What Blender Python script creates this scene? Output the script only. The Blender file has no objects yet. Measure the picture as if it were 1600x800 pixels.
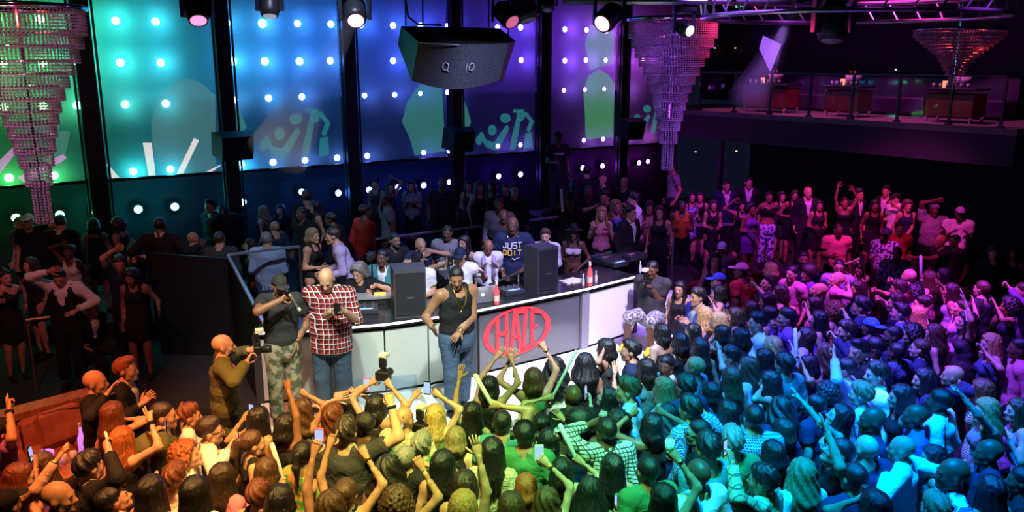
import bpy, math, random
import numpy as np
from mathutils import Vector, Matrix
R = math.radians
random.seed(7)
rng = np.random.default_rng(7)
scene = bpy.context.scene
col = scene.collection

# ------------------------------------------------------------------ camera
CAM_Z, PITCH, FPX = 4.85, R(13.2), 1300.0
cam_d = bpy.data.cameras.new('camera'); cam_d.sensor_width = 36.0; cam_d.lens = 36.0 * FPX / 1600.0
cam_d.clip_end = 200
cam = bpy.data.objects.new('camera', cam_d); col.objects.link(cam)
cam.location = (0, 0, CAM_Z); cam.rotation_euler = (R(90) - PITCH, 0, 0)
scene.camera = cam
vs = scene.view_settings
vs.view_transform = 'Standard'; vs.look = 'None'; vs.gamma = 1.0; vs.use_curve_mapping = False
vs.exposure = 0.22
scene.cycles.max_bounces = 4; scene.cycles.diffuse_bounces = 2; scene.cycles.glossy_bounces = 2
scene.cycles.transmission_bounces = 4; scene.cycles.transparent_max_bounces = 12
scene.cycles.sample_clamp_indirect = 4.0
scene.cycles.use_light_tree = True
world = bpy.data.worlds.new('club_world'); scene.world = world; world.use_nodes = True
bg = world.node_tree.nodes['Background']; bg.inputs[0].default_value = (0.010, 0.012, 0.035, 1); bg.inputs[1].default_value = 0.35


def ray(px, py):
    u = (px - 800) / FPX; v = (400 - py) / FPX
    return np.array((u, math.cos(PITCH) + v * math.sin(PITCH), -math.sin(PITCH) + v * math.cos(PITCH)))


def at_z(px, py, z):
    d = ray(px, py); return np.array((0, 0, CAM_Z)) + d * ((z - CAM_Z) / d[2])


def at_y(px, py, y):
    d = ray(px, py); return np.array((0, 0, CAM_Z)) + d * (y / d[1])


def at_plane(px, py, p0, n):
    d = ray(px, py); c = np.array((0, 0, CAM_Z)); p0 = np.array(p0, float); n = np.array(n, float)
    return c + d * (np.dot(p0 - c, n) / np.dot(d, n))


# ------------------------------------------------------------------ materials
MATS = {}


def mat(key, color=(.5, .5, .5), rough=.6, metal=0., emit=None, estr=0., spec=.4, fn=None, alpha=None):
    if key in MATS: return MATS[key]
    m = bpy.data.materials.new(key); m.use_nodes = True
    nt = m.node_tree; b = nt.nodes['Principled BSDF']
    b.inputs['Base Color'].default_value = (*color, 1); b.inputs['Roughness'].default_value = rough
    b.inputs['Metallic'].default_value = metal; b.inputs['Specular IOR Level'].default_value = spec
    if emit: b.inputs['Emission Color'].default_value = (*emit, 1); b.inputs['Emission Strength'].default_value = estr
    if fn: fn(nt, b)
    MATS[key] = m
    return m


def nd(nt, kind, **kw):
    n = nt.nodes.new(kind)
    for k, v in kw.items():
        if k.startswith('i_'): n.inputs[k[2:].replace('_', ' ')].default_value = v
        else: setattr(n, k, v)
    return n


def noise_color(c1, c2, scale=8., detail=4., stretch=None, bump=0., thr=None):
    def f(nt, b):
        tc = nd(nt, 'ShaderNodeTexCoord'); mp = nd(nt, 'ShaderNodeMapping')
        if stretch: mp.inputs['Scale'].default_value = stretch
        nt.links.new(tc.outputs['Object'], mp.inputs['Vector'])
        n = nd(nt, 'ShaderNodeTexNoise'); n.inputs['Scale'].default_value = scale; n.inputs['Detail'].default_value = detail
        nt.links.new(mp.outputs['Vector'], n.inputs['Vector'])
        r = nd(nt, 'ShaderNodeValToRGB')
        lo, hi = thr or (.35, .65)
        r.color_ramp.elements[0].position = lo; r.color_ramp.elements[1].position = hi
        r.color_ramp.elements[0].color = (*c1, 1); r.color_ramp.elements[1].color = (*c2, 1)
        nt.links.new(n.outputs['Fac'], r.inputs['Fac']); nt.links.new(r.outputs['Color'], b.inputs['Base Color'])
        if bump:
            bp = nd(nt, 'ShaderNodeBump'); bp.inputs['Strength'].default_value = bump; bp.inputs['Distance'].default_value = .02
            nt.links.new(n.outputs['Fac'], bp.inputs['Height']); nt.links.new(bp.outputs['Normal'], b.inputs['Normal'])
    return f


def cloth_bump(nt, b, scale=9., strength=.5):
    tc = nd(nt, 'ShaderNodeTexCoord'); n = nd(nt, 'ShaderNodeTexNoise'); n.inputs['Scale'].default_value = scale
    n.inputs['Detail'].default_value = 3.; n.inputs['Distortion'].default_value = .8
    nt.links.new(tc.outputs['Object'], n.inputs['Vector'])
    bp = nd(nt, 'ShaderNodeBump'); bp.inputs['Strength'].default_value = strength; bp.inputs['Distance'].default_value = .05
    nt.links.new(n.outputs['Fac'], bp.inputs['Height']); nt.links.new(bp.outputs['Normal'], b.inputs['Normal'])


def plaid(base, line, line2=None, pitch=.055, w=.18):
    """woven lines in object x and z (and y), as a flat print on the cloth"""
    def f(nt, b):
        cloth_bump(nt, b)
        tc = nd(nt, 'ShaderNodeTexCoord'); sp = nd(nt, 'ShaderNodeSeparateXYZ'); nt.links.new(tc.outputs['Object'], sp.inputs[0])
        def band(sock, p, width, off=0.):
            a = nd(nt, 'ShaderNodeMath', operation='MULTIPLY_ADD'); a.inputs[1].default_value = 1 / p; a.inputs[2].default_value = off; nt.links.new(sock, a.inputs[0])
            fr = nd(nt, 'ShaderNodeMath', operation='FRACT'); nt.links.new(a.outputs[0], fr.inputs[0])
            lt = nd(nt, 'ShaderNodeMath', operation='LESS_THAN'); lt.inputs[1].default_value = width; nt.links.new(fr.outputs[0], lt.inputs[0])
            return lt.outputs[0]
        sm = nd(nt, 'ShaderNodeMath', operation='ADD'); nt.links.new(sp.outputs[0], sm.inputs[0]); nt.links.new(sp.outputs[1], sm.inputs[1])
        def over(c_in, fac, c):
            mx = nd(nt, 'ShaderNodeMix', data_type='RGBA'); nt.links.new(fac, mx.inputs[0])
            if isinstance(c_in, tuple): mx.inputs[6].default_value = (*c_in, 1)
            else: nt.links.new(c_in, mx.inputs[6])
            mx.inputs[7].default_value = (*c, 1); return mx.outputs[2]
        c = base
        if line2:
            c = over(c, band(sm.outputs[0], pitch, .45, .4), line2); c = over(c, band(sp.outputs[2], pitch, .45, .4), line2)
        c = over(c, band(sm.outputs[0], pitch, w), line); c = over(c, band(sp.outputs[2], pitch, w), line)
        nt.links.new(c, b.inputs['Base Color'])
    return f


def stripes(c1, c2, p=.03):
    def f(nt, b):
        cloth_bump(nt, b)
        tc = nd(nt, 'ShaderNodeTexCoord'); sp = nd(nt, 'ShaderNodeSeparateXYZ'); nt.links.new(tc.outputs['Object'], sp.inputs[0])
        a = nd(nt, 'ShaderNodeMath', operation='MULTIPLY'); a.inputs[1].default_value = 1 / p; nt.links.new(sp.outputs[2], a.inputs[0])
        fr = nd(nt, 'ShaderNodeMath', operation='FRACT'); nt.links.new(a.outputs[0], fr.inputs[0])
        lt = nd(nt, 'ShaderNodeMath', operation='LESS_THAN'); lt.inputs[1].default_value = .5; nt.links.new(fr.outputs[0], lt.inputs[0])
        mx = nd(nt, 'ShaderNodeMix', data_type='RGBA'); nt.links.new(lt.outputs[0], mx.inputs[0])
        mx.inputs[6].default_value = (*c1, 1); mx.inputs[7].default_value = (*c2, 1); nt.links.new(mx.outputs[2], b.inputs['Base Color'])
    return f


SKIN = {'w': (.62, .36, .25), 't': (.50, .27, .165), 'm': (.30, .145, .08), 'b': (.135, .062, .036)}
HAIRC = {'k': (.010, .009, .010), 'd': (.030, .018, .012), 'n': (.075, .038, .018), 'a': (.13, .035, .015),
         'o': (.30, .085, .02), 'y': (.48, .30, .11), 'g': (.22, .21, .20), 's': (.26, .17, .08)}
HAIRN = {'k': 'black', 'd': 'dark', 'n': 'brown', 'a': 'auburn', 'o': 'ginger', 'y': 'blonde', 'g': 'grey', 's': 'streaky'}
CLOTH = {'black': (.012, .012, .014), 'charcoal': (.035, .036, .04), 'grey': (.22, .22, .24), 'white': (.75, .75, .76),
         'cream': (.66, .56, .42), 'navy': (.018, .026, .07), 'blue': (.06, .13, .42), 'paleblue': (.36, .48, .66),
         'teal': (.05, .25, .26), 'green': (.05, .20, .08), 'olive': (.10, .11, .045), 'red': (.45, .03, .03),
         'pink': (.62, .20, .30), 'purple': (.22, .07, .40), 'orange': (.62, .17, .03), 'peach': (.62, .36, .25),
         'brown': (.12, .06, .03), 'denim': (.06, .10, .18), 'khaki': (.30, .25, .16), 'lilac': (.42, .34, .55)}
CLOTHN = {'paleblue': 'pale blue', 'plaidR': 'red plaid', 'plaidY': 'light plaid', 'plaidB': 'blue plaid', 'checkW': 'white checked',
          'checkB': 'blue checked', 'stripe': 'striped', 'stripeP': 'narrow striped', 'print': 'blue patterned', 'floral': 'colourful floral',
          'lace': 'cream lace', 'camo': 'camouflage', 'acid': 'acid-washed blue', 'snake': 'pale patterned'}


def skin_mat(k):
    c = SKIN[k]
    return mat('skin_' + k, c, .48, spec=.45, fn=noise_color(tuple(v * .88 for v in c), tuple(min(1, v * 1.1) for v in c), 14., 3.))


def hair_mat(k):
    c = HAIRC[k]
    def f(nt, b):
        tc = nd(nt, 'ShaderNodeTexCoord'); mp = nd(nt, 'ShaderNodeMapping'); mp.inputs['Scale'].default_value = (150, 150, 7)
        nt.links.new(tc.outputs['Object'], mp.inputs['Vector'])
        n = nd(nt, 'ShaderNodeTexNoise'); n.inputs['Scale'].default_value = 1.2; n.inputs['Detail'].default_value = 3
        nt.links.new(mp.outputs['Vector'], n.inputs['Vector'])
        r = nd(nt, 'ShaderNodeValToRGB'); r.color_ramp.elements[0].position = .35; r.color_ramp.elements[1].position = .7
        r.color_ramp.elements[0].color = (*[v * .4 for v in c], 1); r.color_ramp.elements[1].color = (*[min(1, v * 1.8) for v in c], 1)
        nt.links.new(n.outputs['Fac'], r.inputs['Fac']); nt.links.new(r.outputs['Color'], b.inputs['Base Color'])
        bp = nd(nt, 'ShaderNodeBump'); bp.inputs['Strength'].default_value = .6; bp.inputs['Distance'].default_value = .010
        nt.links.new(n.outputs['Fac'], bp.inputs['Height']); nt.links.new(bp.outputs['Normal'], b.inputs['Normal'])
    return mat('hair_' + k, c, .36, spec=.65, fn=f)


def cloth_mat(k):
    key = 'cloth_' + k
    if key in MATS: return MATS[key]
    if k in CLOTH: return mat(key, CLOTH[k], .78, spec=.25, fn=cloth_bump)
    f = {'plaidR': plaid((.50, .03, .04), (.85, .82, .80), (.10, .012, .03), .058, .12), 'plaidY': plaid((.55, .58, .36), (.16, .20, .14), None, .075, .14),
         'plaidB': plaid((.20, .36, .58), (.70, .76, .82), (.10, .18, .35), .08, .18), 'checkW': plaid((.70, .70, .68), (.06, .07, .08), None, .036, .30),
         'checkB': plaid((.05, .08, .24), (.50, .58, .72), None, .022, .25), 'stripe': stripes((.55, .50, .42), (.05, .045, .04), .022),
         'stripeP': stripes((.58, .40, .26), (.22, .12, .07), .03)}.get(k)
    if f is None:
        f = {'print': noise_color((.02, .03, .12), (.42, .46, .72), 26., 2., thr=(.47, .53)), 'floral': noise_color((.10, .30, .08), (.70, .32, .08), 22., 2., thr=(.44, .56)),
             'lace': noise_color((.30, .26, .17), (.72, .66, .50), 55., 2., bump=.6), 'camo': noise_color((.10, .13, .08), (.34, .34, .26), 14., 3., thr=(.45, .56), bump=.5),
             'acid': noise_color((.02, .05, .30), (.62, .62, .78), 16., 3., thr=(.46, .54)), 'snake': noise_color((.12, .12, .16), (.50, .50, .54), 30., 2., thr=(.44, .56))}[k]
    return mat(key, (.4, .4, .4), .78, spec=.25, fn=f)


# ------------------------------------------------------------------ mesh helpers
def mesh_np(name, V, faces, mats, midx=None, smooth=True):
    """faces: list of int arrays (n,3) / (n,4)"""
    me = bpy.data.meshes.new(name)
    V = np.asarray(V, np.float32)
    faces = [np.asarray(f, np.int32) for f in faces if len(f)]
    me.vertices.add(len(V)); me.vertices.foreach_set('co', V.ravel())
    loops = np.concatenate([f.ravel() for f in faces]) if faces else np.zeros(0, np.int32)
    cnt = np.concatenate([np.full(len(f), f.shape[1], np.int32) for f in faces]) if faces else np.zeros(0, np.int32)
    me.loops.add(len(loops)); me.loops.foreach_set('vertex_index', loops)
    me.polygons.add(len(cnt)); st = np.zeros(len(cnt), np.int32); st[1:] = np.cumsum(cnt)[:-1]
    me.polygons.foreach_set('loop_start', st)
    if midx is not None: me.polygons.foreach_set('material_index', np.asarray(midx, np.int32))
    me.polygons.foreach_set('use_smooth', np.full(len(cnt), bool(smooth)))
    for m in mats: me.materials.append(m)
    me.update(calc_edges=True); me.validate()
    return me


class MB:
    """collects simple solids; build() links them as one mesh object"""
    def __init__(s): s.v = []; s.f = []; s.smooth = False; s.xf = None
    def add(s, vs_, fs):
        o = len(s.v); s.v += [tuple(map(float, v)) for v in vs_]; s.f += [tuple(i + o for i in f) for f in fs]; return s
    def box(s, c, size, rz=0., rx=0., bev=0.):
        x, y, z = (q / 2 for q in size)
        if bev:
            b = bev; P = []
            for (zz, k) in ((-z, 1), (-z + b, 0), (z - b, 0), (z, 1)):
                e = b * k
                P += [(-x + e, -y + e, zz), (x - e, -y + e, zz), (x - e, y - e, zz), (-x + e, y - e, zz)]
            F = [(3, 2, 1, 0), (12, 13, 14, 15)]
            for r in range(3):
                for i in range(4): F.append((r * 4 + i, r * 4 + (i + 1) % 4, r * 4 + 4 + (i + 1) % 4, r * 4 + 4 + i))
        else:
            P = [(a, b, d) for d in (-z, z) for a, b in ((-x, -y), (x, -y), (x, y), (-x, y))]
            F = [(3, 2, 1, 0), (4, 5, 6, 7)] + [(i, (i + 1) % 4, 4 + (i + 1) % 4, 4 + i) for i in range(4)]
        M = Matrix.Translation(c) @ Matrix.Rotation(rz, 4, 'Z') @ Matrix.Rotation(rx, 4, 'X')
        return s.add([M @ Vector(p) for p in P], F)
    def bar(s, a, b, w, d=None, up=(0, 0, 1)):
        a = Vector(a); b = Vector(b); t = (b - a).normalized(); u = Vector(up)
        if abs(t.dot(u)) > .98: u = Vector((0, 1, 0))
        sx = t.cross(u).normalized(); sy = sx.cross(t); w /= 2; d = (d / 2) if d else w
        P = [q + sx * (i * w) + sy * (j * d) for q in (a, b) for i, j in ((-1, -1), (1, -1), (1, 1), (-1, 1))]
        return s.add(P, [(0, 1, 2, 3), (7, 6, 5, 4)] + [(i, 4 + i, 4 + (i + 1) % 4, (i + 1) % 4) for i in range(4)])
    def tube(s, pts, r, n=8, cap=True):
        pts = [Vector(p) for p in pts]; rr = r if hasattr(r, '__len__') else [r] * len(pts); o = len(s.v); prev = None; P = []
        for i, p in enumerate(pts):
            t = (pts[min(i + 1, len(pts) - 1)] - pts[max(i - 1, 0)]).normalized()
            if prev is None:
                u = Vector((0, 0, 1)) if abs(t.z) < .9 else Vector((0, 1, 0)); sx = t.cross(u).normalized()
            else: sx = (prev - t * prev.dot(t)).normalized()
            prev = sx; sy = t.cross(sx)
            P += [p + (sx * math.cos(2 * math.pi * k / n) + sy * math.sin(2 * math.pi * k / n)) * rr[i] for k in range(n)]
        F = [(i * n + k, i * n + (k + 1) % n, (i + 1) * n + (k + 1) % n, (i + 1) * n + k) for i in range(len(pts) - 1) for k in range(n)]
        if cap: F += [tuple(range(n))[::-1], tuple((len(pts) - 1) * n + k for k in range(n))]
        return s.add(P, F)
    def lathe(s, prof, n=16, c=(0, 0, 0), M=None):
        P = []; F = []
        for r_, z in prof: P += [Vector((r_ * math.cos(2 * math.pi * k / n), r_ * math.sin(2 * math.pi * k / n), z)) for k in range(n)]
        for i in range(len(prof) - 1):
            for k in range(n): F.append((i * n + k, i * n + (k + 1) % n, (i + 1) * n + (k + 1) % n, (i + 1) * n + k))
        F += [tuple(range(n))[::-1], tuple((len(prof) - 1) * n + k for k in range(n))]
        M = (Matrix.Translation(c) @ (M or Matrix()))
        return s.add([M @ p for p in P], F)
    def prism(s, poly, h, M=None):
        n = len(poly); M = M or Matrix()
        P = [M @ Vector((x, y, z)) for z in (0, h) for x, y in poly]
        return s.add(P, [tuple(range(n))[::-1], tuple(range(n, 2 * n))] + [(i, (i + 1) % n, n + (i + 1) % n, n + i) for i in range(n)])
    def mesh(s, name, m, smooth=None):
        me = bpy.data.meshes.new(name); me.from_pydata(s.v, [], s.f); me.materials.append(m)
        sm = s.smooth if smooth is None else smooth
        if sm: me.polygons.foreach_set('use_smooth', [len(f) <= 4 for f in s.f])
        me.update(); return me
    def build(s, name, m, parent=None, smooth=None): return link(name, s.mesh(name, m, smooth), parent)


def link(name, me, parent=None):
    o = bpy.data.objects.new(name, me); col.objects.link(o)
    if parent: o.parent = parent
    return o


def empty(name, loc=(0, 0, 0), rz=0.):
    o = bpy.data.objects.new(name, None); col.objects.link(o); o.location = loc; o.rotation_euler = (0, 0, rz); o.empty_display_size = .1
    return o


def tag(o, label=None, cat=None, group=None, kind=None):
    for k, v in (('label', label), ('category', cat), ('group', group), ('kind', kind)):
        if v: o[k] = v
    return o


def copy_tree(o, parent=None):
    c = o.copy(); col.objects.link(c)
    if parent: c.parent = parent
    for ch in o.children: copy_tree(ch, c)
    return c
LED_W = 4.2
# ------------------------------------------------------------------ implicit surfaces for bodies, hair and clothes
def vec(*a): return np.array(a, np.float32)


class Cap:
    """tapered capsule, optional flat end"""
    def __init__(s, a, b, ra, rb, flat=False, k=.03): s.a = np.asarray(a, np.float32); s.b = np.asarray(b, np.float32); s.ra = ra; s.rb = rb; s.flat = flat; s.k = k
    def bounds(s):
        r = max(s.ra, s.rb); return np.minimum(s.a, s.b) - r, np.maximum(s.a, s.b) + r
    def ev(s, X, Y, Z):
        d = s.b - s.a; L2 = float(d @ d) + 1e-9
        px = X - s.a[0]; py = Y - s.a[1]; pz = Z - s.a[2]
        t0 = (px * d[0] + py * d[1] + pz * d[2]) / L2; t = np.clip(t0, 0, 1)
        q = np.sqrt((px - t * d[0]) ** 2 + (py - t * d[1]) ** 2 + (pz - t * d[2]) ** 2) - (s.ra + (s.rb - s.ra) * t)
        if s.flat: q = np.maximum(q, (t0 - 1) * math.sqrt(L2))
        return q


class Ell:
    def __init__(s, c, r, k=.02): s.c = np.asarray(c, np.float32); s.r = np.asarray(r, np.float32); s.k = k
    def bounds(s): return s.c - s.r, s.c + s.r
    def ev(s, X, Y, Z):
        q = np.sqrt(((X - s.c[0]) / s.r[0]) ** 2 + ((Y - s.c[1]) / s.r[1]) ** 2 + ((Z - s.c[2]) / s.r[2]) ** 2)
        return (q - 1) * float(s.r.min())


class Tor:
    """flattened torso section in the torso frame o,(R,F,T): axial span za..zb, half width ra..rb, depth factor f"""
    def __init__(s, fr, za, zb, ra, rb, f, flat=False, k=.05, yo=0., cap=.45): s.fr = fr; s.za = za; s.zb = zb; s.ra = ra; s.rb = rb; s.f = f; s.flat = flat; s.k = k; s.yo = yo; s.cap = cap
    def bounds(s):
        o, R_, F_, T_ = s.fr; r = max(s.ra, s.rb); p = np.array([o + T_ * s.za, o + T_ * s.zb]); return p.min(0) - r, p.max(0) + r
    def ev(s, X, Y, Z):
        o, R_, F_, T_ = s.fr; x = X - o[0]; y = Y - o[1]; z = Z - o[2]
        lx = x * R_[0] + y * R_[1] + z * R_[2]; ly = x * F_[0] + y * F_[1] + z * F_[2] - s.yo; lz = x * T_[0] + y * T_[1] + z * T_[2]
        t = np.clip((lz - s.za) / (s.zb - s.za), 0, 1); e = (lz - (s.za + t * (s.zb - s.za))) / s.cap
        q = (np.sqrt(lx ** 2 + (ly / s.f) ** 2 + e ** 2) - (s.ra + (s.rb - s.ra) * t)) * .8
        if s.flat: q = np.maximum(q, s.za - lz)
        return q


def smin(D, d, k):
    h = np.clip(.5 + .5 * (D - d) / k, 0, 1); return D + (d - D) * h - k * h * (1 - h)


class Field:
    def __init__(s, adds, subs=(), clip=None): s.adds = adds; s.subs = subs; s.clip = clip
    def grid(s, h, margin=2):
        lo = np.min([p.bounds()[0] for p in s.adds], 0) - h * margin; hi = np.max([p.bounds()[1] for p in s.adds], 0) + h * margin
        n = np.ceil((hi - lo) / h).astype(int) + 1
        ax = [(lo[i] + h * np.arange(n[i])).astype(np.float32) for i in range(3)]
        D = np.full(n, .25, np.float32)
        for p in s.adds:
            a, b = p.bounds(); pad = p.k + h * 2
            i0 = np.maximum(((a - pad - lo) / h).astype(int), 0); i1 = np.minimum(((b + pad - lo) / h).astype(int) + 2, n)
            sl = tuple(slice(i0[i], i1[i]) for i in range(3))
            d = p.ev(ax[0][sl[0]][:, None, None], ax[1][sl[1]][None, :, None], ax[2][sl[2]][None, None, :])
            D[sl] = smin(D[sl], d, p.k)
        X, Y, Z = ax[0][:, None, None], ax[1][None, :, None], ax[2][None, None, :]
        for p in s.subs:
            a, b = p.bounds(); pad = h * 3
            i0 = np.maximum(((a - pad - lo) / h).astype(int), 0); i1 = np.minimum(((b + pad - lo) / h).astype(int) + 2, n)
            if (i1 <= i0).any(): continue
            sl = tuple(slice(i0[i], i1[i]) for i in range(3))
            d = p.ev(ax[0][sl[0]][:, None, None], ax[1][sl[1]][None, :, None], ax[2][sl[2]][None, None, :])
            D[sl] = np.maximum(D[sl], -d)
        if s.clip is not None: D = s.clip(D, X, Y, Z)
        return D, lo
    def at(s, P):
        X, Y, Z = P[:, 0], P[:, 1], P[:, 2]; D = np.full(len(P), .25, np.float32)
        for p in s.adds: D = smin(D, p.ev(X, Y, Z), p.k)
        for p in s.subs: D = np.maximum(D, -p.ev(X, Y, Z))
        if s.clip is not None: D = s.clip(D, X, Y, Z)
        return D
    def surf(s, h):
        D, lo = s.grid(h); return snets(D, lo, h)


def snets(D, lo, h):
    S = D < 0
    c = [S[i:S.shape[0] - 1 + i, j:S.shape[1] - 1 + j, k:S.shape[2] - 1 + k] for i in (0, 1) for j in (0, 1) for k in (0, 1)]
    n = sum(x.astype(np.int8) for x in c); act = (n > 0) & (n < 8)
    I = np.full(act.shape, -1, np.int32); ijk = np.argwhere(act); I[act] = np.arange(len(ijk))
    i, j, k = ijk.T
    acc = np.zeros((len(ijk), 3), np.float32); cnt = np.zeros(len(ijk), np.float32)
    val = {(a, b, d): D[i + a, j + b, k + d] for a in (0, 1) for b in (0, 1) for d in (0, 1)}
    for p, v0 in val.items():
        for axis in range(3):
            if p[axis]: continue
            q = list(p); q[axis] = 1; v1 = val[tuple(q)]
            m = (v0 < 0) != (v1 < 0); t = np.where(m, v0 / np.where(m, v0 - v1, 1), 0)
            pos = np.tile(np.array(p, np.float32), (len(ijk), 1)); pos[:, axis] = t
            acc += pos * m[:, None]; cnt += m
    V = (ijk + acc / np.maximum(cnt, 1)[:, None]) * h + lo
    Q = []
    for axis in range(3):
        sl0 = [slice(None)] * 3; sl1 = [slice(None)] * 3; sl0[axis] = slice(0, -1); sl1[axis] = slice(1, None)
        a = S[tuple(sl0)]; b = S[tuple(sl1)]; x = a != b
        e = np.argwhere(x)
        u, w = [q for q in range(3) if q != axis]
        ok = (e[:, u] > 0) & (e[:, w] > 0) & (e[:, u] < I.shape[u]) & (e[:, w] < I.shape[w]); e = e[ok]
        if not len(e): continue
        ins = a[e[:, 0], e[:, 1], e[:, 2]]
        def cell(du, dw):
            f = e.copy(); f[:, u] -= du; f[:, w] -= dw; return I[f[:, 0], f[:, 1], f[:, 2]]
        q = np.stack([cell(1, 1), cell(0, 1), cell(0, 0), cell(1, 0)], 1)
        flip = ins if axis != 1 else ~ins
        q = np.where(flip[:, None], q, q[:, ::-1]); Q.append(q)
    Q = np.concatenate(Q) if Q else np.zeros((0, 4), np.int32)
    Q = Q[(Q >= 0).all(1)]
    return V.astype(np.float32), Q


def compact(V, Q, keep):
    Q = Q[keep]; used = np.zeros(len(V), bool); used[Q.ravel()] = True
    m = np.cumsum(used) - 1; return V[used], m[Q]


# ------------------------------------------------------------------ head, hair and hand templates (head frame: faces +y, origin between the ears)
def head_field():
    A = [Ell((0, -.012, .032), (.076, .097, .088), .02), Ell((0, .026, -.03), (.060, .066, .078), .03), Ell((0, .066, -.086), (.026, .026, .024), .025),
         Cap((-.045, .02, -.07), (-.012, .075, -.09), .022, .018, k=.02), Cap((.045, .02, -.07), (.012, .075, -.09), .022, .018, k=.02),
         Cap((-.036, .079, .020), (.036, .079, .020), .013, .013, k=.012), Cap((0, .088, .010), (0, .108, -.030), .008, .015, k=.010),
         Cap((-.012, .095, -.034), (.012, .095, -.034), .011, .011, k=.008), Cap((-.018, .083, -.060), (.018, .083, -.060), .011, .011, k=.008),
         Ell((-.040, .060, -.026), (.022, .024, .022), .02), Ell((.040, .060, -.026), (.022, .024, .022), .02),
         Ell((-.078, -.008, -.008), (.012, .021, .033), .006), Ell((.078, -.008, -.008), (.012, .021, .033), .006)]
    S = [Ell((-.031, .100, -.001), (.016, .014, .010)), Ell((.031, .100, -.001), (.016, .014, .010))]
    return Field(A, S)


def ball(c, r, nu=8, nv=6):
    V = []; F = []
    for i in range(nv + 1):
        t = math.pi * i / nv
        for j in range(nu):
            p = 2 * math.pi * j / nu; V.append((c[0] + r[0] * math.sin(t) * math.cos(p), c[1] + r[1] * math.cos(t), c[2] + r[2] * math.sin(t) * math.sin(p)))
    for i in range(nv):
        for j in range(nu): F.append((i * nu + j, i * nu + (j + 1) % nu, (i + 1) * nu + (j + 1) % nu, (i + 1) * nu + j))
    return np.array(V, np.float32), np.array(F, np.int32)


def join(parts):
    V = []; F = []; M = []; o = 0
    for v, f, m in parts:
        V.append(v); F.append(f + o); M.append(np.full(len(f), m, np.int32)); o += len(v)
    return np.concatenate(V), np.concatenate(F), np.concatenate(M)


def make_head(h):
    V, Q = head_field().surf(h); P = [(V, Q, 0)]
    for s in (-1, 1):
        P.append((*ball((s * .031, .083, -.001), (.0128, .0105, .0058)), 1)); P.append((*ball((s * .030, .0925, -.001), (.0055, .0036, .0056), 6, 4), 2))
        P.append((*ball((s * .033, .0905, .020), (.020, .0055, .0042), 6, 4), 3))
    P.append((*ball((0, .0945, -.0595), (.023, .006, .0075)), 4)); P.append((*ball((0, .0985, -.0595), (.017, .0035, .0008), 6, 4), 4))
    return join(P)


HEADS = {}


def head_mesh(h):
    if h not in HEADS: HEADS[h] = make_head(h)
    return HEADS[h]


def skull(e, k=.02): return [Ell((0, -.012, .032), (.076 + e, .097 + e, .088 + e), k)]


def hairline(D, X, Y, Z, zf=.055, slope=.9, taper=.010):
    q = (Z - (zf + (Y - .07) * slope)) * .74
    return np.maximum(D + taper * np.clip(1 - q / .05, 0, 1), -q)


FACE = Ell((0, .105, -.04), (.062, .055, .105))
def wob(amp, fr, fz=0.):
    def f(D, X, Y, Z):
        a = np.arctan2(X, -Y + .001); return D + amp * np.sin(a * fr + Z * fz + 1.3 * np.sin(a * fr * .37)) * np.ones_like(D)
    return f


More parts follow.
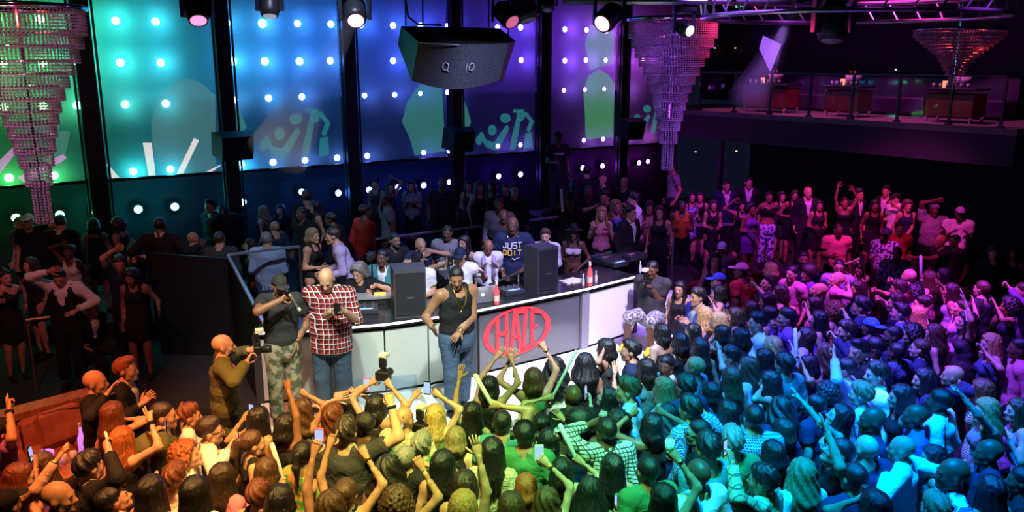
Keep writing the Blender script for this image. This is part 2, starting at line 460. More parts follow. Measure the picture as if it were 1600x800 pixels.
def make_hair(st):
    h = .0125
    if st == 'crop': return Field(skull(.007), clip=lambda D, X, Y, Z: hairline(D, X, Y, Z, .058, .95, .005)).surf(.010)
    if st in ('short', 'slick'):
        A = skull(.014) + [Ell((0, .02, .075), (.066, .080, .064), .03)]
        w = wob(.007, 11, 75.) if st == 'short' else wob(.002, 20, 20.)
        return Field(A, clip=lambda D, X, Y, Z: w(hairline(D, X, Y, Z, .062, .95), X, Y, Z)).surf(h)
    if st == 'quiff':
        A = skull(.013) + [Ell((0, .045, .108), (.055, .055, .035), .03)]
        return Field(A, clip=lambda D, X, Y, Z: wob(.004, 9, 60.)(hairline(D, X, Y, Z, .066, .95), X, Y, Z)).surf(h)
    if st == 'afro':
        A = [Ell((0, -.03, .055), (.135, .135, .125), .03)]
        def cl(D, X, Y, Z):
            D = np.maximum(D, -(Z - (.05 + (Y - .08) * 1.0)) * .7)
            return D + .008 * np.sin(X * 120) * np.sin(Y * 120 + 1) * np.sin(Z * 120 + 2)
        return Field(A, clip=cl).surf(h)
    if st == 'curly':
        A = skull(.038) + [Ell((0, -.05, -.03), (.120, .085, .10), .04), Ell((-.09, .0, -.02), (.05, .06, .07), .03), Ell((.09, .0, -.02), (.05, .06, .07), .03)]
        def cl(D, X, Y, Z):
            D = np.maximum(D, -(Z - (.058 + (Y - .07) * 1.5)) * .55)
            return D + .017 * np.sin(X * 105) * np.sin(Y * 105 + 1) * np.sin(Z * 105 + 2)
        return Field(A, [FACE], clip=cl).surf(h)
    A = skull(.014)
    if st in ('bob', 'long', 'wavy', 'braids', 'volume'):
        e = {'bob': -.12, 'long': -.33, 'wavy': -.34, 'braids': -.26, 'volume': -.24}[st]
        fat = {'volume': 1.35, 'braids': 1.25, 'wavy': 1.15}.get(st, 1.)
        for i in range(-5, 6):
            a = i / 5 * R(118); rx, ry = .070, .082
            x, y = math.sin(a) * rx, -math.cos(a) * ry - .008
            sp = 1.18 if st == 'bob' else 1.32 * (fat if fat > 1 else 1)
            zend = e * (1 if abs(i) < 4 else .82) + .02 * math.sin(i * 2.1)
            A.append(Cap((x, y, .03), (x * sp * .96, y * sp * 1.02 - .012, zend * .5), .027 * fat, .031 * fat, k=.022))
            A.append(Cap((x * sp * .96, y * sp * 1.02 - .012, zend * .5), (x * sp * .9, y * sp * .98 - .012, zend), .031 * fat, .018 * fat, k=.022))
        A.append(Ell((0, -.01, .06), (.080 * fat ** .3, .098, .072 * fat ** .3), .03))
        w = {'wavy': wob(.007, 11, 55.), 'braids': wob(.007, 24, 0.), 'volume': wob(.008, 9, 60.)}.get(st, wob(.005, 26, 6.))
        def cl(D, X, Y, Z):
            D = w(D, X, Y, Z); top = -(Z - (.055 + (Y - .07) * 1.25)) * .6
            return np.where((np.abs(X) < .066) & (Y > .0), np.maximum(D, top), D)
        return Field(A, [FACE], clip=cl).surf(h + .001)
    if st in ('pony', 'bun', 'updo'):
        if st == 'pony': A += [Ell((0, -.115, .05), (.03, .03, .03), .02), Cap((0, -.13, .05), (0, -.165, -.06), .032, .036, k=.02), Cap((0, -.165, -.06), (0, -.15, -.25), .036, .012, k=.02)]
        elif st == 'bun': A += [Ell((0, -.06, .125), (.048, .048, .042), .02)]
        else: A += [Ell((0, -.085, .06), (.07, .06, .065), .03)]
        return Field(A, clip=lambda D, X, Y, Z: wob(.003, 24, 10.)(np.where(Z > -.09, hairline(D, X, Y, Z, .058, .85), D) if st != 'pony' else np.where(Y > -.105, hairline(D, X, Y, Z, .058, .85), D), X, Y, Z)).surf(h)
    if st in ('cap', 'capback'):
        s = 1 if st == 'cap' else -1
        A = [Ell((0, -.010, .036), (.086, .106, .100), .02)]
        V, Q = Field(A, clip=lambda D, X, Y, Z: np.maximum(D, -(Z - .045 - .0 * Y))).surf(h)
        B = [Ell((0, s * .125 - .01, .050), (.074, .075, .010), .01)]
        V2, Q2 = Field(B, [Ell((0, -.01, .036), (.07, .09, .1))]).surf(.009)
        return join([(V, Q, 0), (V2, Q2, 0)])[:2]
    if st == 'hat':
        A = [Ell((0, -.01, .085), (.082, .10, .065), .02), Cap((0, -.04, .14), (0, .04, .14), .045, .045, k=.03)]
        V, Q = Field(A, [Cap((0, -.06, .20), (0, .06, .20), .028, .028)], clip=lambda D, X, Y, Z: np.maximum(D, -(Z - .055))).surf(.011)
        V2, Q2 = Field([Ell((0, -.005, .060), (.155, .175, .011), .01)]).surf(.010)
        return join([(V, Q, 0), (V2, Q2, 0)])[:2]
    if st == 'beard':
        A = [Ell((0, .030, -.072), (.060, .066, .050), .02), Ell((0, .075, -.092), (.03, .03, .03), .02)]
        return Field(A, [Ell((0, .105, -.060), (.028, .03, .014))], clip=lambda D, X, Y, Z: np.maximum(np.maximum(D, Z + .038 - .0 * X), -(Y - .0))).surf(.010)


HAIR_ME = {}


def hair_mesh(st, ck):
    k = (st, ck)
    if k not in HAIR_ME:
        if st not in HAIR_ME: HAIR_ME[st] = make_hair(st)
        V, Q = HAIR_ME[st]; HAIR_ME[k] = mesh_np('hair_' + st, V, [Q], [cloth_mat(ck[1:]) if ck[0] == '*' else hair_mat(ck)])
    return HAIR_ME[k]


def make_hand(pose, side):
    """wrist at origin, fingers along +y, palm faces -z, thumb on the -x side for a right hand (side=1)"""
    m = MB(); n = 6
    rings = [(-.02, .027, .019, 0), (.01, .030, .018, 0), (.045, .041, .0155, 0), (.082, .042, .013, 0), (.094, .036, .010, 0)]
    P = []; F = []
    for y, rx, rz, z in rings:
        P += [(rx * math.cos(2 * math.pi * k / 8), y, z + rz * math.sin(2 * math.pi * k / 8)) for k in range(8)]
    for i in range(len(rings) - 1):
        for k in range(8): F.append((i * 8 + k, (i + 1) * 8 + k, (i + 1) * 8 + (k + 1) % 8, i * 8 + (k + 1) % 8))
    F.append((32, 33, 34, 35)); F.append((32, 35, 36, 39)); F.append((36, 37, 38, 39))
    m.add(P, F)
    curl = {'open': (6, 4, 6, 10, 10), 'relax': (25, 28, 32, 38, 20), 'fist': (88, 92, 94, 96, 55), 'peace': (4, 3, 92, 95, 60), 'point': (3, 90, 94, 96, 60), 'grip': (62, 64, 66, 70, 40), 'horns': (4, 92, 94, 5, 45)}[pose]
    for i, (x, L) in enumerate(((-.031, .074), (-.010, .083), (.011, .076), (.030, .060))):
        spread = {'open': 8, 'peace': 10}.get(pose, 2) * (i - 1.4) / 1.5
        c = R(curl[i]); a = R(spread); p = Vector((x, .086, 0)); pts = [p - Vector((0, .012, 0))]; ang = 0; rr = [.0095]
        for seg, w, r_ in ((.45, .75, .0092), (.30, .85, .0082), (.25, .5, .0062)):
            ang += c * w; d = Vector((math.sin(a) * math.cos(ang), math.cos(a) * math.cos(ang), -math.sin(ang))); p = p + d * (L * seg); pts.append(p); rr.append(r_)
        m.tube(pts, rr, 5)
    c = R(curl[4]); p = Vector((-.026, .018, -.006)); pts = [p]; ang = R(48); rr = [.014]; z = -.2 if pose in ('open', 'relax') else -.6
    for seg, r_ in ((.040, .0125), (.030, .0105), (.024, .0075)):
        d = Vector((-math.sin(ang), math.cos(ang), z)).normalized(); p = p + d * seg; pts.append(p); rr.append(r_); ang -= c
    m.tube(pts, rr, 5)
    V = np.array(m.v, np.float32)
    fs = []
    for f in m.f:
        if len(f) == 4: fs.append(f)
        elif len(f) == 5: fs.append(f[:4]); fs.append((f[0], f[3], f[4], f[4]))
        elif len(f) == 3: fs.append((*f, f[2]))
    F = np.array(fs, np.int32)
    if side < 0: V[:, 0] *= -1; F = F[:, ::-1]
    return V, F


HANDS = {}
SHOE = {}


def shoe_mesh(kind, ck):
    k = (kind, ck)
    if k not in SHOE:
        if kind == 'heel': A = [Cap((0, -.05, .075), (0, .05, .03), .026, .028, k=.02), Cap((0, .05, .025), (0, .13, .018), .030, .022, k=.02), Cap((0, -.065, .07), (0, -.07, .008), .016, .007, k=.01)]
        else: A = [Cap((0, -.05, .045), (0, .04, .05), .046, .046, k=.03), Cap((0, .04, .038), (0, .15, .028), .046, .034, k=.03)]
        V, Q = Field(A, clip=lambda D, X, Y, Z: np.maximum(D, -Z)).surf(.014); SHOE[k] = mesh_np('shoe', V, [Q], [cloth_mat(ck)])
    return SHOE[k]


# ------------------------------------------------------------------ a person
def ik(sh, tg, l1, l2, pole):
    d = tg - sh; L = np.linalg.norm(d) + 1e-6
    if L > (l1 + l2) * .985: tg = sh + d / L * (l1 + l2) * .985; d = tg - sh; L = np.linalg.norm(d)
    if L < abs(l1 - l2) + .12: tg = sh + d / L * (abs(l1 - l2) + .12); d = tg - sh; L = np.linalg.norm(d)
    a = (l1 * l1 - l2 * l2 + L * L) / (2 * L); hgt = math.sqrt(max(l1 * l1 - a * a, 0)); n = d / L
    p = pole - n * np.dot(pole, n); p = p / (np.linalg.norm(p) + 1e-6)
    return sh + n * a + p * hgt, tg


ARM = {'d': (.07, .07, -.58), 'f': (-.06, .30, -.26), 'c': (-.08, .27, -.10), 'h': (.10, .08, -.42), 'x': (-.12, .22, -.18), 'k': (-.10, .28, .02),
       'u': (.10, .22, .50), 'o': (.34, .22, -.12), 'r': (.10, .45, -.05), 'g': (.12, .36, -.20), 'b': (.16, -.10, -.46)}


def build_person(P):
    """P: dict, root placed by head pixel; returns root Empty, dict of world frames"""
    f = P['sex'] == 'f'; s = P['H'] / 1.75; w = P.get('w', 1.); hb = P.get('h', .026); lean = R(P.get('lean', 0)); sit = P.get('sit', 0)
    yaw = R(P['yaw']); side = R(P.get('tilt', 0))
    pz = .95 * s if not sit else sit
    pel = vec(0, 0, pz); T = vec(math.sin(side), math.sin(lean) * math.cos(side), math.cos(lean) * math.cos(side)); T /= np.linalg.norm(T)
    Rv = vec(1, 0, 0); Rv = Rv - T * (Rv @ T); Rv /= np.linalg.norm(Rv); F = np.cross(T, Rv)
    fr = (pel, Rv, F, T); sw = (.150 if f else .172) * s * (.35 + .65 * w)
    nb = pel + T * .525 * s
    hp = R(P.get('hp', 0)); hyw = R(P.get('hy', 0))
    # head frame: yaw about z then pitch about its own x
    hl = lean * .35
    Hm = (Matrix.Rotation(hyw, 4, 'Z') @ Matrix.Rotation(side * .5, 4, 'Y') @ Matrix.Rotation(hp - hl, 4, 'X'))
    hs = s * .99 * P.get('hs', 1.)
    hup = np.array(Hm.to_3x3() @ Vector((0, .025, .112)), np.float32)
    hc = nb + hup * s + T * .018 * s
    Hm = Matrix.Translation(hc) @ Hm @ Matrix.Scale(hs, 4)
    # place the root: head centre goes through pixel at head height
    ca, sa = math.cos(yaw), math.sin(yaw)
    def w2l(p, root): q = np.asarray(p) - root; return vec(q[0] * ca + q[1] * sa, -q[0] * sa + q[1] * ca, q[2])
    def l2w(p, root): return root + np.array((p[0] * ca - p[1] * sa, p[0] * sa + p[1] * ca, p[2]))
    hw = P['head'] if 'head' in P else at_z(P['px'], P['py'], P['z'] + hc[2]); off = l2w(hc, np.zeros(3)); root = np.array((hw[0] - off[0], hw[1] - off[1], P['z']))
    sh = {}; hand = {}; elb = {}; wr = {}
    sy = pel + T * .462 * s
    for sd, key in ((-1, 'L'), (1, 'R')):
        sp = P.get('arm' + key, 'd'); c = sy + Rv * sd * sw; pole = vec(sd * .30, -.70, -.6); raised = False
        if isinstance(sp, str):
            o = ARM[sp]; tg = c + (Rv * sd * o[0] + F * o[1] + vec(0, 0, 1) * o[2]) * s
            if sp == 'x': tg = c + (Rv * sd * -.22 + F * .24 - T * .20) * s
        else:
            px, py, fw = sp; fw = P.get('fw', fw); cw = l2w(c, root); dirv = ray(px, py); fwd = np.array((-sa, ca, 0.)) * fw
            pl = cw + fwd; t = pl[1] / dirv[1]; tg = w2l(np.array((0, 0, CAM_Z)) + dirv * t, root)
        raised = tg[2] > c[2] + .05
        if raised:
            pole = vec(sd * .9, -.15, -.35); c = c + vec(-sd * .015, 0, .035) * s
        elif not isinstance(sp, str) and tg[0] * sd < .14 and tg[2] < c[2] - .2: pole = vec(sd * 1., -.25, -.45)
        if sp == 'h': pole = vec(sd * 1., -.4, 0)
        hl_ = .085 * s
        e, t2 = ik(c, tg, .292 * s, (.262 + .08) * s, pole)
        fa = (t2 - e) / np.linalg.norm(t2 - e); sh[key] = c; elb[key] = e; wr[key] = e + fa * .262 * s; hand[key] = fa
    lw = .088 * s * (.5 + .5 * w); st = P.get('stance', .0)
    legs = {}
    for sd, key in ((-1, 'L'), (1, 'R')):
        hip = pel + Rv * sd * lw - vec(0, 0, .03)
        if sit:
            kn = vec(sd * (lw + .06), .42 * s, pz + .02); an = vec(sd * (lw + .05), .40 * s + P.get('kick', 0.), .08)
            if P.get('footz') is not None: an = vec(sd * (lw + .09), .44 * s, P['footz'])
        else:
            kn = vec(sd * (lw + .01 + st * .5), .02 + P.get('step', 0) * sd * .6, .50 * s); an = vec(sd * (lw + .01 + st), -.02 + P.get('step', 0) * sd, .085 * s)
        legs[key] = (hip, kn, an)
    # ---- body volume
    ww = w
    def torso(e, hem=None, k=.05, up=.40):
        b = P.get('belly', 0)
        if f: L = [Tor(fr, -.07 * s if hem is None else hem * s, .07 * s, .168 * s * ww + e, .150 * s * ww + e, .72, flat=hem is not None, k=k), Tor(fr, .07 * s, .22 * s, .142 * s * ww + e, .122 * s * ww + e, .70, k=k),
                   Tor(fr, .22 * s, up * s, .126 * s * ww + e, .135 * s + e, .70, k=k), Ell(pel + T * .335 * s + Rv * .062 * s + F * .075 * s, vec(.062, .062, .062) * s + e, .03), Ell(pel + T * .335 * s - Rv * .062 * s + F * .075 * s, vec(.062, .062, .062) * s + e, .03)]
        else: L = [Tor(fr, -.07 * s if hem is None else hem * s, .06 * s, .160 * s * ww + e, .152 * s * ww + e, .72 + b, flat=hem is not None, k=k), Tor(fr, .06 * s, .22 * s, .150 * s * ww + e, .148 * s * ww + e, .70 + b, k=k, yo=b * .12),
                   Tor(fr, .22 * s, up * s, .150 * s * ww + e, .166 * s * (.4 + .6 * ww) + e, .66 + b * .5, k=k)]
        return L
    def yoke(e):
        a, b = sh['L'], sh['R']; m = (a + b) / 2; r = (.052 if f else .064) * s + e
        return [Cap(m + (a - m) * .85, m + (b - m) * .85, r, r, k=.05), Cap(nb + T * .01, m + (a - m) * .62 + T * .01, .045 * s + e * .5, .05 * s + e, k=.04), Cap(nb + T * .01, m + (b - m) * .62 + T * .01, .045 * s + e * .5, .05 * s + e, k=.04)]
    ru, re_, rw_ = ((.046, .038, .026) if f else (.056, .044, .031)); q = s * (.6 + .4 * w); ru *= q; re_ *= q; rw_ *= q
    def arm(key, e, frac=None, flat=False):
        L = [Ell(sh[key] - T * .01, vec(1, 1, 1) * ((.056 if f else .068) * s + e), .03)]
        if frac is None or frac >= 1:
            L.append(Cap(sh[key], elb[key], ru + e, re_ + e, k=.025)); fx = 1. if frac is None else frac - 1
            L.append(Cap(elb[key], elb[key] + (wr[key] - elb[key]) * fx, re_ * 1.02 + e, re_ + (rw_ - re_) * fx + e, flat=flat, k=.02))
        else: L.append(Cap(sh[key], sh[key] + (elb[key] - sh[key]) * frac, ru + e, ru + (re_ - ru) * frac + e * 1.3, flat=flat, k=.025))
        return L
    def leg(key, e, frac=2., flat=False, wid=0.):
        hip, kn, an = legs[key]; r0, r1, r2 = (.088, .056, .036) if f else (.092, .060, .042); g = s * (.6 + .4 * w)
        L = [Cap(hip, hip + (kn - hip) * min(frac, 1), r0 * g + e, (r0 + (r1 - r0) * min(frac, 1)) * g + e + wid * .5, flat=flat and frac <= 1, k=.035)]
        if frac > 1: L.append(Cap(kn, kn + (an - kn) * (frac - 1), r1 * g + e + wid * .5, (r2 if not flat else .055) * g + e + wid, flat=flat, k=.03)); L.append(Ell(kn + (an - kn) * .3 - vec(0, .018, 0), vec(.05, .05, .11) * g + e, .03))
        return L
    neck = [Cap(nb - T * .03, hc - T * .02, (.050 if f else .060) * s, (.047 if f else .057) * s, k=.03)]
    G = []                                            # garments: (name, Field, colour, h)
    top, tc = P['top'], P['tc']; bot, bc = P['bot'], P['bc']
    nsub = Cap(nb - T * .06, nb + T * .25, (.056 if f else .066) * s, .075 * s)
    def scoop(r, dz=.0): return Ell(nb + F * .075 * s - T * (.01 + dz) * s, vec(r, r, r) * s)
    hole = [Ell(sh[k_] + Rv * sd_ * .032 * s, vec(.068, .10, .10) * s) for sd_, k_ in ((-1, 'L'), (1, 'R'))]
    def vcut(z0, z1, wd):
        def c(D, X, Y, Z):
            o, R_, F_, T_ = fr; x = X - o[0]; y = Y - o[1]; z = Z - o[2]
            lx = x * R_[0] + y * R_[1] + z * R_[2]; ly = x * F_[0] + y * F_[1] + z * F_[2]; lz = x * T_[0] + y * T_[1] + z * T_[2]
            tt = np.clip((lz - z0 * s) / ((z1 - z0) * s), 0, 1.3); m = np.minimum(np.minimum(wd * tt - np.abs(lx), ly), lz - z0 * s)
            return np.maximum(D, m * .9)
        return c
    if top in ('tee', 'polo'):
        A = torso(.014, -.10) + yoke(.012) + arm('L', .018, .62, True) + arm('R', .018, .62, True); S = [nsub] + ([scoop(.055)] if top == 'polo' else [])
        if top == 'polo': A.append(Cap(nb - T * .01, nb + T * .04, .076 * s, .078 * s, flat=True, k=.01))
        G.append(('shirt', Field(A, S), tc, hb))
    elif top in ('shirt', 'blouse', 'rolled'):
        fx = 1.94 if top != 'rolled' else 1.12
        eb = .016 + .10 * P.get('belly', 0); A = torso(eb, -.13 - .25 * P.get('belly', 0)) + yoke(.013) + arm('L', .016, fx, True) + arm('R', .016, fx, True)
        if top != 'blouse': A.append(Cap(nb - T * .01, nb + T * .045, .077 * s, .080 * s, flat=True, k=.01))
        G.append(('shirt', Field(A, [nsub, scoop(.05)]), tc, hb))
    elif top == 'jacket':
        A0 = torso(.010, -.05) + yoke(.008) + [Cap(nb - T * .01, nb + T * .045, .074 * s, .077 * s, flat=True, k=.01)]
        G.append(('shirt', Field(A0, [nsub]), P.get('inner', 'white'), hb))
        A = torso(.032, -.20) + yoke(.020) + arm('L', .022, 1.9, True) + arm('R', .022, 1.9, True) + [Cap(nb - T * .03, nb + T * .02, .083 * s, .080 * s, flat=True, k=.015)]
        G.append(('jacket', Field(A, [nsub], vcut(.16, .54, .075 * s)), tc, hb))
    elif top == 'vest':
        A0 = torso(.012, -.08) + yoke(.010) + arm('L', .016, 1.9, True) + arm('R', .016, 1.9, True) + [Cap(nb - T * .01, nb + T * .045, .075 * s, .078 * s, flat=True, k=.01)]
        G.append(('shirt', Field(A0, [nsub]), 'white', hb)); G.append(('waistcoat', Field(torso(.024, -.12) + yoke(.018)[:1], [nsub] + hole, vcut(.20, .54, .085 * s)), tc, hb))
    elif top in ('tank', 'dress'):
        A = torso(.011, -.10 if top == 'tank' else None) + yoke(.013)[1:]
        if top == 'dress': A.append(Tor(fr, -.34 * s, -.02 * s, .172 * s * ww, .172 * s * ww, .74, flat=True, k=.04))
        for sd_ in (-1, 1):
            p0 = pel + T * .36 * s + Rv * sd_ * .085 * s + F * (.105 if not f else .10) * s; p1 = nb + Rv * sd_ * (.092 if not f else .080) * s + T * .012 * s + F * .015 * s; p2 = pel + T * .36 * s + Rv * sd_ * .10 * s - F * .095 * s; rs_ = (.030 if not f else .022) * s
            A += [Cap(p0, p1, rs_, rs_, k=.02), Cap(p1, p2, rs_, rs_, k=.02)]
        G.append(('dress' if top == 'dress' else 'tank_top', Field(A, [nsub, scoop(.068, .03), Ell(nb - F * .075 * s - T * .02, vec(.05, .05, .05) * s)] + hole), tc, hb))
    elif top in ('strapless', 'tube'):
        zt = .40
        def cl(D, X, Y, Z):
            o, R_, F_, T_ = fr; lz = (X - o[0]) * T_[0] + (Y - o[1]) * T_[1] + (Z - o[2]) * T_[2]; return np.maximum(D, lz - zt * s)
        A = torso(.011, -.10 if top == 'tube' else None)
        if top == 'strapless': A.append(Tor(fr, -.34 * s, -.02 * s, .172 * s * ww, .172 * s * ww, .74, flat=True, k=.04))
        G.append(('dress' if top == 'strapless' else 'tube_top', Field(A, [], cl), tc, hb))
    elif top in ('bikini', 'croptop'):
        def cl(D, X, Y, Z):
            o, R_, F_, T_ = fr; lz = (X - o[0]) * T_[0] + (Y - o[1]) * T_[1] + (Z - o[2]) * T_[2]
            z0, z1 = (.275, .395) if top == 'bikini' else (.20, .60)
            return np.maximum(D, np.maximum(lz - z1 * s, z0 * s - lz))
        A = torso(.010) + ([] if top == 'bikini' else yoke(.009)[1:])
        G.append(('bikini_top' if top == 'bikini' else 'crop_top', Field(A, [nsub, scoop(.085, .03)] + (hole if top != 'bikini' else []), cl), tc, hb))
    hbot = P.get('hbot', .045)
    if bot in ('pants', 'jeans', 'shorts'):
        frac = 1.93 if bot != 'shorts' else 1.05
        e = .016; wid = .018 if bot == 'jeans' else .008
        if bot == 'shorts': wid = .022
        A = [Tor(fr, -.12 * s, .05 * s, (.168 if f else .162) * s * ww + .012, .150 * s * ww + .011, .74 + P.get('belly', 0) * .5, k=.04)] + leg('L', e, frac, True, wid) + leg('R', e, frac, True, wid)
        o_, T_ = pel, T
        G.append(({'pants': 'trousers', 'jeans': 'jeans', 'shorts': 'shorts'}[bot], Field(A, [], lambda D, X, Y, Z: np.maximum(D, ((X - o_[0]) * T_[0] + (Y - o_[1]) * T_[1] + (Z - o_[2]) * T_[2]) - .10 * s)), bc, hbot))
    elif bot == 'skirt':
        G.append(('skirt', Field([Tor(fr, -.32 * s, .06 * s, .185 * s * ww, .155 * s * ww, .76, flat=True, k=.04)]), bc, hbot))
    # ---- body surface, without what the clothes hide
    A = torso(0.) + yoke(0.) + arm('L', 0.) + arm('R', 0.) + neck
    if bot not in ('pants', 'jeans'): A += leg('L', 0.) + leg('R', 0.)
    V, Q = Field(A).surf(P.get('hbody', hb))
    hid = np.zeros(len(V), bool)
    for nm, fld, c_, h_ in G: hid |= fld.at(V) < -.008
    nrm = np.zeros_like(V); fn = np.cross(V[Q[:, 2]] - V[Q[:, 0]], V[Q[:, 3]] - V[Q[:, 1]])
    for c_ in range(4): np.add.at(nrm, Q[:, c_], fn)
    nrm /= (np.linalg.norm(nrm, axis=1, keepdims=True) + 1e-9); V = V - nrm * (hid * .012)[:, None]
    parts = [(V, Q, 0)]
    hv, hq, hm = head_mesh(P.get('hh', .0135)); M3 = np.array(Hm.to_3x3(), np.float32); hv = hv @ M3.T + hc
    frames = {}
    hands = []
    for sd, key in ((-1, 'L'), (1, 'R')):
        pose = P.get('hand' + key, 'relax')
        if (pose, sd) not in HANDS: HANDS[(pose, sd)] = make_hand(pose, sd)
        v, q = HANDS[(pose, sd)]; y = hand[key]
        # palm normal: faces forward/inward
        pn = vec(-sd * .75, .55, 0.) if not (wr[key][2] > sh[key][2] - .1) else vec(-sd * .25, .95, -.1)
        if P.get('palm' + key): pn = vec(*P['palm' + key])
        zax = -(pn - y * (pn @ y)); zax /= (np.linalg.norm(zax) + 1e-6); xax = np.cross(y, zax)
        Rm = np.stack([xax, y, zax], 1); hands.append(((v * s * (.92 if f else 1.)) @ Rm.T + wr[key], q, 0))
        frames[key] = (wr[key] + y * .10 * s - zax * .03 * s, Rm)
    nbq = len(Q)
    allp = parts + hands
    VV, FF, MM = join(allp); o = len(VV); VV = np.concatenate([VV, hv]); FF = np.concatenate([FF, hq + o]); MM = np.concatenate([MM, hm])
    sk = skin_mat(P['skin'])
    tri = FF[:, 2] == FF[:, 3]
    eyew = mat('eye_white', (.50, .46, .44), .45); dark = mat('eye_dark', (.015, .01, .008), .25)
    lip = mat('lips_' + P['skin'], tuple(a * b for a, b in zip(SKIN[P['skin']], ((1., .55, .55) if f else (.82, .66, .66)))), .45)
    me = mesh_np('body', VV, [FF[~tri], FF[tri][:, :3]], [sk, eyew, dark, hair_mat(P['hc'] if P['hc'] in 'kdnao' else 'n'), lip], np.concatenate([MM[~tri], MM[tri]]))
    ro = empty('person', root, yaw)
    link('body', me, ro)
    for nm, fld, c_, h_ in G:
        v, q = fld.surf(h_)
        if len(q): link(nm, mesh_np(nm, v, [q], [cloth_mat(c_)]), ro)
    def onhead(name, me_):
        o = link(name, me_, ro); o.matrix_local = Hm; return o
    hst = P['hair']
    if hst in ('cap', 'capback', 'hat'):
        onhead('hair', hair_mesh('crop', P['hc'])); onhead('cap' if hst != 'hat' else 'hat', hair_mesh(hst, '*' + P.get('capc', 'black')))
        if P.get('under'): onhead('hair', hair_mesh(P['under'], P['hc']))
    elif hst != 'bald': onhead('hair', hair_mesh(hst, P['hc']))
    if P.get('beard'): onhead('beard', hair_mesh('beard', P['hc'] if P['hc'] in 'kdn' else 'd'))
    if P.get('glasses'):
        g = MB()
        for sg in (-1, 1):
            g.tube([(sg * .033 + .022 * math.cos(a), .106, .016 * math.sin(a)) for a in np.linspace(0, 2 * math.pi, 11)], .0028, 5, cap=False); g.bar((sg * .055, .104, .004), (sg * .080, -.005, .004), .005)
        g.bar((-.011, .107, .003), (.011, .107, .003), .005); onhead('glasses', g.mesh('glasses', mat('glasses_black', (.01, .01, .01), .3)))
    if P.get('shoes', True):
        fst = P.get('shoe', 'heel' if f and top in ('dress', 'strapless') else 'shoe')
        for sd, key in ((-1, 'L'), (1, 'R')):
            an = legs[key][2]; o = link('shoe', shoe_mesh(fst, P.get('shoec', 'black')), ro); o.location = (float(an[0]), float(an[1]) + .02, float(an[2]) - .085 * s); o.scale = (s, s, s)
    for it in P.get('wrist', ()):
        y = hand[it]; c = wr[it] - y * .02; m = MB(); m.tube([c - y * .012, c + y * .012], rw_ + .006, 12); m.build('bracelet', mat('bracelet_gold', (.7, .45, .15), .3, .9) if P.get('wc') != 'black' else cloth_mat('black'), ro, smooth=True)
    info = {'root': ro, 'rootp': root, 'yaw': yaw, 'l2w': lambda p: l2w(p, root), 'frames': frames, 'hand': hand, 'head': Hm, 'fr': fr, 's': s, 'nb': nb, 'wr': wr, 'sh': sh}
    return info
# ------------------------------------------------------------------ lights of the club (coloured heads on the ceiling truss)
def spot(name, loc, aim, color, power, ang=35., blend=.6, rad=.12):
    L = bpy.data.lights.new(name, 'SPOT'); L.energy = power; L.color = color; L.spot_size = R(ang); L.spot_blend = blend; L.shadow_soft_size = rad
    o = bpy.data.objects.new(name, L); col.objects.link(o); o.location = loc
    o.rotation_euler = (Vector(aim) - Vector(loc)).to_track_quat('-Z', 'Y').to_euler(); return o


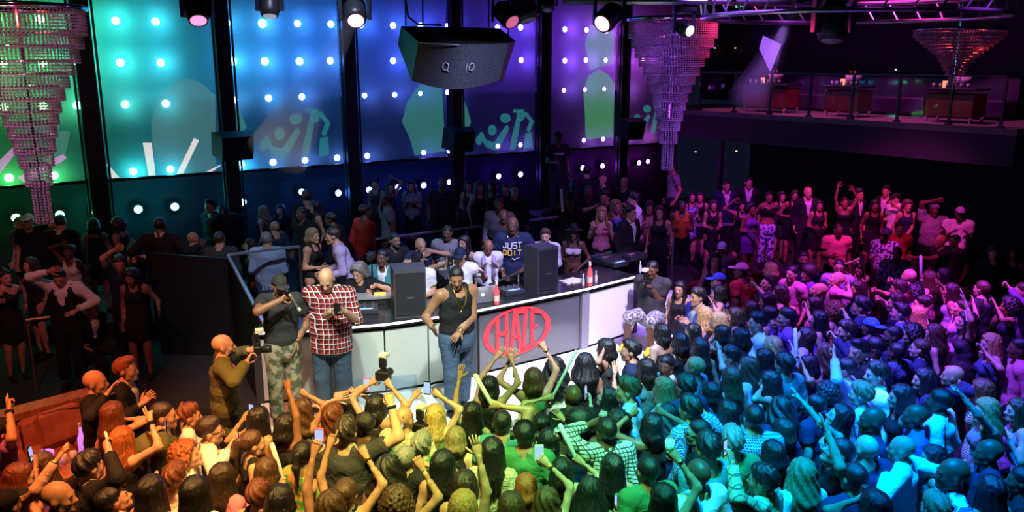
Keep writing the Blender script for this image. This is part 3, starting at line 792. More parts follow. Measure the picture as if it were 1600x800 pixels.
ORANGE, RED, YEL, GRN, TEAL, CYAN, BLU, VIO, MAG, WHT = (1, .20, .03), (1, .05, .03), (1, .62, .10), (.35, 1, .15), (.03, .85, .55), (.0, .62, 1), (.02, .10, 1), (.25, .03, 1), (1, .03, .75), (1, .95, .92)
SPOTS = [  # location, target pixel + height, colour, watts, cone
    ((-5.2, 5.0, 7.6), (70, 690, 1.2), (1, .22, .06), 2000, 44), ((-2.6, 5.6, 7.6), (200, 740, 1.3), (1, .26, .05), 1700, 34),
    ((-1.8, 4.6, 7.6), (390, 720, 1.4), (1, .52, .16), 2500, 36), ((-.4, 4.4, 7.6), (570, 720, 1.4), (1, .70, .18), 2000, 32),
    ((.3, 4.2, 7.6), (760, 720, 1.4), (.45, .95, .20), 1900, 32), ((.6, 4.6, 7.6), (920, 720, 1.4), (.08, .90, .28), 1700, 32),
    ((.9, 5.2, 7.6), (1080, 720, 1.4), (.0, .68, .55), 2000, 32), ((1.4, 5.6, 7.6), (1270, 720, 1.4), (.0, .30, 1), 4200, 36),
    ((2.4, 6.2, 7.6), (1480, 720, 1.4), (.0, .22, 1), 6200, 38), ((.9, 7.4, 7.6), (1050, 590, 1.4), (.0, .40, .9), 2400, 32),
    ((1.6, 8.6, 7.6), (1250, 570, 1.4), (.04, .15, 1), 4200, 36), ((2.8, 8.8, 7.6), (1450, 570, 1.4), (.17, .06, 1), 6000, 36),
    ((2.4, 10.8, 7.6), (1160, 470, 1.4), (.30, .09, 1), 2600, 34), ((4.2, 10.6, 7.6), (1380, 470, 1.4), (.60, .05, 1), 4800, 36),
    ((5.6, 9.6, 7.6), (1560, 500, 1.4), (.42, .05, 1), 3600, 34), ((4.0, 13.0, 7.6), (1170, 340, 1.5), (.62, .04, .90), 2000, 36),
    ((5.6, 12.0, 7.6), (1370, 370, 1.3), (1, .04, .55), 3000, 36),
    ((-2.2, 4.4, 7.8), (450, 520, 1.4), (1, .80, .66), 1700, 24), ((-1.0, 4.8, 7.8), (600, 580, 1.2), (.75, 1, .80), 1900, 26),
    ((.2, 5.0, 7.8), (735, 540, 1.3), (.95, 1, .97), 2700, 26), ((1.6, 5.4, 7.8), (890, 590, 1.0), (.92, .92, 1), 4200, 22),
    ((3.0, 7.0, 7.8), (1000, 510, 1.1), (.88, .78, 1), 4400, 22),
    ((-1.6, 7.4, 7.8), (480, 400, 2.0), (.62, .72, 1), 900, 34), ((1.0, 7.2, 7.8), (700, 410, 2.0), (.52, .58, 1), 2000, 32), ((2.8, 8.2, 7.8), (880, 400, 2.0), (.52, .34, 1), 1900, 32), ((3.4, 10.2, 7.6), (985, 345, 1.8), (.42, .14, 1), 1500, 34), ((-1.8, 9.8, 7.6), (560, 310, 1.9), (.22, .28, 1), 420, 38),
    ((-4.5, 5.0, 7.6), (110, 450, 1.8), (1, .26, .16), 460, 36), ((-4.0, 6.0, 7.6), (60, 360, 1.8), (1, .30, .70), 260, 36),
    ((-1.8, 6.0, 7.8), (350, 560, 1.4), (1, .86, .5), 480, 20),
    ((-4.6, 5.6, 7.6), (425, 450, 2.2), (1, .05, .60), 380, 10), ((-3.5, 5.0, 7.6), (685, 450, 2.0), (1, .08, .5), 420, 8),
]
for i, (lc, (px, py, z), c, pw, an) in enumerate(SPOTS):
    spot('truss_spot', lc, at_z(px, py, z), c, pw, an, .8)

# ------------------------------------------------------------------ levels and walls
ZP, ZL = .78, .36
WD = np.array((.8506, .5257, 0.)); WN = np.array((.5257, -.8506, 0.))      # back wall direction and inward normal
WP = np.array((-7.3, 16.0, 0.))
SP = WP + WN * .45                                                         # plane of the hanging film screens
CORNER = np.array((4.6, 23.35, 0.)); RD = np.array((.58, -.8146, 0.)); RN = np.array((-.8146, -.58, 0.))
dark = mat('black_wall', (.012, .012, .016), .7)
M_floor = mat('dance_floor_dark', (.03, .028, .03), .35, fn=noise_color((.02, .018, .02), (.05, .045, .045), 6.))
M_black = mat('matt_black', (.010, .010, .011), .55); M_metal = mat('brushed_steel', (.35, .35, .37), .35, .9); M_dmetal = mat('dark_metal', (.05, .05, .055), .4, .8)
M_carpet = mat('platform_carpet', (.02, .016, .02), .9, fn=noise_color((.014, .012, .015), (.03, .022, .026), 30., bump=.2))


def structure(o): o['kind'] = 'structure'; return o


m = MB(); m.box((2, 13, -.05), (34, 34, .1)); structure(m.build('floor', M_floor))
m = MB(); m.box((2, 13, 9.55), (34, 34, .1)); structure(m.build('ceiling', dark))
a = WP - WD * 9.; b = CORNER
def slab(name, a, b, n, t, z0, z1, mt, off=0.):
    a = np.array(a) - np.array(n) * off; b = np.array(b) - np.array(n) * off; d = b - a; L = np.linalg.norm(d); c = (a + b) / 2 - np.array(n) * t / 2
    m = MB(); m.box((c[0], c[1], (z0 + z1) / 2), (L, t, z1 - z0), math.atan2(d[1], d[0])); return m.build(name, mt)
def wallfn(nt, b):
    tc = nd(nt, 'ShaderNodeTexCoord'); sp = nd(nt, 'ShaderNodeSeparateXYZ'); nt.links.new(tc.outputs['Object'], sp.inputs[0])
    mu = nd(nt, 'ShaderNodeMath', operation='MULTIPLY'); mu.inputs[1].default_value = 9.; nt.links.new(sp.outputs[2], mu.inputs[0])
    fr = nd(nt, 'ShaderNodeMath', operation='FRACT'); nt.links.new(mu.outputs[0], fr.inputs[0])
    lt = nd(nt, 'ShaderNodeMath', operation='LESS_THAN'); lt.inputs[1].default_value = .14; nt.links.new(fr.outputs[0], lt.inputs[0])
    mx = nd(nt, 'ShaderNodeMix', data_type='RGBA'); nt.links.new(lt.outputs[0], mx.inputs[0]); mx.inputs[6].default_value = (.52, .52, .55, 1); mx.inputs[7].default_value = (.14, .14, .16, 1)
    nt.links.new(mx.outputs[2], b.inputs['Base Color'])
back_mat = mat('slatted_grey_wall', (.5, .5, .52), .7, fn=wallfn)
structure(slab('wall_back', a, b, WN, .2, 4.1, 9.5, back_mat))
structure(slab('wall_back_lower', a, b, WN, .2, 0, 4.1, mat('dark_blue_lower_wall', (.022, .022, .032), .6)))
structure(slab('wall_right', CORNER, CORNER + RD * 26, RN, .2, 0, 9.5, dark, off=3.2))
structure(slab('wall_left', (-15., -3.5, 0), (-15., 12.0, 0), (1, 0, 0), .2, 0, 9.5, dark))
structure(slab('wall_near', (-15, -3.5, 0), (19, -3.5, 0), (0, 1, 0), .2, 0, 9.5, dark))

# platform at the left and behind the booth (one continuous raised floor) -------------------------------------------------
def flat_poly(name, pts, z0, z1, mt): m = MB(); m.prism([(p[0], p[1]) for p in pts], z1 - z0, Matrix.Translation((0, 0, z0))); return m.build(name, mt)
BASE = [at_z(x, y, ZP) for x, y in ((408, 630), (470, 627), (540, 620), (605, 613), (670, 602), (740, 588), (912, 545), (990, 520))]
EDGE = [at_z(x, y, ZP) for x, y in ((398, 692), (470, 692), (560, 690), (650, 685), (740, 672), (830, 650), (920, 622), (1000, 587), (1062, 549), (1100, 513))]
wl = WP - WD * 8; wm = at_plane(445, 250, WP, WN); wr_ = at_plane(272, 250, WP, WN)
structure(flat_poly('floor_left_platform', [at_z(-330, 700, ZL), at_z(0, 648, ZL), at_z(137, 625, ZL), at_z(260, 640, ZL), at_z(392, 640, ZL), BASE[0], wm, wl], 0, ZL, M_carpet))
structure(flat_poly('floor_back_riser', [wl, at_z(-330, 540, .62), at_z(0, 512, .62), at_z(272, 500, .62), wr_], 0, .62, M_carpet))
structure(flat_poly('floor_booth', [BASE[0], BASE[2], BASE[4], BASE[5], BASE[6], BASE[7], at_z(1105, 470, ZP), at_z(1062, 400, ZP), CORNER, wm], 0, ZP - .012, M_carpet))
white = mat('white_stage_gloss', (.80, .80, .80), .28, spec=.5, fn=noise_color((.72, .72, .72), (.84, .84, .84), 3.))
stage_poly = EDGE + [at_z(1112, 470, ZP), at_z(1000, 480, ZP)] + BASE[::-1]
st = flat_poly('stage_floor', stage_poly, .0, ZP, white); structure(st)
fp = [at_z(1062, 424, ZL), at_z(1290, 424, ZL), at_z(1420, 410, ZL), at_z(1700, 410, ZL), CORNER + RD * 15 - RN * 3., CORNER - RN * 3., CORNER]
structure(flat_poly('floor_far_platform', fp, 0, ZL - .006, M_carpet))

# ------------------------------------------------------------------ back wall: pillars, film screens, lamps
def sp_s(px, py=96): p = at_plane(px, py, SP, WN); return float(np.dot(p - SP, WD))
PIL = [(131, .30), (347, .26), (541, .26), (707, .24), (845, .24), (970, .22)]
names = ['leftmost black pillar between the hanging screens, beside the crystal chandelier', 'black pillar with a small loudspeaker behind the denim-shirted man', 'black pillar with no loudspeaker just left of the hanging speaker cluster',
         'black pillar directly behind the big hanging loudspeaker', 'black pillar above the dark figure in the script T-shirt', 'rightmost black pillar, beside the violet chandelier']
for i, (px, wd) in enumerate(PIL):
    s0 = sp_s(px); c = SP + WD * s0 + WN * .12
    m = MB(); m.box((c[0], c[1], (ZP + 9.3) / 2), (wd, .2, 9.3 - ZP), math.atan2(WD[1], WD[0])); r = empty('pillar', (0, 0, 0)); structure(r)
    m.build('post', M_black, r)
    for sd in (-1, 1):
        e = c + WD * sd * (wd / 2 + .05) + WN * .06; m = MB(); m.tube([(e[0], e[1], ZP), (e[0], e[1], 9.2)], .022, 8); m.build('rail_tube', M_dmetal, r)
film = bpy.data.materials.new('holographic_film'); film.use_nodes = True
nt = film.node_tree; nt.nodes.clear(); out = nd(nt, 'ShaderNodeOutputMaterial'); tr = nd(nt, 'ShaderNodeBsdfTransparent'); tl = nd(nt, 'ShaderNodeBsdfTranslucent'); mx = nd(nt, 'ShaderNodeMixShader')
tr.inputs[0].default_value = (.92, .94, .96, 1); tl.inputs[0].default_value = (.9, .9, .92, 1); mx.inputs[0].default_value = .36
nt.links.new(tr.outputs[0], mx.inputs[1]); nt.links.new(tl.outputs[0], mx.inputs[2]); nt.links.new(mx.outputs[0], out.inputs[0])
ss = [sp_s(-330)] + [sp_s(p) for p, _ in PIL] + [sp_s(1043)]
SCR_Z0 = 2.72
scr_lab = ['translucent film screen glowing green behind the red and green chandelier', 'cyan translucent film screen with white light bars at its foot', 'bright blue translucent film screen with raised cameras projected low', 'deep blue film screen left of the hanging loudspeaker cluster',
           'blue-violet film screen right of the hanging loudspeaker cluster', 'violet film screen showing one tall pale green figure', 'narrow purple film screen behind the violet chandelier']
SCREENS = []
for i in range(7):
    a_ = ss[i] + .16; b_ = ss[i + 1] - .16; c = SP + WD * (a_ + b_) / 2
    m = MB(); w_ = b_ - a_; hgt = 9.0 - SCR_Z0; r = empty('film_screen', (c[0], c[1], SCR_Z0), math.atan2(WD[1], WD[0]))
    tag(r, scr_lab[i], 'screen', 'film screens along the back wall')
    m.add([(-w_ / 2, 0, 0), (w_ / 2, 0, 0), (w_ / 2, 0, hgt), (-w_ / 2, 0, hgt)], [(0, 1, 2, 3)]); m.build('film', film, r)
    m = MB(); m.box((0, 0, -.03), (w_, .05, .05)); m.build('bottom_rail', M_dmetal, r)
    SCREENS.append((r, a_, b_))


def led_color(px):
    st_ = [(0, (.02, 1., .12)), (75, (.02, 1., .18)), (130, (.0, 1., .55)), (190, (.0, .92, .85)), (260, (.0, .62, 1.)), (420, (.0, .28, 1.)), (600, (.0, .08, 1.)), (720, (.03, .02, 1.)), (860, (.15, .015, 1.)), (960, (.45, .03, .95)), (1045, (.85, .04, .75))]
    for (x0, c0), (x1, c1) in zip(st_, st_[1:]):
        if px <= x1:
            t = max(0, (px - x0) / (x1 - x0)); return tuple(a + (b - a) * t for a, b in zip(c0, c1))
    return st_[-1][1]


LEDS = []
for y, xs in ((33, (-60, -5, 62, 118, 180, 242)), (98, (-50, 5, 66, 122, 187, 250)), (163, (5, 67, 120, 195, 258)), (268, (-45, 14, 84, 207, 265)), (328, (-40, 25, 93, 150, 215, 272))):
    LEDS += [(x, y - (x - 190) * .02 * ((y - 96) / 66.), 1.) for x in xs]
LEDS += [(354, 36, .6), (408, 37, 1.4), (463, 37, .9), (515, 38, 1.), (562, 39, .9), (612, 40, .9), (655, 40, .7), (697, 41, .7), (362, 96, 1.3), (412, 96, 1.2), (466, 96, 1.2), (514, 95, 1.), (612, 95, .9), (418, 153, .9), (470, 151, .8), (366, 156, .6), (568, 149, .5), (615, 148, .5), (655, 146, .35), (697, 144, .35),
         (375, 257, 1.2), (425, 253, .9), (475, 250, .8), (525, 246, .8), (572, 243, .7), (660, 238, .6), (700, 235, .6), (378, 315, .9), (470, 299, .7), (527, 301, .8), (575, 296, .8), (620, 292, .8), (660, 289, .8), (700, 284, .6),
         (775, 43, .8), (811, 43, .9), (774, 94, .5), (812, 94, .8), (776, 228, .5), (811, 226, .5), (777, 275, .7), (811, 272, .8), (880, 46, .8), (914, 47, .7), (945, 49, .6), (977, 50, .5), (880, 95, .8), (913, 94, .7), (944, 94, .6), (975, 94, .4), (1002, 94, .5), (879, 141, .5), (912, 140, .4), (942, 139, .4), (974, 140, .4), (910, 219, .5), (940, 217, .5), (972, 215, .4), (1000, 213, .5), (908, 262, .8), (939, 259, .7), (970, 256, .5), (996, 254, .7), (1010, 252, .5)]
LP = WP + WN * .10
hous = MB(); hous.lathe([(.085, 0), (.085, .05), (.070, .075), (.060, .06)], 14); hme = hous.mesh('housing', M_black, True)
lens_me = {}
rowname = ['top row', 'second row', 'third row', 'row along the screen feet', 'lowest row']
cnt = {}
_u = 'first second third fourth fifth sixth seventh eighth ninth'.split(); ORD = _u + 'tenth eleventh twelfth thirteenth fourteenth fifteenth sixteenth seventeenth eighteenth nineteenth twentieth'.split() + ['twenty-' + q for q in _u] + ['thirtieth'] + ['thirty-' + q for q in _u]
LEDS.sort(key=lambda q: q[0])
for px, py, sz in LEDS:
    p = at_plane(px, py, LP, WN); c = led_color(px); key = int(px // 90)
    r = empty('wall_lamp', p); r.rotation_euler = Vector(WN).to_track_quat('Z', 'Y').to_euler()
    row = 0 if py < 70 else 1 if py < 118 else 2 if py < 190 else 3 if py < 270 - (max(px, 0) / 1000.) * 45 + 3 else 4
    cnt[row] = cnt.get(row, 0) + 1
    nm_ = 'green' if px < 125 else 'cyan' if px < 300 else 'blue' if px < 640 else 'violet' if px < 900 else 'magenta'
    tag(r, 'round glowing %s wall lamp, %s from the left in the %s' % (nm_, ORD[cnt[row] - 1], rowname[row]), 'wall lamp', 'lamps dotted over the back wall')
    r.scale = (.75 + .5 * sz,) * 3; link('housing', hme, r)
    if key not in lens_me:
        lm = MB(); lm.lathe([(.062, .055), (.050, .075), (.025, .086), (.001, .09)], 14)
        ec = tuple(.18 * 1 + .82 * v for v in c); lens_me[key] = lm.mesh('lens', mat('led_lens_%d' % key, (.8, .8, .8), emit=ec, estr=14.), True)
    link('lens', lens_me[key], r)
    L = bpy.data.lights.new('wall_lamp_light', 'POINT'); L.color = c; L.energy = LED_W * sz * (1.1, 1.1, .5, .22, 1.3)[row] * (.45 if px < 100 else 1.); L.shadow_soft_size = .07
    o = bpy.data.objects.new('wall_lamp_light', L); col.objects.link(o); o.location = p + WN * .17

# pictures projected on the film: flat shapes of light lying on it
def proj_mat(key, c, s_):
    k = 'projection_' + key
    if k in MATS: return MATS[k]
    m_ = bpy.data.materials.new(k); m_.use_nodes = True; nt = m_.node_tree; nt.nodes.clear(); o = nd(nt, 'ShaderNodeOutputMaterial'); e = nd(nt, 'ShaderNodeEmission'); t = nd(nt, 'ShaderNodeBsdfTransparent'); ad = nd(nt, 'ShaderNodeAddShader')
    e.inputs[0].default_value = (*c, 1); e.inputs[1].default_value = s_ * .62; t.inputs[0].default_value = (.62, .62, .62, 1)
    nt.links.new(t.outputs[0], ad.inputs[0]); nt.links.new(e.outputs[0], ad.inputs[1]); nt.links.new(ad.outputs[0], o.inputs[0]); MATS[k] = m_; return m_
def on_screen(polys, name, mt, off=.012):
    """polys in photo pixels of points lying on the screens' plane; each is parented to the screen it lies on"""
    P0 = SP + WN * off
    for poly in polys:
        w3 = [at_plane(x, y, P0, WN) for x, y in poly]; c = np.mean(w3, 0); s0 = float(np.dot(c - SP, WD))
        r = min(SCREENS, key=lambda q: 0 if q[1] < s0 < q[2] else min(abs(q[1] - s0), abs(q[2] - s0)))
        lo, hi = r[1] + .02, r[2] - .02; pts = []
        for p in w3:
            s_ = min(max(float(np.dot(p - SP, WD)), lo), hi); pts.append((s_ - (r[1] + r[2]) / 2, -off, max(p[2] - SCR_Z0, .01)))
        m = MB(); m.add(pts, [tuple(range(len(pts)))]); m.build(name, mt, r[0])
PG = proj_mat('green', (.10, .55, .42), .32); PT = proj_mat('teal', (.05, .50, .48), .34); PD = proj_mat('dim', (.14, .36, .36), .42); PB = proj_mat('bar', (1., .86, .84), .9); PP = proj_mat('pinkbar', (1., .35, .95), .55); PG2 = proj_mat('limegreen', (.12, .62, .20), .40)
def arc(pts): return pts
on_screen([[(236, 190), (250, 150), (275, 128), (297, 122), (318, 132), (338, 150), (338, 272), (262, 276), (240, 240)]], 'projected_figure', PD)
on_screen([[(364, 160), (376, 176), (386, 200), (378, 206), (366, 206)], [(628, 190), (636, 160), (655, 132), (690, 122), (696, 236), (648, 243), (640, 215)], [(722, 150), (730, 168), (736, 190), (733, 200), (722, 202)]], 'projected_figure', PG)
on_screen([[(911, 140), (920, 118), (936, 108), (950, 116), (960, 130), (961, 214), (915, 218), (914, 180)], [(914, 70), (922, 40), (940, 14), (955, 18), (960, 60), (958, 100), (940, 104), (922, 110)]], 'projected_figure', PG2)
def crowd_shape(x, y, k):
    """heads, raised forearms and a camera as separate light shapes, k = size"""
    def q(*p): return [(x + a * k, y + b * k) for a, b in p]
    el = lambda cx, cy, rx, ry: q(*[(cx + rx * math.cos(t), cy + ry * math.sin(t)) for t in np.linspace(0, 2 * math.pi, 10, endpoint=False)])
    return [el(-22, 4, 8, 10), el(2, -18, 10, 9), el(30, -22, 8, 10), q((-40, 6), (-32, 22), (-18, 26), (-2, 2), (4, -6), (10, 0), (-6, 30), (-14, 42), (-34, 34), (-46, 10)), q((14, 14), (22, -18), (30, -16), (24, 20), (20, 40), (10, 40)), q((16, -34), (36, -34), (36, -28), (16, -28)), q((40, -30), (54, -12), (46, 8), (40, 4), (46, -12), (34, -26)), q((38, 10), (50, 8), (52, 36), (36, 38)), el(-46, 22, 6, 9)]
on_screen(crowd_shape(460, 205, 1.05), 'projected_crowd', PT); on_screen(crowd_shape(788, 200, .86), 'projected_crowd', PT); on_screen(crowd_shape(1010, 182, .66), 'projected_crowd', PT)
on_screen([[(75, 240), (84, 205), (110, 205), (98, 262), (86, 268)], [(66, 202), (72, 195), (92, 197), (90, 208), (70, 212)], [(52, 200), (58, 190), (66, 192), (64, 208)]], 'projected_crowd', PD)
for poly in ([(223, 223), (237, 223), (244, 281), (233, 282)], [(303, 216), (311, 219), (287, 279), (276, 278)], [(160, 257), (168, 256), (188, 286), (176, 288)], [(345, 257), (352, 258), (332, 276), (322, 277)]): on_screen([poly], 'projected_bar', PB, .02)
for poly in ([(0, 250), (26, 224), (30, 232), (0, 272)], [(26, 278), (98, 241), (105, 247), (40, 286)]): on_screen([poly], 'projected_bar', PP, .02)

# ------------------------------------------------------------------ balcony on the right
ZB = 3.58
BAL0 = CORNER - WD * .0 + RN * .0; BALA = at_z(1062, 171, ZB); BALB = at_z(1564, 201, ZB)
bd = (BALB - BALA); bd[2] = 0; bd /= np.linalg.norm(bd); bn = np.array((-bd[1], bd[0], 0.)) * -1
if bn[0] > 0: bn = -bn
def bal(s_, d_, z): p = BALA + bd * s_ - bn * d_; return (float(p[0]), float(p[1]), float(z))
LB = float(np.linalg.norm((BALB - BALA)[:2])) + .1
brz = math.atan2(bd[1], bd[0])
m = MB(); c = bal(LB / 2 - .6, 1.6, ZB - .06); m.box(c, (LB + 1.6, 3.2, .12), brz); structure(m.build('floor_balcony', mat('balcony_floor', (.16, .14, .16), .45)))
m = MB(); c = bal(LB / 2 - .6, .05, ZB - .42); m.box(c, (LB + 1.6, .10, .60), brz); structure(m.build('wall_balcony_fascia', mat('fascia', (.035, .032, .05), .6)))
c = bal(LB / 2 - .6, 3.35, 6.3); m = MB(); m.box(c, (LB + 3, .2, 5.2), brz); structure(m.build('wall_balcony_rear', mat('balcony_rear', (.03, .022, .045), .7)))
rail = empty('balcony_railing', bal(0, .12, ZB), brz); tag(rail, 'dark balcony railing with clear glass and slim posts above the far platform', 'railing')
glassm = bpy.data.materials.new('clear_glass'); glassm.use_nodes = True
nt = glassm.node_tree; nt.nodes.clear(); out = nd(nt, 'ShaderNodeOutputMaterial'); tr = nd(nt, 'ShaderNodeBsdfTransparent'); gl = nd(nt, 'ShaderNodeBsdfGlossy'); mx = nd(nt, 'ShaderNodeMixShader')
tr.inputs[0].default_value = (.90, .94, .97, 1); gl.inputs[1].default_value = .03; mx.inputs[0].default_value = .035
nt.links.new(tr.outputs[0], mx.inputs[1]); nt.links.new(gl.outputs[0], mx.inputs[2]); nt.links.new(mx.outputs[0], out.inputs[0])
glass_b = glassm.copy(); glass_b.name = 'balcony_glass'; [setattr(n_.inputs[0], 'default_value', .012) for n_ in glass_b.node_tree.nodes if n_.type == 'MIX_SHADER']
posts = []
for px in (1094, 1148, 1204, 1266, 1332, 1405, 1487, 1570):
    d = ray(px, 150); A2 = np.array([[d[0], -bd[0]], [d[1], -bd[1]]]); t_, s_ = np.linalg.solve(A2, (BALA - bn * .12)[:2]); posts.append(float(s_))
for i, s_ in enumerate(posts):
    m = MB(); m.box((s_, 0, .48), (.05, .05, .96)); m.box((s_, 0, .02), (.12, .10, .04)); m.build('post', M_dmetal, rail)
    if i: m = MB(); m.box(((posts[i - 1] + s_) / 2, 0, .50), (s_ - posts[i - 1] - .07, .012, .82)); m.build('glass_pane', glass_b, rail)
m = MB(); m.bar((posts[0], 0, .98), (posts[-1], 0, .98), .05, .04); m.build('top_rail', M_dmetal, rail)
M_red = mat('red_leather', (.22, .018, .03), .32, fn=noise_color((.17, .012, .022), (.28, .024, .04), 7., bump=.15)); M_chrome = mat('chrome', (.8, .8, .82), .12, 1.)
M_glass2 = mat('frosted_tumbler', (.75, .78, .85), .1, spec=.8); M_gold = mat('gold', (.75, .48, .12), .28, 1.); M_paper = mat('white_paper', (.75, .74, .72), .7)
cabs = [((1162, 1226), 'nearest the corner chandelier'), ((1288, 1340), 'in the middle of the three'), ((1445, 1520), 'farthest from the corner')]
for (x0, x1), wh in cabs:
    def sof(px, dd):
        d = ray(px, 165); A2 = np.array([[d[0], -bd[0]], [d[1], -bd[1]]]); return float(np.linalg.solve(A2, (BALA - bn * dd)[:2])[1])
    s0, s1 = sof(x0, .75), sof(x1, .75); w_ = s1 - s0; r = empty('balcony_cabinet', bal((s0 + s1) / 2, 1.05, ZB), brz); tag(r, 'red leather cabinet table on the balcony, ' + wh, 'cabinet', 'red cabinets on the balcony')
    m = MB(); m.box((0, 0, .36), (w_, .6, .48), bev=.02); m.build('body', M_red, r)
    m = MB(); m.box((0, 0, .685), (w_ + .06, .66, .05), bev=.01); m.build('table_top', M_black, r)
    for sx in (-1, 1):
        for sy in (-1, 1): m = MB(); m.tube([(sx * (w_ / 2 - .04), sy * .25, 0), (sx * (w_ / 2 - .03), sy * .26, .13)], [.025, .04], 8); m.build('foot', M_chrome, r)
    m = MB(); m.tube([(-w_ / 2 - .01, -.31, .14), (-w_ / 2 - .02, -.32, .58)], .022, 8); m.build('corner_trim', M_chrome, r)
    m = MB(); m.tube([(-.25 * w_ + .03 * math.cos(t), -.315, .34 + .03 * math.sin(t)) for t in np.linspace(0, 2 * math.pi, 12)], .007, 6, cap=False); m.build('ring_pull', M_chrome, r)
    for k in range(6):
        x = -w_ / 2 + .10 + k * w_ / 7.; g = empty('tumbler', bal((s0 + s1) / 2 + x, 1.05 + .22 * -1 * -1 - .44, ZB + .71), brz)
        m = MB(); m.lathe([(.024, 0), (.030, .10), (.026, .10), (.021, .012)], 10); o = m.build('cup', M_glass2, g, True)
        tag(g, 'clear tumbler standing along the front of the balcony cabinet ' + wh, 'glass', 'tumblers on the balcony cabinet ' + wh)
    b_ = empty('ice_bucket', bal((s0 + s1) / 2 + .05, 1.1, ZB + .71), brz); tag(b_, 'clear ice bucket with bottles on the balcony cabinet ' + wh, 'bucket')
    m = MB(); m.lathe([(.14, 0), (.19, .24), (.18, .24), (.13, .015)], 16); m.build('bowl', M_glass2, b_, True)
    for k, (dx, cc) in enumerate(((-.06, (.30, .02, .02)), (.05, (.02, .14, .05)), (.0, (.4, .25, .05)))):
        m = MB(); m.lathe([(.036, .03), (.036, .20), (.013, .28), (.013, .34)], 10, (dx, .03 * k - .03, 0)); m.build('bottle_neck', mat('bottle_%d' % k, cc, .12), b_, True)
    cd = empty('candle_holder', bal((s0 + s1) / 2 - w_ * .36, 1.25, ZB + .71), brz); tag(cd, 'small glowing candle holder on the balcony cabinet ' + wh, 'candle'); m = MB(); m.lathe([(.05, 0), (.055, .14), (.045, .14), (.04, .02)], 12); m.build('cup', mat('candle_glow', (.8, .4, .2), emit=(1, .32, .12), estr=1.2), cd, True)
    L = bpy.data.lights.new('cabinet_spot', 'SPOT'); L.energy = 420; L.color = (1, .12, .55); L.spot_size = R(60); o = bpy.data.objects.new('cabinet_spot', L); col.objects.link(o); o.location = bal((s0 + s1) / 2 - .6, .25, 7.4)
    o.rotation_euler = (Vector(bal((s0 + s1) / 2, 1.0, ZB + .4)) - o.location).to_track_quat('-Z', 'Y').to_euler()
# long dark sofa behind the cabinets
sf = empty('balcony_sofa', bal(LB * .45, 2.6, ZB), brz); tag(sf, 'long dark sofa along the rear wall of the balcony', 'sofa')
m = MB(); m.box((0, 0, .24), (LB * .85, .8, .40), bev=.05); m.build('seat', mat('violet_leather', (.05, .02, .09), .35), sf); m = MB(); m.box((0, .36, .62), (LB * .85, .18, .6), bev=.05); m.build('backrest', MATS['violet_leather'], sf)
# kite of light projected on the rear wall, put in as a glowing sheet
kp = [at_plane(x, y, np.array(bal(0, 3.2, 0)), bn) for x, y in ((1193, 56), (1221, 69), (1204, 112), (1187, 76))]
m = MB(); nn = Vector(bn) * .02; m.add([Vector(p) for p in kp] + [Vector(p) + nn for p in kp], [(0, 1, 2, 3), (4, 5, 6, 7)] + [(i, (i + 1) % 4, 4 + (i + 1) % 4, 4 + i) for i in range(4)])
tag(m.build('kite_light_patch', mat('kite_glow', (.3, .1, .6), emit=(.32, .10, .80), estr=1.0)), 'kite-shaped patch of violet light cast on the dark balcony wall', 'light panel')
# exit sign
ep = at_plane(1157, 8, np.array(bal(0, 3.1, 0)), bn); r = empty('exit_sign', ep); r.rotation_euler = (0, 0, brz); tag(r, 'small green exit sign high on the dark wall', 'sign')
m = MB(); m.box((0, 0, 0), (.34, .05, .20)); m.build('box', M_black, r); eg = mat('exit_green', (.1, .8, .3), emit=(.05, 1, .3), estr=2.5)
def glyph(strokes, x0, hgt, w_, t): m = MB(); [m.bar((x0 + a * w_, -.03, b * hgt - hgt / 2), (x0 + c_ * w_, -.03, d * hgt - hgt / 2), t, .012, up=(0, 1, 0)) for a, b, c_, d in strokes]; return m
for k, stq in enumerate((((0, 0, 0, 1), (0, 1, 1, 1), (0, .5, .8, .5), (0, 0, 1, 0)), ((0, 0, 1, 1), (0, 1, 1, 0)), ((.5, 0, .5, 1),), ((0, 1, 1, 1), (.5, 0, .5, 1)))): glyph(stq, -.13 + k * .07, .11, .045, .014).build('letter', eg, r)
# small downlights under / over the balcony
for k, (px, py, dd, ec, wh) in enumerate(((1087, 235, 1.6, (1, .8, .5), 'nearest the chandelier tip'), (1151, 234, 1.6, (1, .8, .5), 'beside the purple pipe'), (1254, 226, .3, (.6, .7, 1), 'first of a bluish pair'), (1271, 226, .3, (.6, .7, 1), 'second of a bluish pair'), (1117, 73, 3.1, (1, .85, .6), 'high on the wall, upper of two'), (1149, 73, 3.1, (1, .85, .6), 'under the exit sign'), (1094, 129, 1.5, (1, .8, .6), 'on the balcony post by the chandelier'), (1400, 106, 2., (.7, .6, .9), 'on a stem above the balcony'))):
    p = at_plane(px, py, np.array(bal(0, dd, 0)), bn); r = empty('pin_light', p); tag(r, 'tiny warm pin light on the dark balcony side, ' + wh, 'light', 'pin lights by the balcony')
    m = MB(); m.lathe([(.02, -.03), (.03, .0), (.03, .03)], 8); m.build('housing', M_black, r); m = MB(); [m.tube([(0, 0, .03), (0, 0, float(ZB - .13 - p[2]))], .008, 6), m.build('stem', M_dmetal, r)] if p[2] < ZB - .2 else [m.tube([(0, .02, 0), (0, .02, float(ZB - p[2]))], .008, 6), m.build('stem', M_dmetal, r)] if k == 6 else None; m = MB(); m.lathe([(.018, -.045), (.024, -.03)], 8); m.build('bulb', mat('pin_%d' % (k // 2), (.8, .7, .5), emit=ec, estr=5.), r)
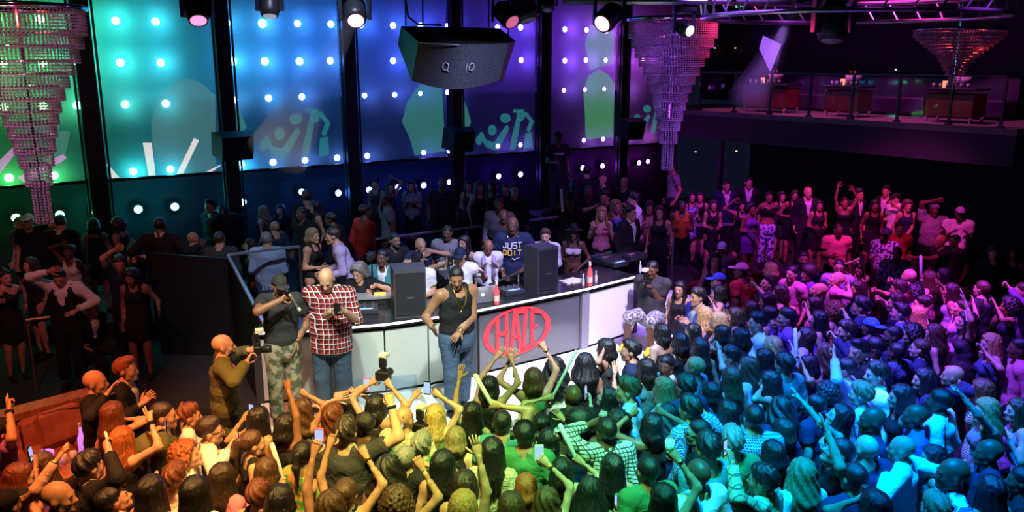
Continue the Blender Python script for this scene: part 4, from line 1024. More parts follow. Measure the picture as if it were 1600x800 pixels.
# dark columns under the balcony
for px, tp, bt in ((1126, 216, 300),):
    p = at_plane(px, 260, np.array(bal(0, .6, 0)), bn); m = MB(); m.tube([(p[0], p[1], ZP), (p[0], p[1], ZB - .1)], .07, 12); structure(m.build('pillar_round', mat('purple_pipe', (.12, .08, .18), .4), smooth=True))
# ------------------------------------------------------------------ DJ booth
ZC = ZP + .92
def off_curve(P, d):
    out = []
    for i, p in enumerate(P):
        t = P[min(i + 1, len(P) - 1)] - P[max(i - 1, 0)]; t = t[:2] / np.linalg.norm(t[:2]); out.append(np.array((p[0] - t[1] * d, p[1] + t[0] * d, 0.)))
    return out
FR = [np.array((p[0], p[1], 0.)) for p in BASE]; BK = off_curve(FR, .75); LIPF = off_curve(FR, -.05)
booth = empty('dj_booth', (0, 0, 0)); tag(booth, 'long curved booth counter with black top, white edge light and a red oval logo', 'dj booth')
def strip(A, B, z0, z1):
    m = MB(); n = len(A); P = [(a[0], a[1], z) for z in (z0, z1) for a in A] + [(b[0], b[1], z) for z in (z0, z1) for b in B]; F = []
    for i in range(n - 1):
        F += [(i, i + 1, n + i + 1, n + i), (3 * n + i, 3 * n + i + 1, 2 * n + i + 1, 2 * n + i), (n + i, n + i + 1, 3 * n + i + 1, 3 * n + i), (i + 1, i, 2 * n + i, 2 * n + i + 1)]
    F += [(0, n, 3 * n, 2 * n), (n - 1, 2 * n - 1, 4 * n - 1, 3 * n - 1)]; m.add(P, F); return m
M_top = mat('black_counter', (.016, .016, .02), .22, spec=.6)
strip(LIPF, BK, ZC - .05, ZC).build('counter_top', M_top, booth)
strip(off_curve(FR, -.062), off_curve(FR, -.049), ZC - .022, ZC + .004).build('edge_light', mat('edge_light', (.9, .9, .9), emit=(1, .97, .95), estr=1.15), booth)
strip(off_curve(FR, .03), off_curve(FR, .16), ZP, ZC - .05).build('carcass', M_black, booth)
frost = mat('frosted_panel', (.50, .52, .50), .38, spec=.5); M_frame = mat('booth_frame', (.06, .06, .07), .4, .3); smoke = mat('smoked_glass_panel', (.10, .10, .125), .12, spec=1.0); lightp = mat('white_gloss_panel', (.72, .72, .76), .22, spec=.6)
def panel(i, j, mt, inset=.03, z0=.03, z1=.10, d=0.):
    a, b = FR[i], FR[j]; t = (b - a) / np.linalg.norm(b - a); n = np.array((t[1], -t[0], 0.)); a2 = a + t * inset + n * d; b2 = b - t * inset + n * d; m = MB()
    P = [(q[0] - n[0] * o, q[1] - n[1] * o, z) for q in (a2, b2) for o in (0, .03) for z in (ZP + z0, ZC - z1)]
    m.add(P, [(0, 1, 5, 4), (2, 6, 7, 3), (0, 2, 3, 1), (4, 5, 7, 6), (1, 3, 7, 5), (0, 4, 6, 2)]); m.build('front_panel', mt, booth); return a, b, t, n
panel(0, 1, frost); panel(1, 2, frost); panel(2, 3, frost, .02); panel(3, 4, frost, .002); panel(4, 5, frost, .02); a5, b5, t5, n5 = panel(5, 6, smoke, .10); panel(6, 7, lightp, .03)
for i in (0, 2, 5, 6, 7):
    p = FR[i]; m = MB(); t = FR[min(i + 1, 7)] - FR[max(i - 1, 0)]; m.box((p[0], p[1] + .01, (ZP + ZC - .05) / 2), (.09 if i != 6 else .14, .06, ZC - .05 - ZP), math.atan2(t[1], t[0])); m.build('stile', M_frame if i != 6 else mat('grey_stile', (.22, .22, .26), .35), booth)
# the red logo on the smoked panel: an oval ring cut wider at its sides and four letters that fill it
lc = at_plane(808, 517, a5, n5); logo = empty('booth_logo', lc + n5 * .012, math.atan2(t5[1], t5[0])); tag(logo, 'red oval ring logo with four tall letters on the smoked glass panel', 'logo')
RX = abs(np.dot(at_plane(860, 510, a5, n5) - at_plane(755, 525, a5, n5), t5)) / 2; RZ = .335
logo_m = mat('logo_red', (.75, .03, .05), .4, emit=(1, .06, .07), estr=.35)
m = MB(); n = 48; P = []; F = []
for k in range(n):
    t = 2 * math.pi * k / n; P += [(RX * math.cos(t), 0, RZ * math.sin(t)), (RX * .84 * math.cos(t), 0, RZ * .94 * math.sin(t)), (RX * math.cos(t), -.008, RZ * math.sin(t)), (RX * .84 * math.cos(t), -.008, RZ * .94 * math.sin(t))]
for k in range(n):
    a_, b_ = k * 4, ((k + 1) % n) * 4; F += [(a_ + 2, b_ + 2, b_ + 3, a_ + 3), (a_, a_ + 2, b_ + 2, b_), (a_ + 1, b_ + 1, b_ + 3, a_ + 3)]
m.add(P, F); m.build('oval_ring', logo_m, logo)
LET = {'H': ([(-.70, -1, -.59, 1), (-.41, -1, -.31, 1)], [(-.70, -.06, -.31, .12)], []), 'A': ([], [(-.20, -.32, .06, -.16)], [(-.22, -1, -.09, 1), (.09, -1, -.05, 1)]), 'Z': ([], [(.02, .80, .32, 1), (.13, -1, .42, -.80)], [(.17, -1, .28, 1)]), 'E': ([(.42, -1, .53, 1)], [(.42, .80, .72, 1), (.42, 0., .66, .16), (.42, -1, .62, -.82)], [])}
def lmap(u, w_): return (u * RX * .92, -.009, w_ * RZ * .92 * math.sqrt(max(.05, 1 - (u * .93) ** 2)))
for L_, (vb, hb_, dg) in LET.items():
    m = MB()
    def quad(u0, w0, u1, w1, u2, w2, u3, w3, n_=6):
        for k in range(n_):
            f0, f1 = k / n_, (k + 1) / n_; e = lambda a, b, f: a + (b - a) * f
            q = [(e(u0, u3, f0), e(w0, w3, f0)), (e(u1, u2, f0), e(w1, w2, f0)), (e(u1, u2, f1), e(w1, w2, f1)), (e(u0, u3, f1), e(w0, w3, f1))]
            fr_ = [lmap(*p) for p in q]; bk_ = [(x, .002, z) for x, y, z in fr_]; m.add(fr_ + bk_, [(0, 1, 2, 3), (0, 4, 5, 1), (2, 6, 7, 3), (1, 5, 6, 2), (3, 7, 4, 0)])
    for u0, w0, u1, w1 in vb: quad(u0, w0, u1, w0, u1, w1, u0, w1)
    for u0, w0, u1, w1 in hb_: quad(u0, w0, u0, w1, u1, w1, u1, w0)
    for u0, w0, u1, w1 in dg: quad(u0 - .05, w0, u0 + .05, w0, u1 + .05, w1, u1 - .05, w1)
    m.build('letter', logo_m, logo)

# ------------------------------------------------------------------ things on the counter
def on_counter(px, py, dz=0.): return at_z(px, py, ZC + dz)
def stage_monitor(base, rz, w_, d_, h_, label, name='stage_monitor'):
    r = empty(name, base, rz); tag(r, label, 'loudspeaker'); m = MB(); m.prism([(-w_ / 2, d_ / 2), (-w_ / 2 + .02, -d_ / 2), (w_ / 2 - .02, -d_ / 2), (w_ / 2, d_ / 2)], h_, Matrix.Translation((0, 0, 0))); m.build('cabinet', mat('speaker_grey', (.05, .05, .06), .5), r)
    m = MB(); m.box((0, -d_ / 2 - .006, h_ / 2), (w_ - .07, .012, h_ - .06), bev=.004); gr = m.build('grille', mat('speaker_grille', (.03, .03, .035), .35, .3), r); m = MB(); m.box((0, -d_ / 2 - .014, h_ * .42), (.09, .008, .02)); m.build('badge', M_metal, gr); return r
s1 = stage_monitor(on_counter(640, 489), R(12), .44, .40, .62, 'tall black loudspeaker on the counter behind the bald man in plaid'); s2 = stage_monitor(on_counter(846, 452), R(30), .37, .34, .64, 'tall black loudspeaker on the counter in front of the man in pink light')
lp = empty('laptop', on_counter(747, 470), R(205)); tag(lp, 'open silver laptop with a glowing lid emblem beside the pink bottle', 'laptop'); al = mat('aluminium', (.55, .56, .60), .3, .6)
m = MB(); m.box((0, 0, .01), (.36, .25, .02), bev=.005); lb_ = m.build('base', al, lp); m = MB(); m.box((0, .155, .125), (.36, .012, .25), rx=R(-15), bev=.004); ld_ = m.build('lid', al, lp); m = MB(); m.box((0, 0, .0215), (.31, .11, .003)); m.build('keyboard', M_black, lb_)
ap = MB(); ap.lathe([(.018, 0), (.021, .004), (.001, .006)], 14, (0, .164, .125), Matrix.Rotation(R(-105), 4, 'X')); ap.build('lid_emblem', mat('emblem_glow', (.9, .9, .9), emit=(1, 1, 1), estr=2.), ld_)
def bottle(px, py, label, c=(.75, .10, .10), hgt=.30):
    r = empty('bottle', on_counter(px, py)); tag(r, label, 'bottle'); k = hgt / .30
    m = MB(); m.lathe([(.034 * k, 0), (.036 * k, .01 * k), (.036 * k, .17 * k), (.014 * k, .23 * k), (.013 * k, .29 * k)], 14); m.build('glass_body', mat('rose_glass', c, .12, emit=c, estr=.10) if c[0] > .5 else mat('clear_bottle', c, .1), r, True)
    m = MB(); m.lathe([(.0155 * k, .255 * k), (.0155 * k, .30 * k)], 12); m.build('foil', M_paper, r); m = MB(); m.lathe([(.0368 * k, .05 * k), (.0368 * k, .12 * k)], 14); m.build('label_band', mat('cream_label', (.7, .55, .45), .6), r)
bottle(776, 476, 'pink bottle on the counter beside the silver laptop', hgt=.33); bottle(921, 447, 'pink bottle on the counter in front of the bikini-top dancer', hgt=.36)
for k, (px, py) in enumerate(((911, 447), (931, 442), (1000, 426))): bottle(px, py, 'small clear water bottle, ' + ('left of the far pink bottle', 'right of the far pink bottle', 'at the end of the counter by the seated photographer')[k], (.45, .5, .55), .18)
def mixer(px, py, rz, w_, d_, label, n=3):
    r = empty('dj_mixer', on_counter(px, py), rz); tag(r, label, 'mixer'); m = MB(); m.box((0, 0, .035), (w_, d_, .07), bev=.008); m.build('case', mat('mixer_case', (.035, .035, .045), .35), r)
    for i in range(n):
        for j in range(4): m = MB(); m.lathe([(.016, 0), (.013, .028)], 8, (-w_ / 2 + .06 + i * (w_ - .12) / max(n - 1, 1), -d_ / 2 + .06 + j * (d_ - .12) / 3, .07)); m.build('knob', M_metal, r)
    m = MB(); m.box((0, -d_ / 2 + .03, .073), (w_ * .6, .03, .008)); m.build('led_meter', mat('meter_blue', (.1, .2, .6), emit=(.2, .35, 1), estr=1.5), r); return r
def turntable(px, py, rz, label):
    r = empty('turntable', on_counter(px, py), rz); tag(r, label, 'turntable'); m = MB(); m.box((0, 0, .045), (.42, .36, .09), bev=.01); m.build('case', mat('deck_case', (.09, .09, .11), .35, .3), r)
    m = MB(); m.lathe([(.15, .09), (.15, .105), (.02, .108)], 24, (-.03, 0, 0)); m.build('platter', M_metal, r, True); m = MB(); m.tube([(.16, .12, .10), (.165, .0, .125), (.10, -.09, .12)], .008, 6); m.build('tonearm', M_chrome, r)
mixer(570, 487, R(10), .34, .28, 'small mixer on the booth counter left of the tall loudspeaker'); 
tr_ = empty('equipment_tray', on_counter(588, 480), R(10)); tag(tr_, 'steel equipment tray with an orange light behind the counter near the curly-haired man', 'tray'); m = MB(); m.box((0, .25, .10), (.62, .34, .03)); m.build('shelf', al, tr_); m = MB(); m.box((0, .25, .045), (.60, .30, .09)); m.build('rack_body', M_black, tr_); m = MB(); m.box((.05, .22, .125), (.16, .05, .02)); m.build('orange_light', mat('amber', (.8, .3, .05), emit=(1, .25, .03), estr=2.5), tr_)
mixer(798, 458, R(30), .30, .26, 'mixer on the counter beside the second tall loudspeaker')
turntable(945, 408, R(40), 'turntable on the far counter end behind the pink bottle'); mixer(960, 414, R(40), .34, .30, 'blue-lit mixer at the far end of the counter', 4); turntable(985, 404, R(40), 'turntable nearest the seated photographer')
lp2 = empty('monitor_arm', on_counter(800, 455), R(25)); tag(lp2, 'black microphone boom arm on a clamp beside the laptop', 'arm'); m = MB(); m.tube([(.1, 0, 0), (.1, 0, .26)], .018, 8); m.build('post', M_chrome, lp2); m = MB(); m.tube([(.12, 0, .27), (-.34, .02, .12)], .022, 8); m.build('boom', M_black, lp2)
ck = empty('paper_stack', on_counter(893, 440), R(30)); tag(ck, 'pink-lit papers on the counter by the bikini-top dancer', 'papers'); m = MB(); m.box((0, 0, .008), (.30, .22, .016)); m.build('stack', M_paper, ck); m = MB(); m.box((.02, .01, .018), (.28, .20, .004), rz=.3); m.build('loose_sheet', M_paper, ck)
# white seat block at the end of the booth
def pbox(name, px, py, z, size, rz, mt, label, cat, bev=.02):
    p = at_z(px, py, z); r = empty(name, p, rz); tag(r, label, cat); m = MB(); m.box((0, 0, size[2] / 2), size, bev=bev); m.build('block', mt, r); m = MB(); m.box((0, 0, size[2] + .006), (size[0] + .03, size[1] + .03, .025), bev=.006); m.build('seat_top', mt, r); return r
SEAT = pbox('white_seat_block', 1040, 505, ZP, (.7, .5, .42), R(38), white, 'white block seat under the seated photographer', 'seat')
# clear acrylic box on the stage
ab = empty('acrylic_box', at_z(598, 622, ZP), R(8)); tag(ab, 'clear acrylic box standing on the stage in front of the frosted panel', 'box')
for nm_, c_, sz_ in (('top_sheet', (0, 0, .22), (.85, .34, .012)), ('front_sheet', (0, -.17, .11), (.85, .012, .21)), ('rear_sheet', (0, .17, .11), (.85, .012, .21)), ('side_sheet', (-.42, 0, .11), (.012, .33, .21)), ('side_sheet', (.42, 0, .11), (.012, .33, .21))): m = MB(); m.box(c_, sz_); m.build(nm_, glassm, ab)

# ------------------------------------------------------------------ glass barriers behind the booth
def barrier(label, P, hgt, ):
    """P: list of (px,py,z) points of the top rail; glass hangs from it"""
    r = empty('glass_barrier', (0, 0, 0)); tag(r, label, 'barrier', 'glass barriers around the booth'); Q = [at_z(*p) if len(p) == 3 else np.array(p[3]) for p in P]
    for a_, b_ in zip(Q, Q[1:]):
        m = MB(); m.bar(a_, b_, .04, .035); m.build('top_rail', mat('rail_silver', (.55, .56, .62), .3, .7), r); m = MB(); d_ = Vector(b_) - Vector(a_)
        m.add([tuple(a_), tuple(b_), (b_[0], b_[1], b_[2] - hgt), (a_[0], a_[1], a_[2] - hgt)], [(0, 1, 2, 3)]); m.build('glass_pane', glassm, r)
    for q in Q: m = MB(); m.bar(q, (q[0], q[1], ZP), .035); m.build('post', M_metal, r)
    return r
barrier('glass barrier with a silver rail in front of the denim-shirted man', [(356, 398, 1.97), (468, 385, 1.97)], .62)
barrier('glass side screen sloping down to the booth beside the man with the microphone', [(356, 400, 1.95), (412, 505, 1.74)], .8)
barrier('glass barrier with a silver rail behind the crew in caps', [(558, 377, 1.78), (752, 353, 1.78)], .8)
barrier('glass barrier with a pink-lit rail behind the bikini-top dancer', [(822, 345, 1.70), (905, 334, 1.70)], .8)
barrier('glass barrier in front of the man in the dark jacket and white shirt', [(960, 351, 1.70), (1052, 366, 1.70)], .8)
rl = empty('handrail', (0, 0, 0)); tag(rl, 'violet-lit handrail in front of the women on the far platform', 'handrail'); a_, b_ = at_z(1058, 352, 1.40), at_z(1188, 350, 1.40); m = MB(); m.bar(a_, b_, .05); m.build('rail', MATS['rail_silver'], rl)
for f_ in (0.02, .5, .98): q = a_ + (b_ - a_) * f_; m = MB(); m.bar(q, (q[0], q[1], ZL), .04); m.build('post', M_metal, rl)
rl = empty('handrail', (0, 0, 0)); tag(rl, 'thin brass handrail held by the man in the waistcoat', 'handrail'); a_, b_ = at_z(40, 500, 1.40), at_z(137, 488, 1.40); m = MB(); m.tube([a_, b_], .022, 8); m.build('rail', mat('rail_brass', (.5, .3, .18), .35, .8), rl)
for f_ in (0.02, .98): q = a_ + (b_ - a_) * f_; m = MB(); m.tube([q, (q[0], q[1], ZL)], .018, 8); m.build('post', MATS['rail_brass'], rl)
wa, wb, wc = at_y(236, 396, 12.4), at_z(356, 404, 1.93), at_z(411, 510, 1.70)
bl = empty('black_stage_wing', (0, 0, 0)); tag(bl, 'tall black stage wing wall left of the booth, under the sloping glass', 'stage wing')
for nm_, a_, b_ in (('front_board', wa, wb), ('side_board', wb, wc)):
    t_ = (b_ - a_)[:2] / np.linalg.norm((b_ - a_)[:2]); n_ = np.array((-t_[1], t_[0])) * .06; m = MB()
    P_ = [(q[0] + o_ * n_[0], q[1] + o_ * n_[1], z_) for q in (a_, b_) for o_ in (0, 1) for z_ in (ZL, q[2])]
    m.add(P_, [(0, 1, 5, 4), (2, 6, 7, 3), (1, 3, 7, 5), (0, 4, 6, 2), (0, 2, 3, 1), (4, 5, 7, 6)]); m.build(nm_, M_black, bl)
rb = at_z(868, 332, 1.65); ri = empty('black_riser', (rb[0], rb[1] + .1, ZP), math.atan2(WD[1], WD[0])); tag(ri, 'black riser under the dark figure by the back wall', 'riser'); RZT = 1.65
m = MB(); m.box((0, 0, (RZT - ZP) / 2 - .02), (1.2, .8, RZT - ZP - .04), bev=.02); m.build('body', M_black, ri); m = MB(); m.box((0, 0, RZT - ZP - .02), (1.24, .84, .04)); m.build('deck', M_black, ri)

# ------------------------------------------------------------------ hanging loudspeakers, small pillar speakers
def hang_line(m, a, z): m.tube([a, (a[0], a[1], z)], .012, 6)
hc_ = at_y(709, 86, 10.6); hg = empty('hanging_loudspeaker', hc_, R(0)); tag(hg, 'big black curved loudspeaker cluster hanging on chains over the booth', 'loudspeaker')
SC = 10.6 / 1300 * 1.03
def hp(px, py, dy): return ((px - 709) * SC * (1 + dy / 10.6), dy, -(py - 86) * SC * (1 + dy / 10.6) * 1.02)
sidep = [(660, 70), (662, 66)]
topb = [hp(628, 45, .5), hp(772, 48, .5), hp(794, 67, .1)]
fr_top = []; fr_bot = []
for k in range(11):
    t = k / 10; x = 658 + (790 - 658) * t; fr_top.append(hp(x, 68 + 4 * math.sin(math.pi * t) * .6 + 2 * t, -.30 * math.sin(math.pi * t) - .05)); x2 = 646 + (776 - 646) * t; fr_bot.append(hp(x2, 122 + 13 * math.sin(math.pi * t), -.30 * math.sin(math.pi * t)))
m = MB(); nn_ = len(fr_top); m.add(fr_top + fr_bot, [(i, nn_ + i, nn_ + i + 1, i + 1) for i in range(nn_ - 1)]); gm = mat('speaker_mesh', (.06, .06, .075), .45, .4, fn=noise_color((.02, .02, .03), (.12, .12, .15), 160., 1.)); hgr = m.build('grille', gm, hg, True)
bkl = [hp(628, 45, .6), hp(622, 70, .6), hp(644, 123, .5)]; bkr = [hp(772, 48, .6), hp(796, 66, .55), hp(778, 122, .45)]
m = MB(); m.add(fr_top + [bkl[0], bkr[0], bkr[1]], [tuple(range(nn_)) + (nn_ + 2, nn_ + 1, nn_)]); m.build('top_plate', M_black, hg)
m = MB(); m.add([fr_top[0], fr_bot[0], bkl[2], bkl[1], bkl[0]], [(0, 1, 2, 3, 4)]); m.build('side_plate', mat('speaker_side', (.07, .07, .09), .5), hg)
m = MB(); m.add([fr_top[-1], fr_bot[-1], bkr[2], bkr[1]], [(3, 2, 1, 0)]); m.build('side_plate', M_black, hg)
m = MB(); m.add(fr_bot + [bkr[2], bkl[2]], [tuple(range(nn_ + 2))[::-1]]); m.build('bottom_plate', M_black, hg)
m = MB(); m.add([bkl[0], bkl[1], bkl[2], bkr[2], bkr[1], bkr[0]], [(5, 4, 3, 2, 1, 0)]); m.build('rear_plate', M_black, hg)
m = MB(); [m.bar(hp(660 + 60 * k / 6, 69 + k * .5, -.28 * math.sin(math.pi * k / 11) - .08), hp(660 + 60 * (k + 1) / 6, 69 + (k + 1) * .5, -.28 * math.sin(math.pi * (k + 1) / 11) - .08), .012) for k in range(6)]; m.build('edge_trim', mat('worn_edge', (.4, .4, .45), .4, .5), hg)
lg = mat('speaker_logo', (.30, .30, .36), .4)
def gpt(u, v):
    t = u * 10; i = min(int(t), 9); f_ = t - i; T_ = Vector(fr_top[i]).lerp(Vector(fr_top[i + 1]), f_); B_ = Vector(fr_bot[i]).lerp(Vector(fr_bot[i + 1]), f_); return T_.lerp(B_, v) + Vector((0, -.015, 0))
m = MB(); m.tube([gpt(.36 + .033 * math.cos(t), .5 + .085 * math.sin(t)) for t in np.linspace(0, 2 * math.pi, 16)], .007, 5, cap=False); m.tube([gpt(.385, .56), gpt(.40, .61)], .007, 5); m.build('badge', lg, hgr)
m = MB(); m.tube([gpt(.60, .42), gpt(.60, .60)], .007, 5); m.build('badge', lg, hgr); m = MB(); m.tube([gpt(.655 + .028 * math.cos(t), .51 + .085 * math.sin(t)) for t in np.linspace(0, 2 * math.pi, 14)], .007, 5, cap=False); m.build('badge', lg, hgr)
for px, py in ((636, 45), (661, 44), (757, 47), (786, 64)): m = MB(); q = hp(px, py, .45); m.tube([q, (q[0] + .02, q[1], 2.6)], .011, 6); m.build('chain', M_dmetal, hg)
m = MB(); m.tube([hp(636, 5, .45), hp(640, 32, .4), hp(655, 43, .3), hp(690, 44, .3)], .014, 6); m.build('cable', M_black, hg)
for px, py, dpt, lb in ((717, 213, None, 'small black loudspeaker on the pillar under the big hanging cluster'), (366, 222, None, 'small black loudspeaker on the second pillar from the crystal chandelier'), (985, 197, None, 'small black loudspeaker on the pillar beside the violet chandelier')):
    p = at_plane(px, py, SP + WN * .55, WN); r = empty('pillar_loudspeaker', p, math.atan2(WD[1], WD[0])); tag(r, lb, 'loudspeaker', 'small loudspeakers on the pillars')
    w_ = .36 if px > 400 else .40; m = MB(); m.prism([(-w_, .16), (-w_ * .72, -.2), (w_ * .72, -.2), (w_, .16)], .46, Matrix.Translation((0, 0, -.28)) @ Matrix.Rotation(R(14), 4, 'X')); m.build('cabinet', M_black, r); m = MB(); m.box((0, -.19, -.1), (w_ * 1.3, .02, .40), rx=R(14)); m.build('grille', MATS['speaker_mesh'], r); m = MB(); m.bar((0, .1, 0), (0, .42, .05), .06); m.build('bracket', M_dmetal, r)

# ------------------------------------------------------------------ moving heads and truss
def moving_head(px, py, Y, label, size=1., aim=(0, -.4, -1), glow=None, hang=True):
    p = at_y(px, py, Y); r = empty('moving_head_light', p); tag(r, label, 'stage light', 'moving head lights under the ceiling'); k = size
    q = Vector(aim).normalized().to_track_quat('-Z', 'Y').to_matrix().to_4x4()
    m = MB(); m.lathe([(.075 * k, .16 * k), (.12 * k, .10 * k), (.125 * k, -.10 * k), (.105 * k, -.16 * k)], 14, M=q); m.build('head', mat('fixture_black', (.02, .02, .024), .4), r, True)
    m = MB(); m.lathe([(.088 * k, -.162 * k), (.075 * k, -.172 * k), (.001, -.18 * k)], 14, M=q); m.build('lens', mat('lens_%s' % (glow[0] if glow else 'off'), (.3, .3, .35), .1, emit=glow[1] if glow else None, estr=glow[2] if glow else 0.), r, True)
    for sx in (-1, 1): m = MB(); m.box((sx * .155 * k, 0, .08 * k), (.035 * k, .10 * k, .34 * k), bev=.008); m.build('yoke_arm', MATS['fixture_black'], r)
    m = MB(); m.box((0, 0, .30 * k), (.36 * k, .28 * k, .13 * k), bev=.02); m.build('base_box', MATS['fixture_black'], r)
    if hang: m = MB(); m.tube([(0, 0, .36 * k), (0, 0, 3.)], .02, 6); m.build('hanging_pipe', M_dmetal, r)
PK = ('pink', (1, .30, .55), 3.0); 
moving_head(308, 14, 9.0, 'moving head light with pink lens above the cyan screen', .95, (.2, -.5, -.7), ('dimpink', (1, .35, .7), 1.0)); moving_head(421, 6, 10., 'dark moving head light with a clear lens high over the blue screen', .9, (.05, -.3, -1), ('dim', (.5, .55, .7), .5))
moving_head(555, 18, 9.5, 'moving head light with glowing pink lens over the blue screen', 1.0, (.15, -.7, -.6), PK); moving_head(790, 22, 11., 'dark moving head light just right of the hanging loudspeaker cluster', 1.05, (.5, -.6, -.6), ('dimred', (1, .2, .4), .5)); moving_head(818, 8, 11.4, 'larger boxy moving head light over the violet screen', 1.3, (.3, -.3, -1)); 
moving_head(856, 2, 12., 'small dark moving head light peeking in over a pillar', .8, (0, -.4, -1)); moving_head(952, 26, 11.5, 'tilted moving head light with glowing pink lens over the violet screen', 1.25, (-.55, -.7, -.5), PK); moving_head(1068, 44, 12., 'small moving head light with a white glint by the violet chandelier', .85, (.5, -.8, -.3), ('white', (1, .7, .6), 2.5)); moving_head(1302, 34, 12.5, 'big dark moving head light under the round truss', 1.7, (-.1, -.25, -1), None)
tr = empty('ring_truss', at_y(1330, 8, 12.2)); tag(tr, 'curved silver lighting truss along the ceiling at top right', 'truss'); mm_t = mat('truss_aluminium', (.45, .46, .50), .3, .85)
RT = 2.05
for dz, rr_ in ((-.16, RT), (.12, RT - .25), (.12, RT + .05)):
    m = MB(); m.tube([(rr_ * math.cos(t), rr_ * .9 * math.sin(t), dz) for t in np.linspace(0, 2 * math.pi, 49)], .032, 8, cap=False); m.build('chord', mm_t, tr, True)
for k in range(36):
    t0, t1 = 2 * math.pi * k / 36, 2 * math.pi * (k + .5) / 36; m = MB(); m.tube([(RT * math.cos(t0), RT * .9 * math.sin(t0), -.16), ((RT + .05) * math.cos(t1), (RT + .05) * .9 * math.sin(t1), .12)], .014, 6); m.build('brace', mm_t, tr)
tr2 = empty('straight_truss', at_y(1060, 3, 12.)); tag(tr2, 'straight lighting truss at the top edge over the violet chandelier', 'truss')
for dy, dz in ((-.14, 0), (.14, 0), (0, .24)): m = MB(); m.tube([(-1.6, dy, dz), (1.7, dy, dz)], .03, 8); m.build('chord', mm_t, tr2, True)
for k in range(14): m = MB(); x = -1.5 + k * .23; m.tube([(x, -.14, 0), (x + .115, 0, .24), (x + .23, .14, 0)], .012, 5); m.build('brace', mm_t, tr2)

# ------------------------------------------------------------------ chandeliers
cry = mat('crystal', (.40, .40, .44), .12, .0, spec=1.0)
def strand_mesh(radius, n, length, beads):
    m = MB(); 
    for k in range(n):
        t = 2 * math.pi * (k + .5) / n; x, y = radius * math.cos(t), radius * math.sin(t)
        for j in range(beads):
            z = -length * (j + .5) / beads; h_ = length / beads * .5; w_ = .019
            m.add([(x, y, z + h_), (x + w_, y, z), (x, y + w_, z), (x - w_, y, z), (x, y - w_, z), (x, y, z - h_)], [(0, 1, 2), (0, 2, 3), (0, 3, 4), (0, 4, 1), (5, 2, 1), (5, 3, 2), (5, 4, 3), (5, 1, 4)])
    return m
TIERS = []
prof = [(0, 1.0), (.10, .93), (.17, .84), (.24, .74), (.30, .64), (.36, .55), (.42, .47), (.48, .41), (.54, .36), (.60, .31), (.67, .26), (.74, .20), (.83, .13)]
def chandelier(label, top, R0, H_, lamp):
    r = empty('crystal_chandelier', top); tag(r, label, 'chandelier', 'tiered crystal chandeliers')
    m = MB(); m.tube([(R0 * 1.02 * math.cos(t), R0 * 1.02 * math.sin(t), .02) for t in np.linspace(0, 2 * math.pi, 33)], .035, 8, cap=False); m.build('top_ring', M_chrome, r, True)
    for i, (f_, rr_) in enumerate(prof):
        nx = prof[i + 1][0] if i + 1 < len(prof) else 1.0; L_ = (nx - f_) * H_ * 1.22; key = ('tier', round(R0 * rr_, 2), round(L_, 2))
        if key not in HAIR_ME: HAIR_ME[key] = strand_mesh(R0 * rr_, max(8, int(100 * rr_)), L_, max(4, int(L_ / .035))).mesh('crystal_strands', cry)
        o = link('crystal_tier', HAIR_ME[key], r); o.location = (0, 0, -f_ * H_); o['kind'] = 'stuff'
        m = MB(); m.tube([(R0 * rr_ * math.cos(t), R0 * rr_ * math.sin(t), -f_ * H_) for t in np.linspace(0, 2 * math.pi, 25)], .010, 5, cap=False); m.build('tier_ring', M_chrome, r)
    m = MB(); m.tube([(0, 0, -H_), (0, 0, 3.5)], .02, 6); m.build('stem', M_chrome, r)
    m = MB(); m.lathe([(.02, -.02), (.03, -.05), (.001, -.12)], 8, (0, 0, -H_)); m.build('finial', cry, r)
    for dx, dy, dz, c, e in lamp:
        L = bpy.data.lights.new('chandelier_light', 'POINT'); L.color = c; L.energy = e; L.shadow_soft_size = .1; o = bpy.data.objects.new('chandelier_light', L); col.objects.link(o); o.location = (top[0] + dx, top[1] + dy, top[2] + dz)
t1 = at_y(26, 14, 10.5); chandelier('tiered crystal chandelier lit red and green at the left edge', t1, .74, 2.55, [(-.35, -.5, -.1, (1, .03, .03), 14), (.1, -.75, -.9, (.6, 1, .5), 2.5), (.3, -.9, -1.9, (1, .15, .8), 8), (.5, .9, -.6, (.0, .9, .6), 4)])
t2 = at_y(1052, 32, 15.5); chandelier('tiered crystal chandelier lit violet and red at the room corner', t2, .78, 2.6, [(-.5, -1.2, -.6, (.35, .08, 1), 16), (.75, -.75, -.15, (1, .03, .15), 24), (.2, -1.1, -1.7, (.5, .05, 1), 14)])
t3 = at_y(1500, 48, 16.5); chandelier('dim red crystal chandelier over the far end of the balcony', t3, .80, 1.0, [(.3, -.3, -.3, (1, .05, .04), 2.5)])

# ------------------------------------------------------------------ banquette, table and bar things at the left
leath = mat('rust_leather', (.42, .14, .07), .38, fn=noise_color((.32, .10, .05), (.52, .19, .09), 5., bump=.25)); wood = mat('red_wood_edge', (.40, .15, .07), .4, fn=noise_color((.28, .10, .05), (.50, .20, .09), 4., stretch=(12, 1, 1)))
ZE = .86; ea, eb = at_z(-60, 657, ZE), at_z(137, 606, ZE); dd = (eb - ea); dd[2] = 0; Le = np.linalg.norm(dd); du = dd / Le; dn = np.array((du[1], -du[0], 0.)); ez = math.atan2(du[1], du[0])
m = MB(); c = ea + du * Le / 2 + dn * .10; m.box((c[0], c[1], ZE - .05), (Le, .26, .10), ez, bev=.01); m.box((c[0], c[1], ZE / 2 - .05), (Le, .12, ZE - .1), ez); structure(m.build('trim_platform_edge', wood))
sofa = empty('banquette_sofa', ea + dn * .58 - np.array((0, 0, ZE)), ez); tag(sofa, 'rust red leather banquette below the platform edge, with loose cushions', 'sofa')
m = MB(); m.box((Le / 2, -.15, .22), (Le, .70, .44), bev=.04); m.build('seat_base', leath, sofa)
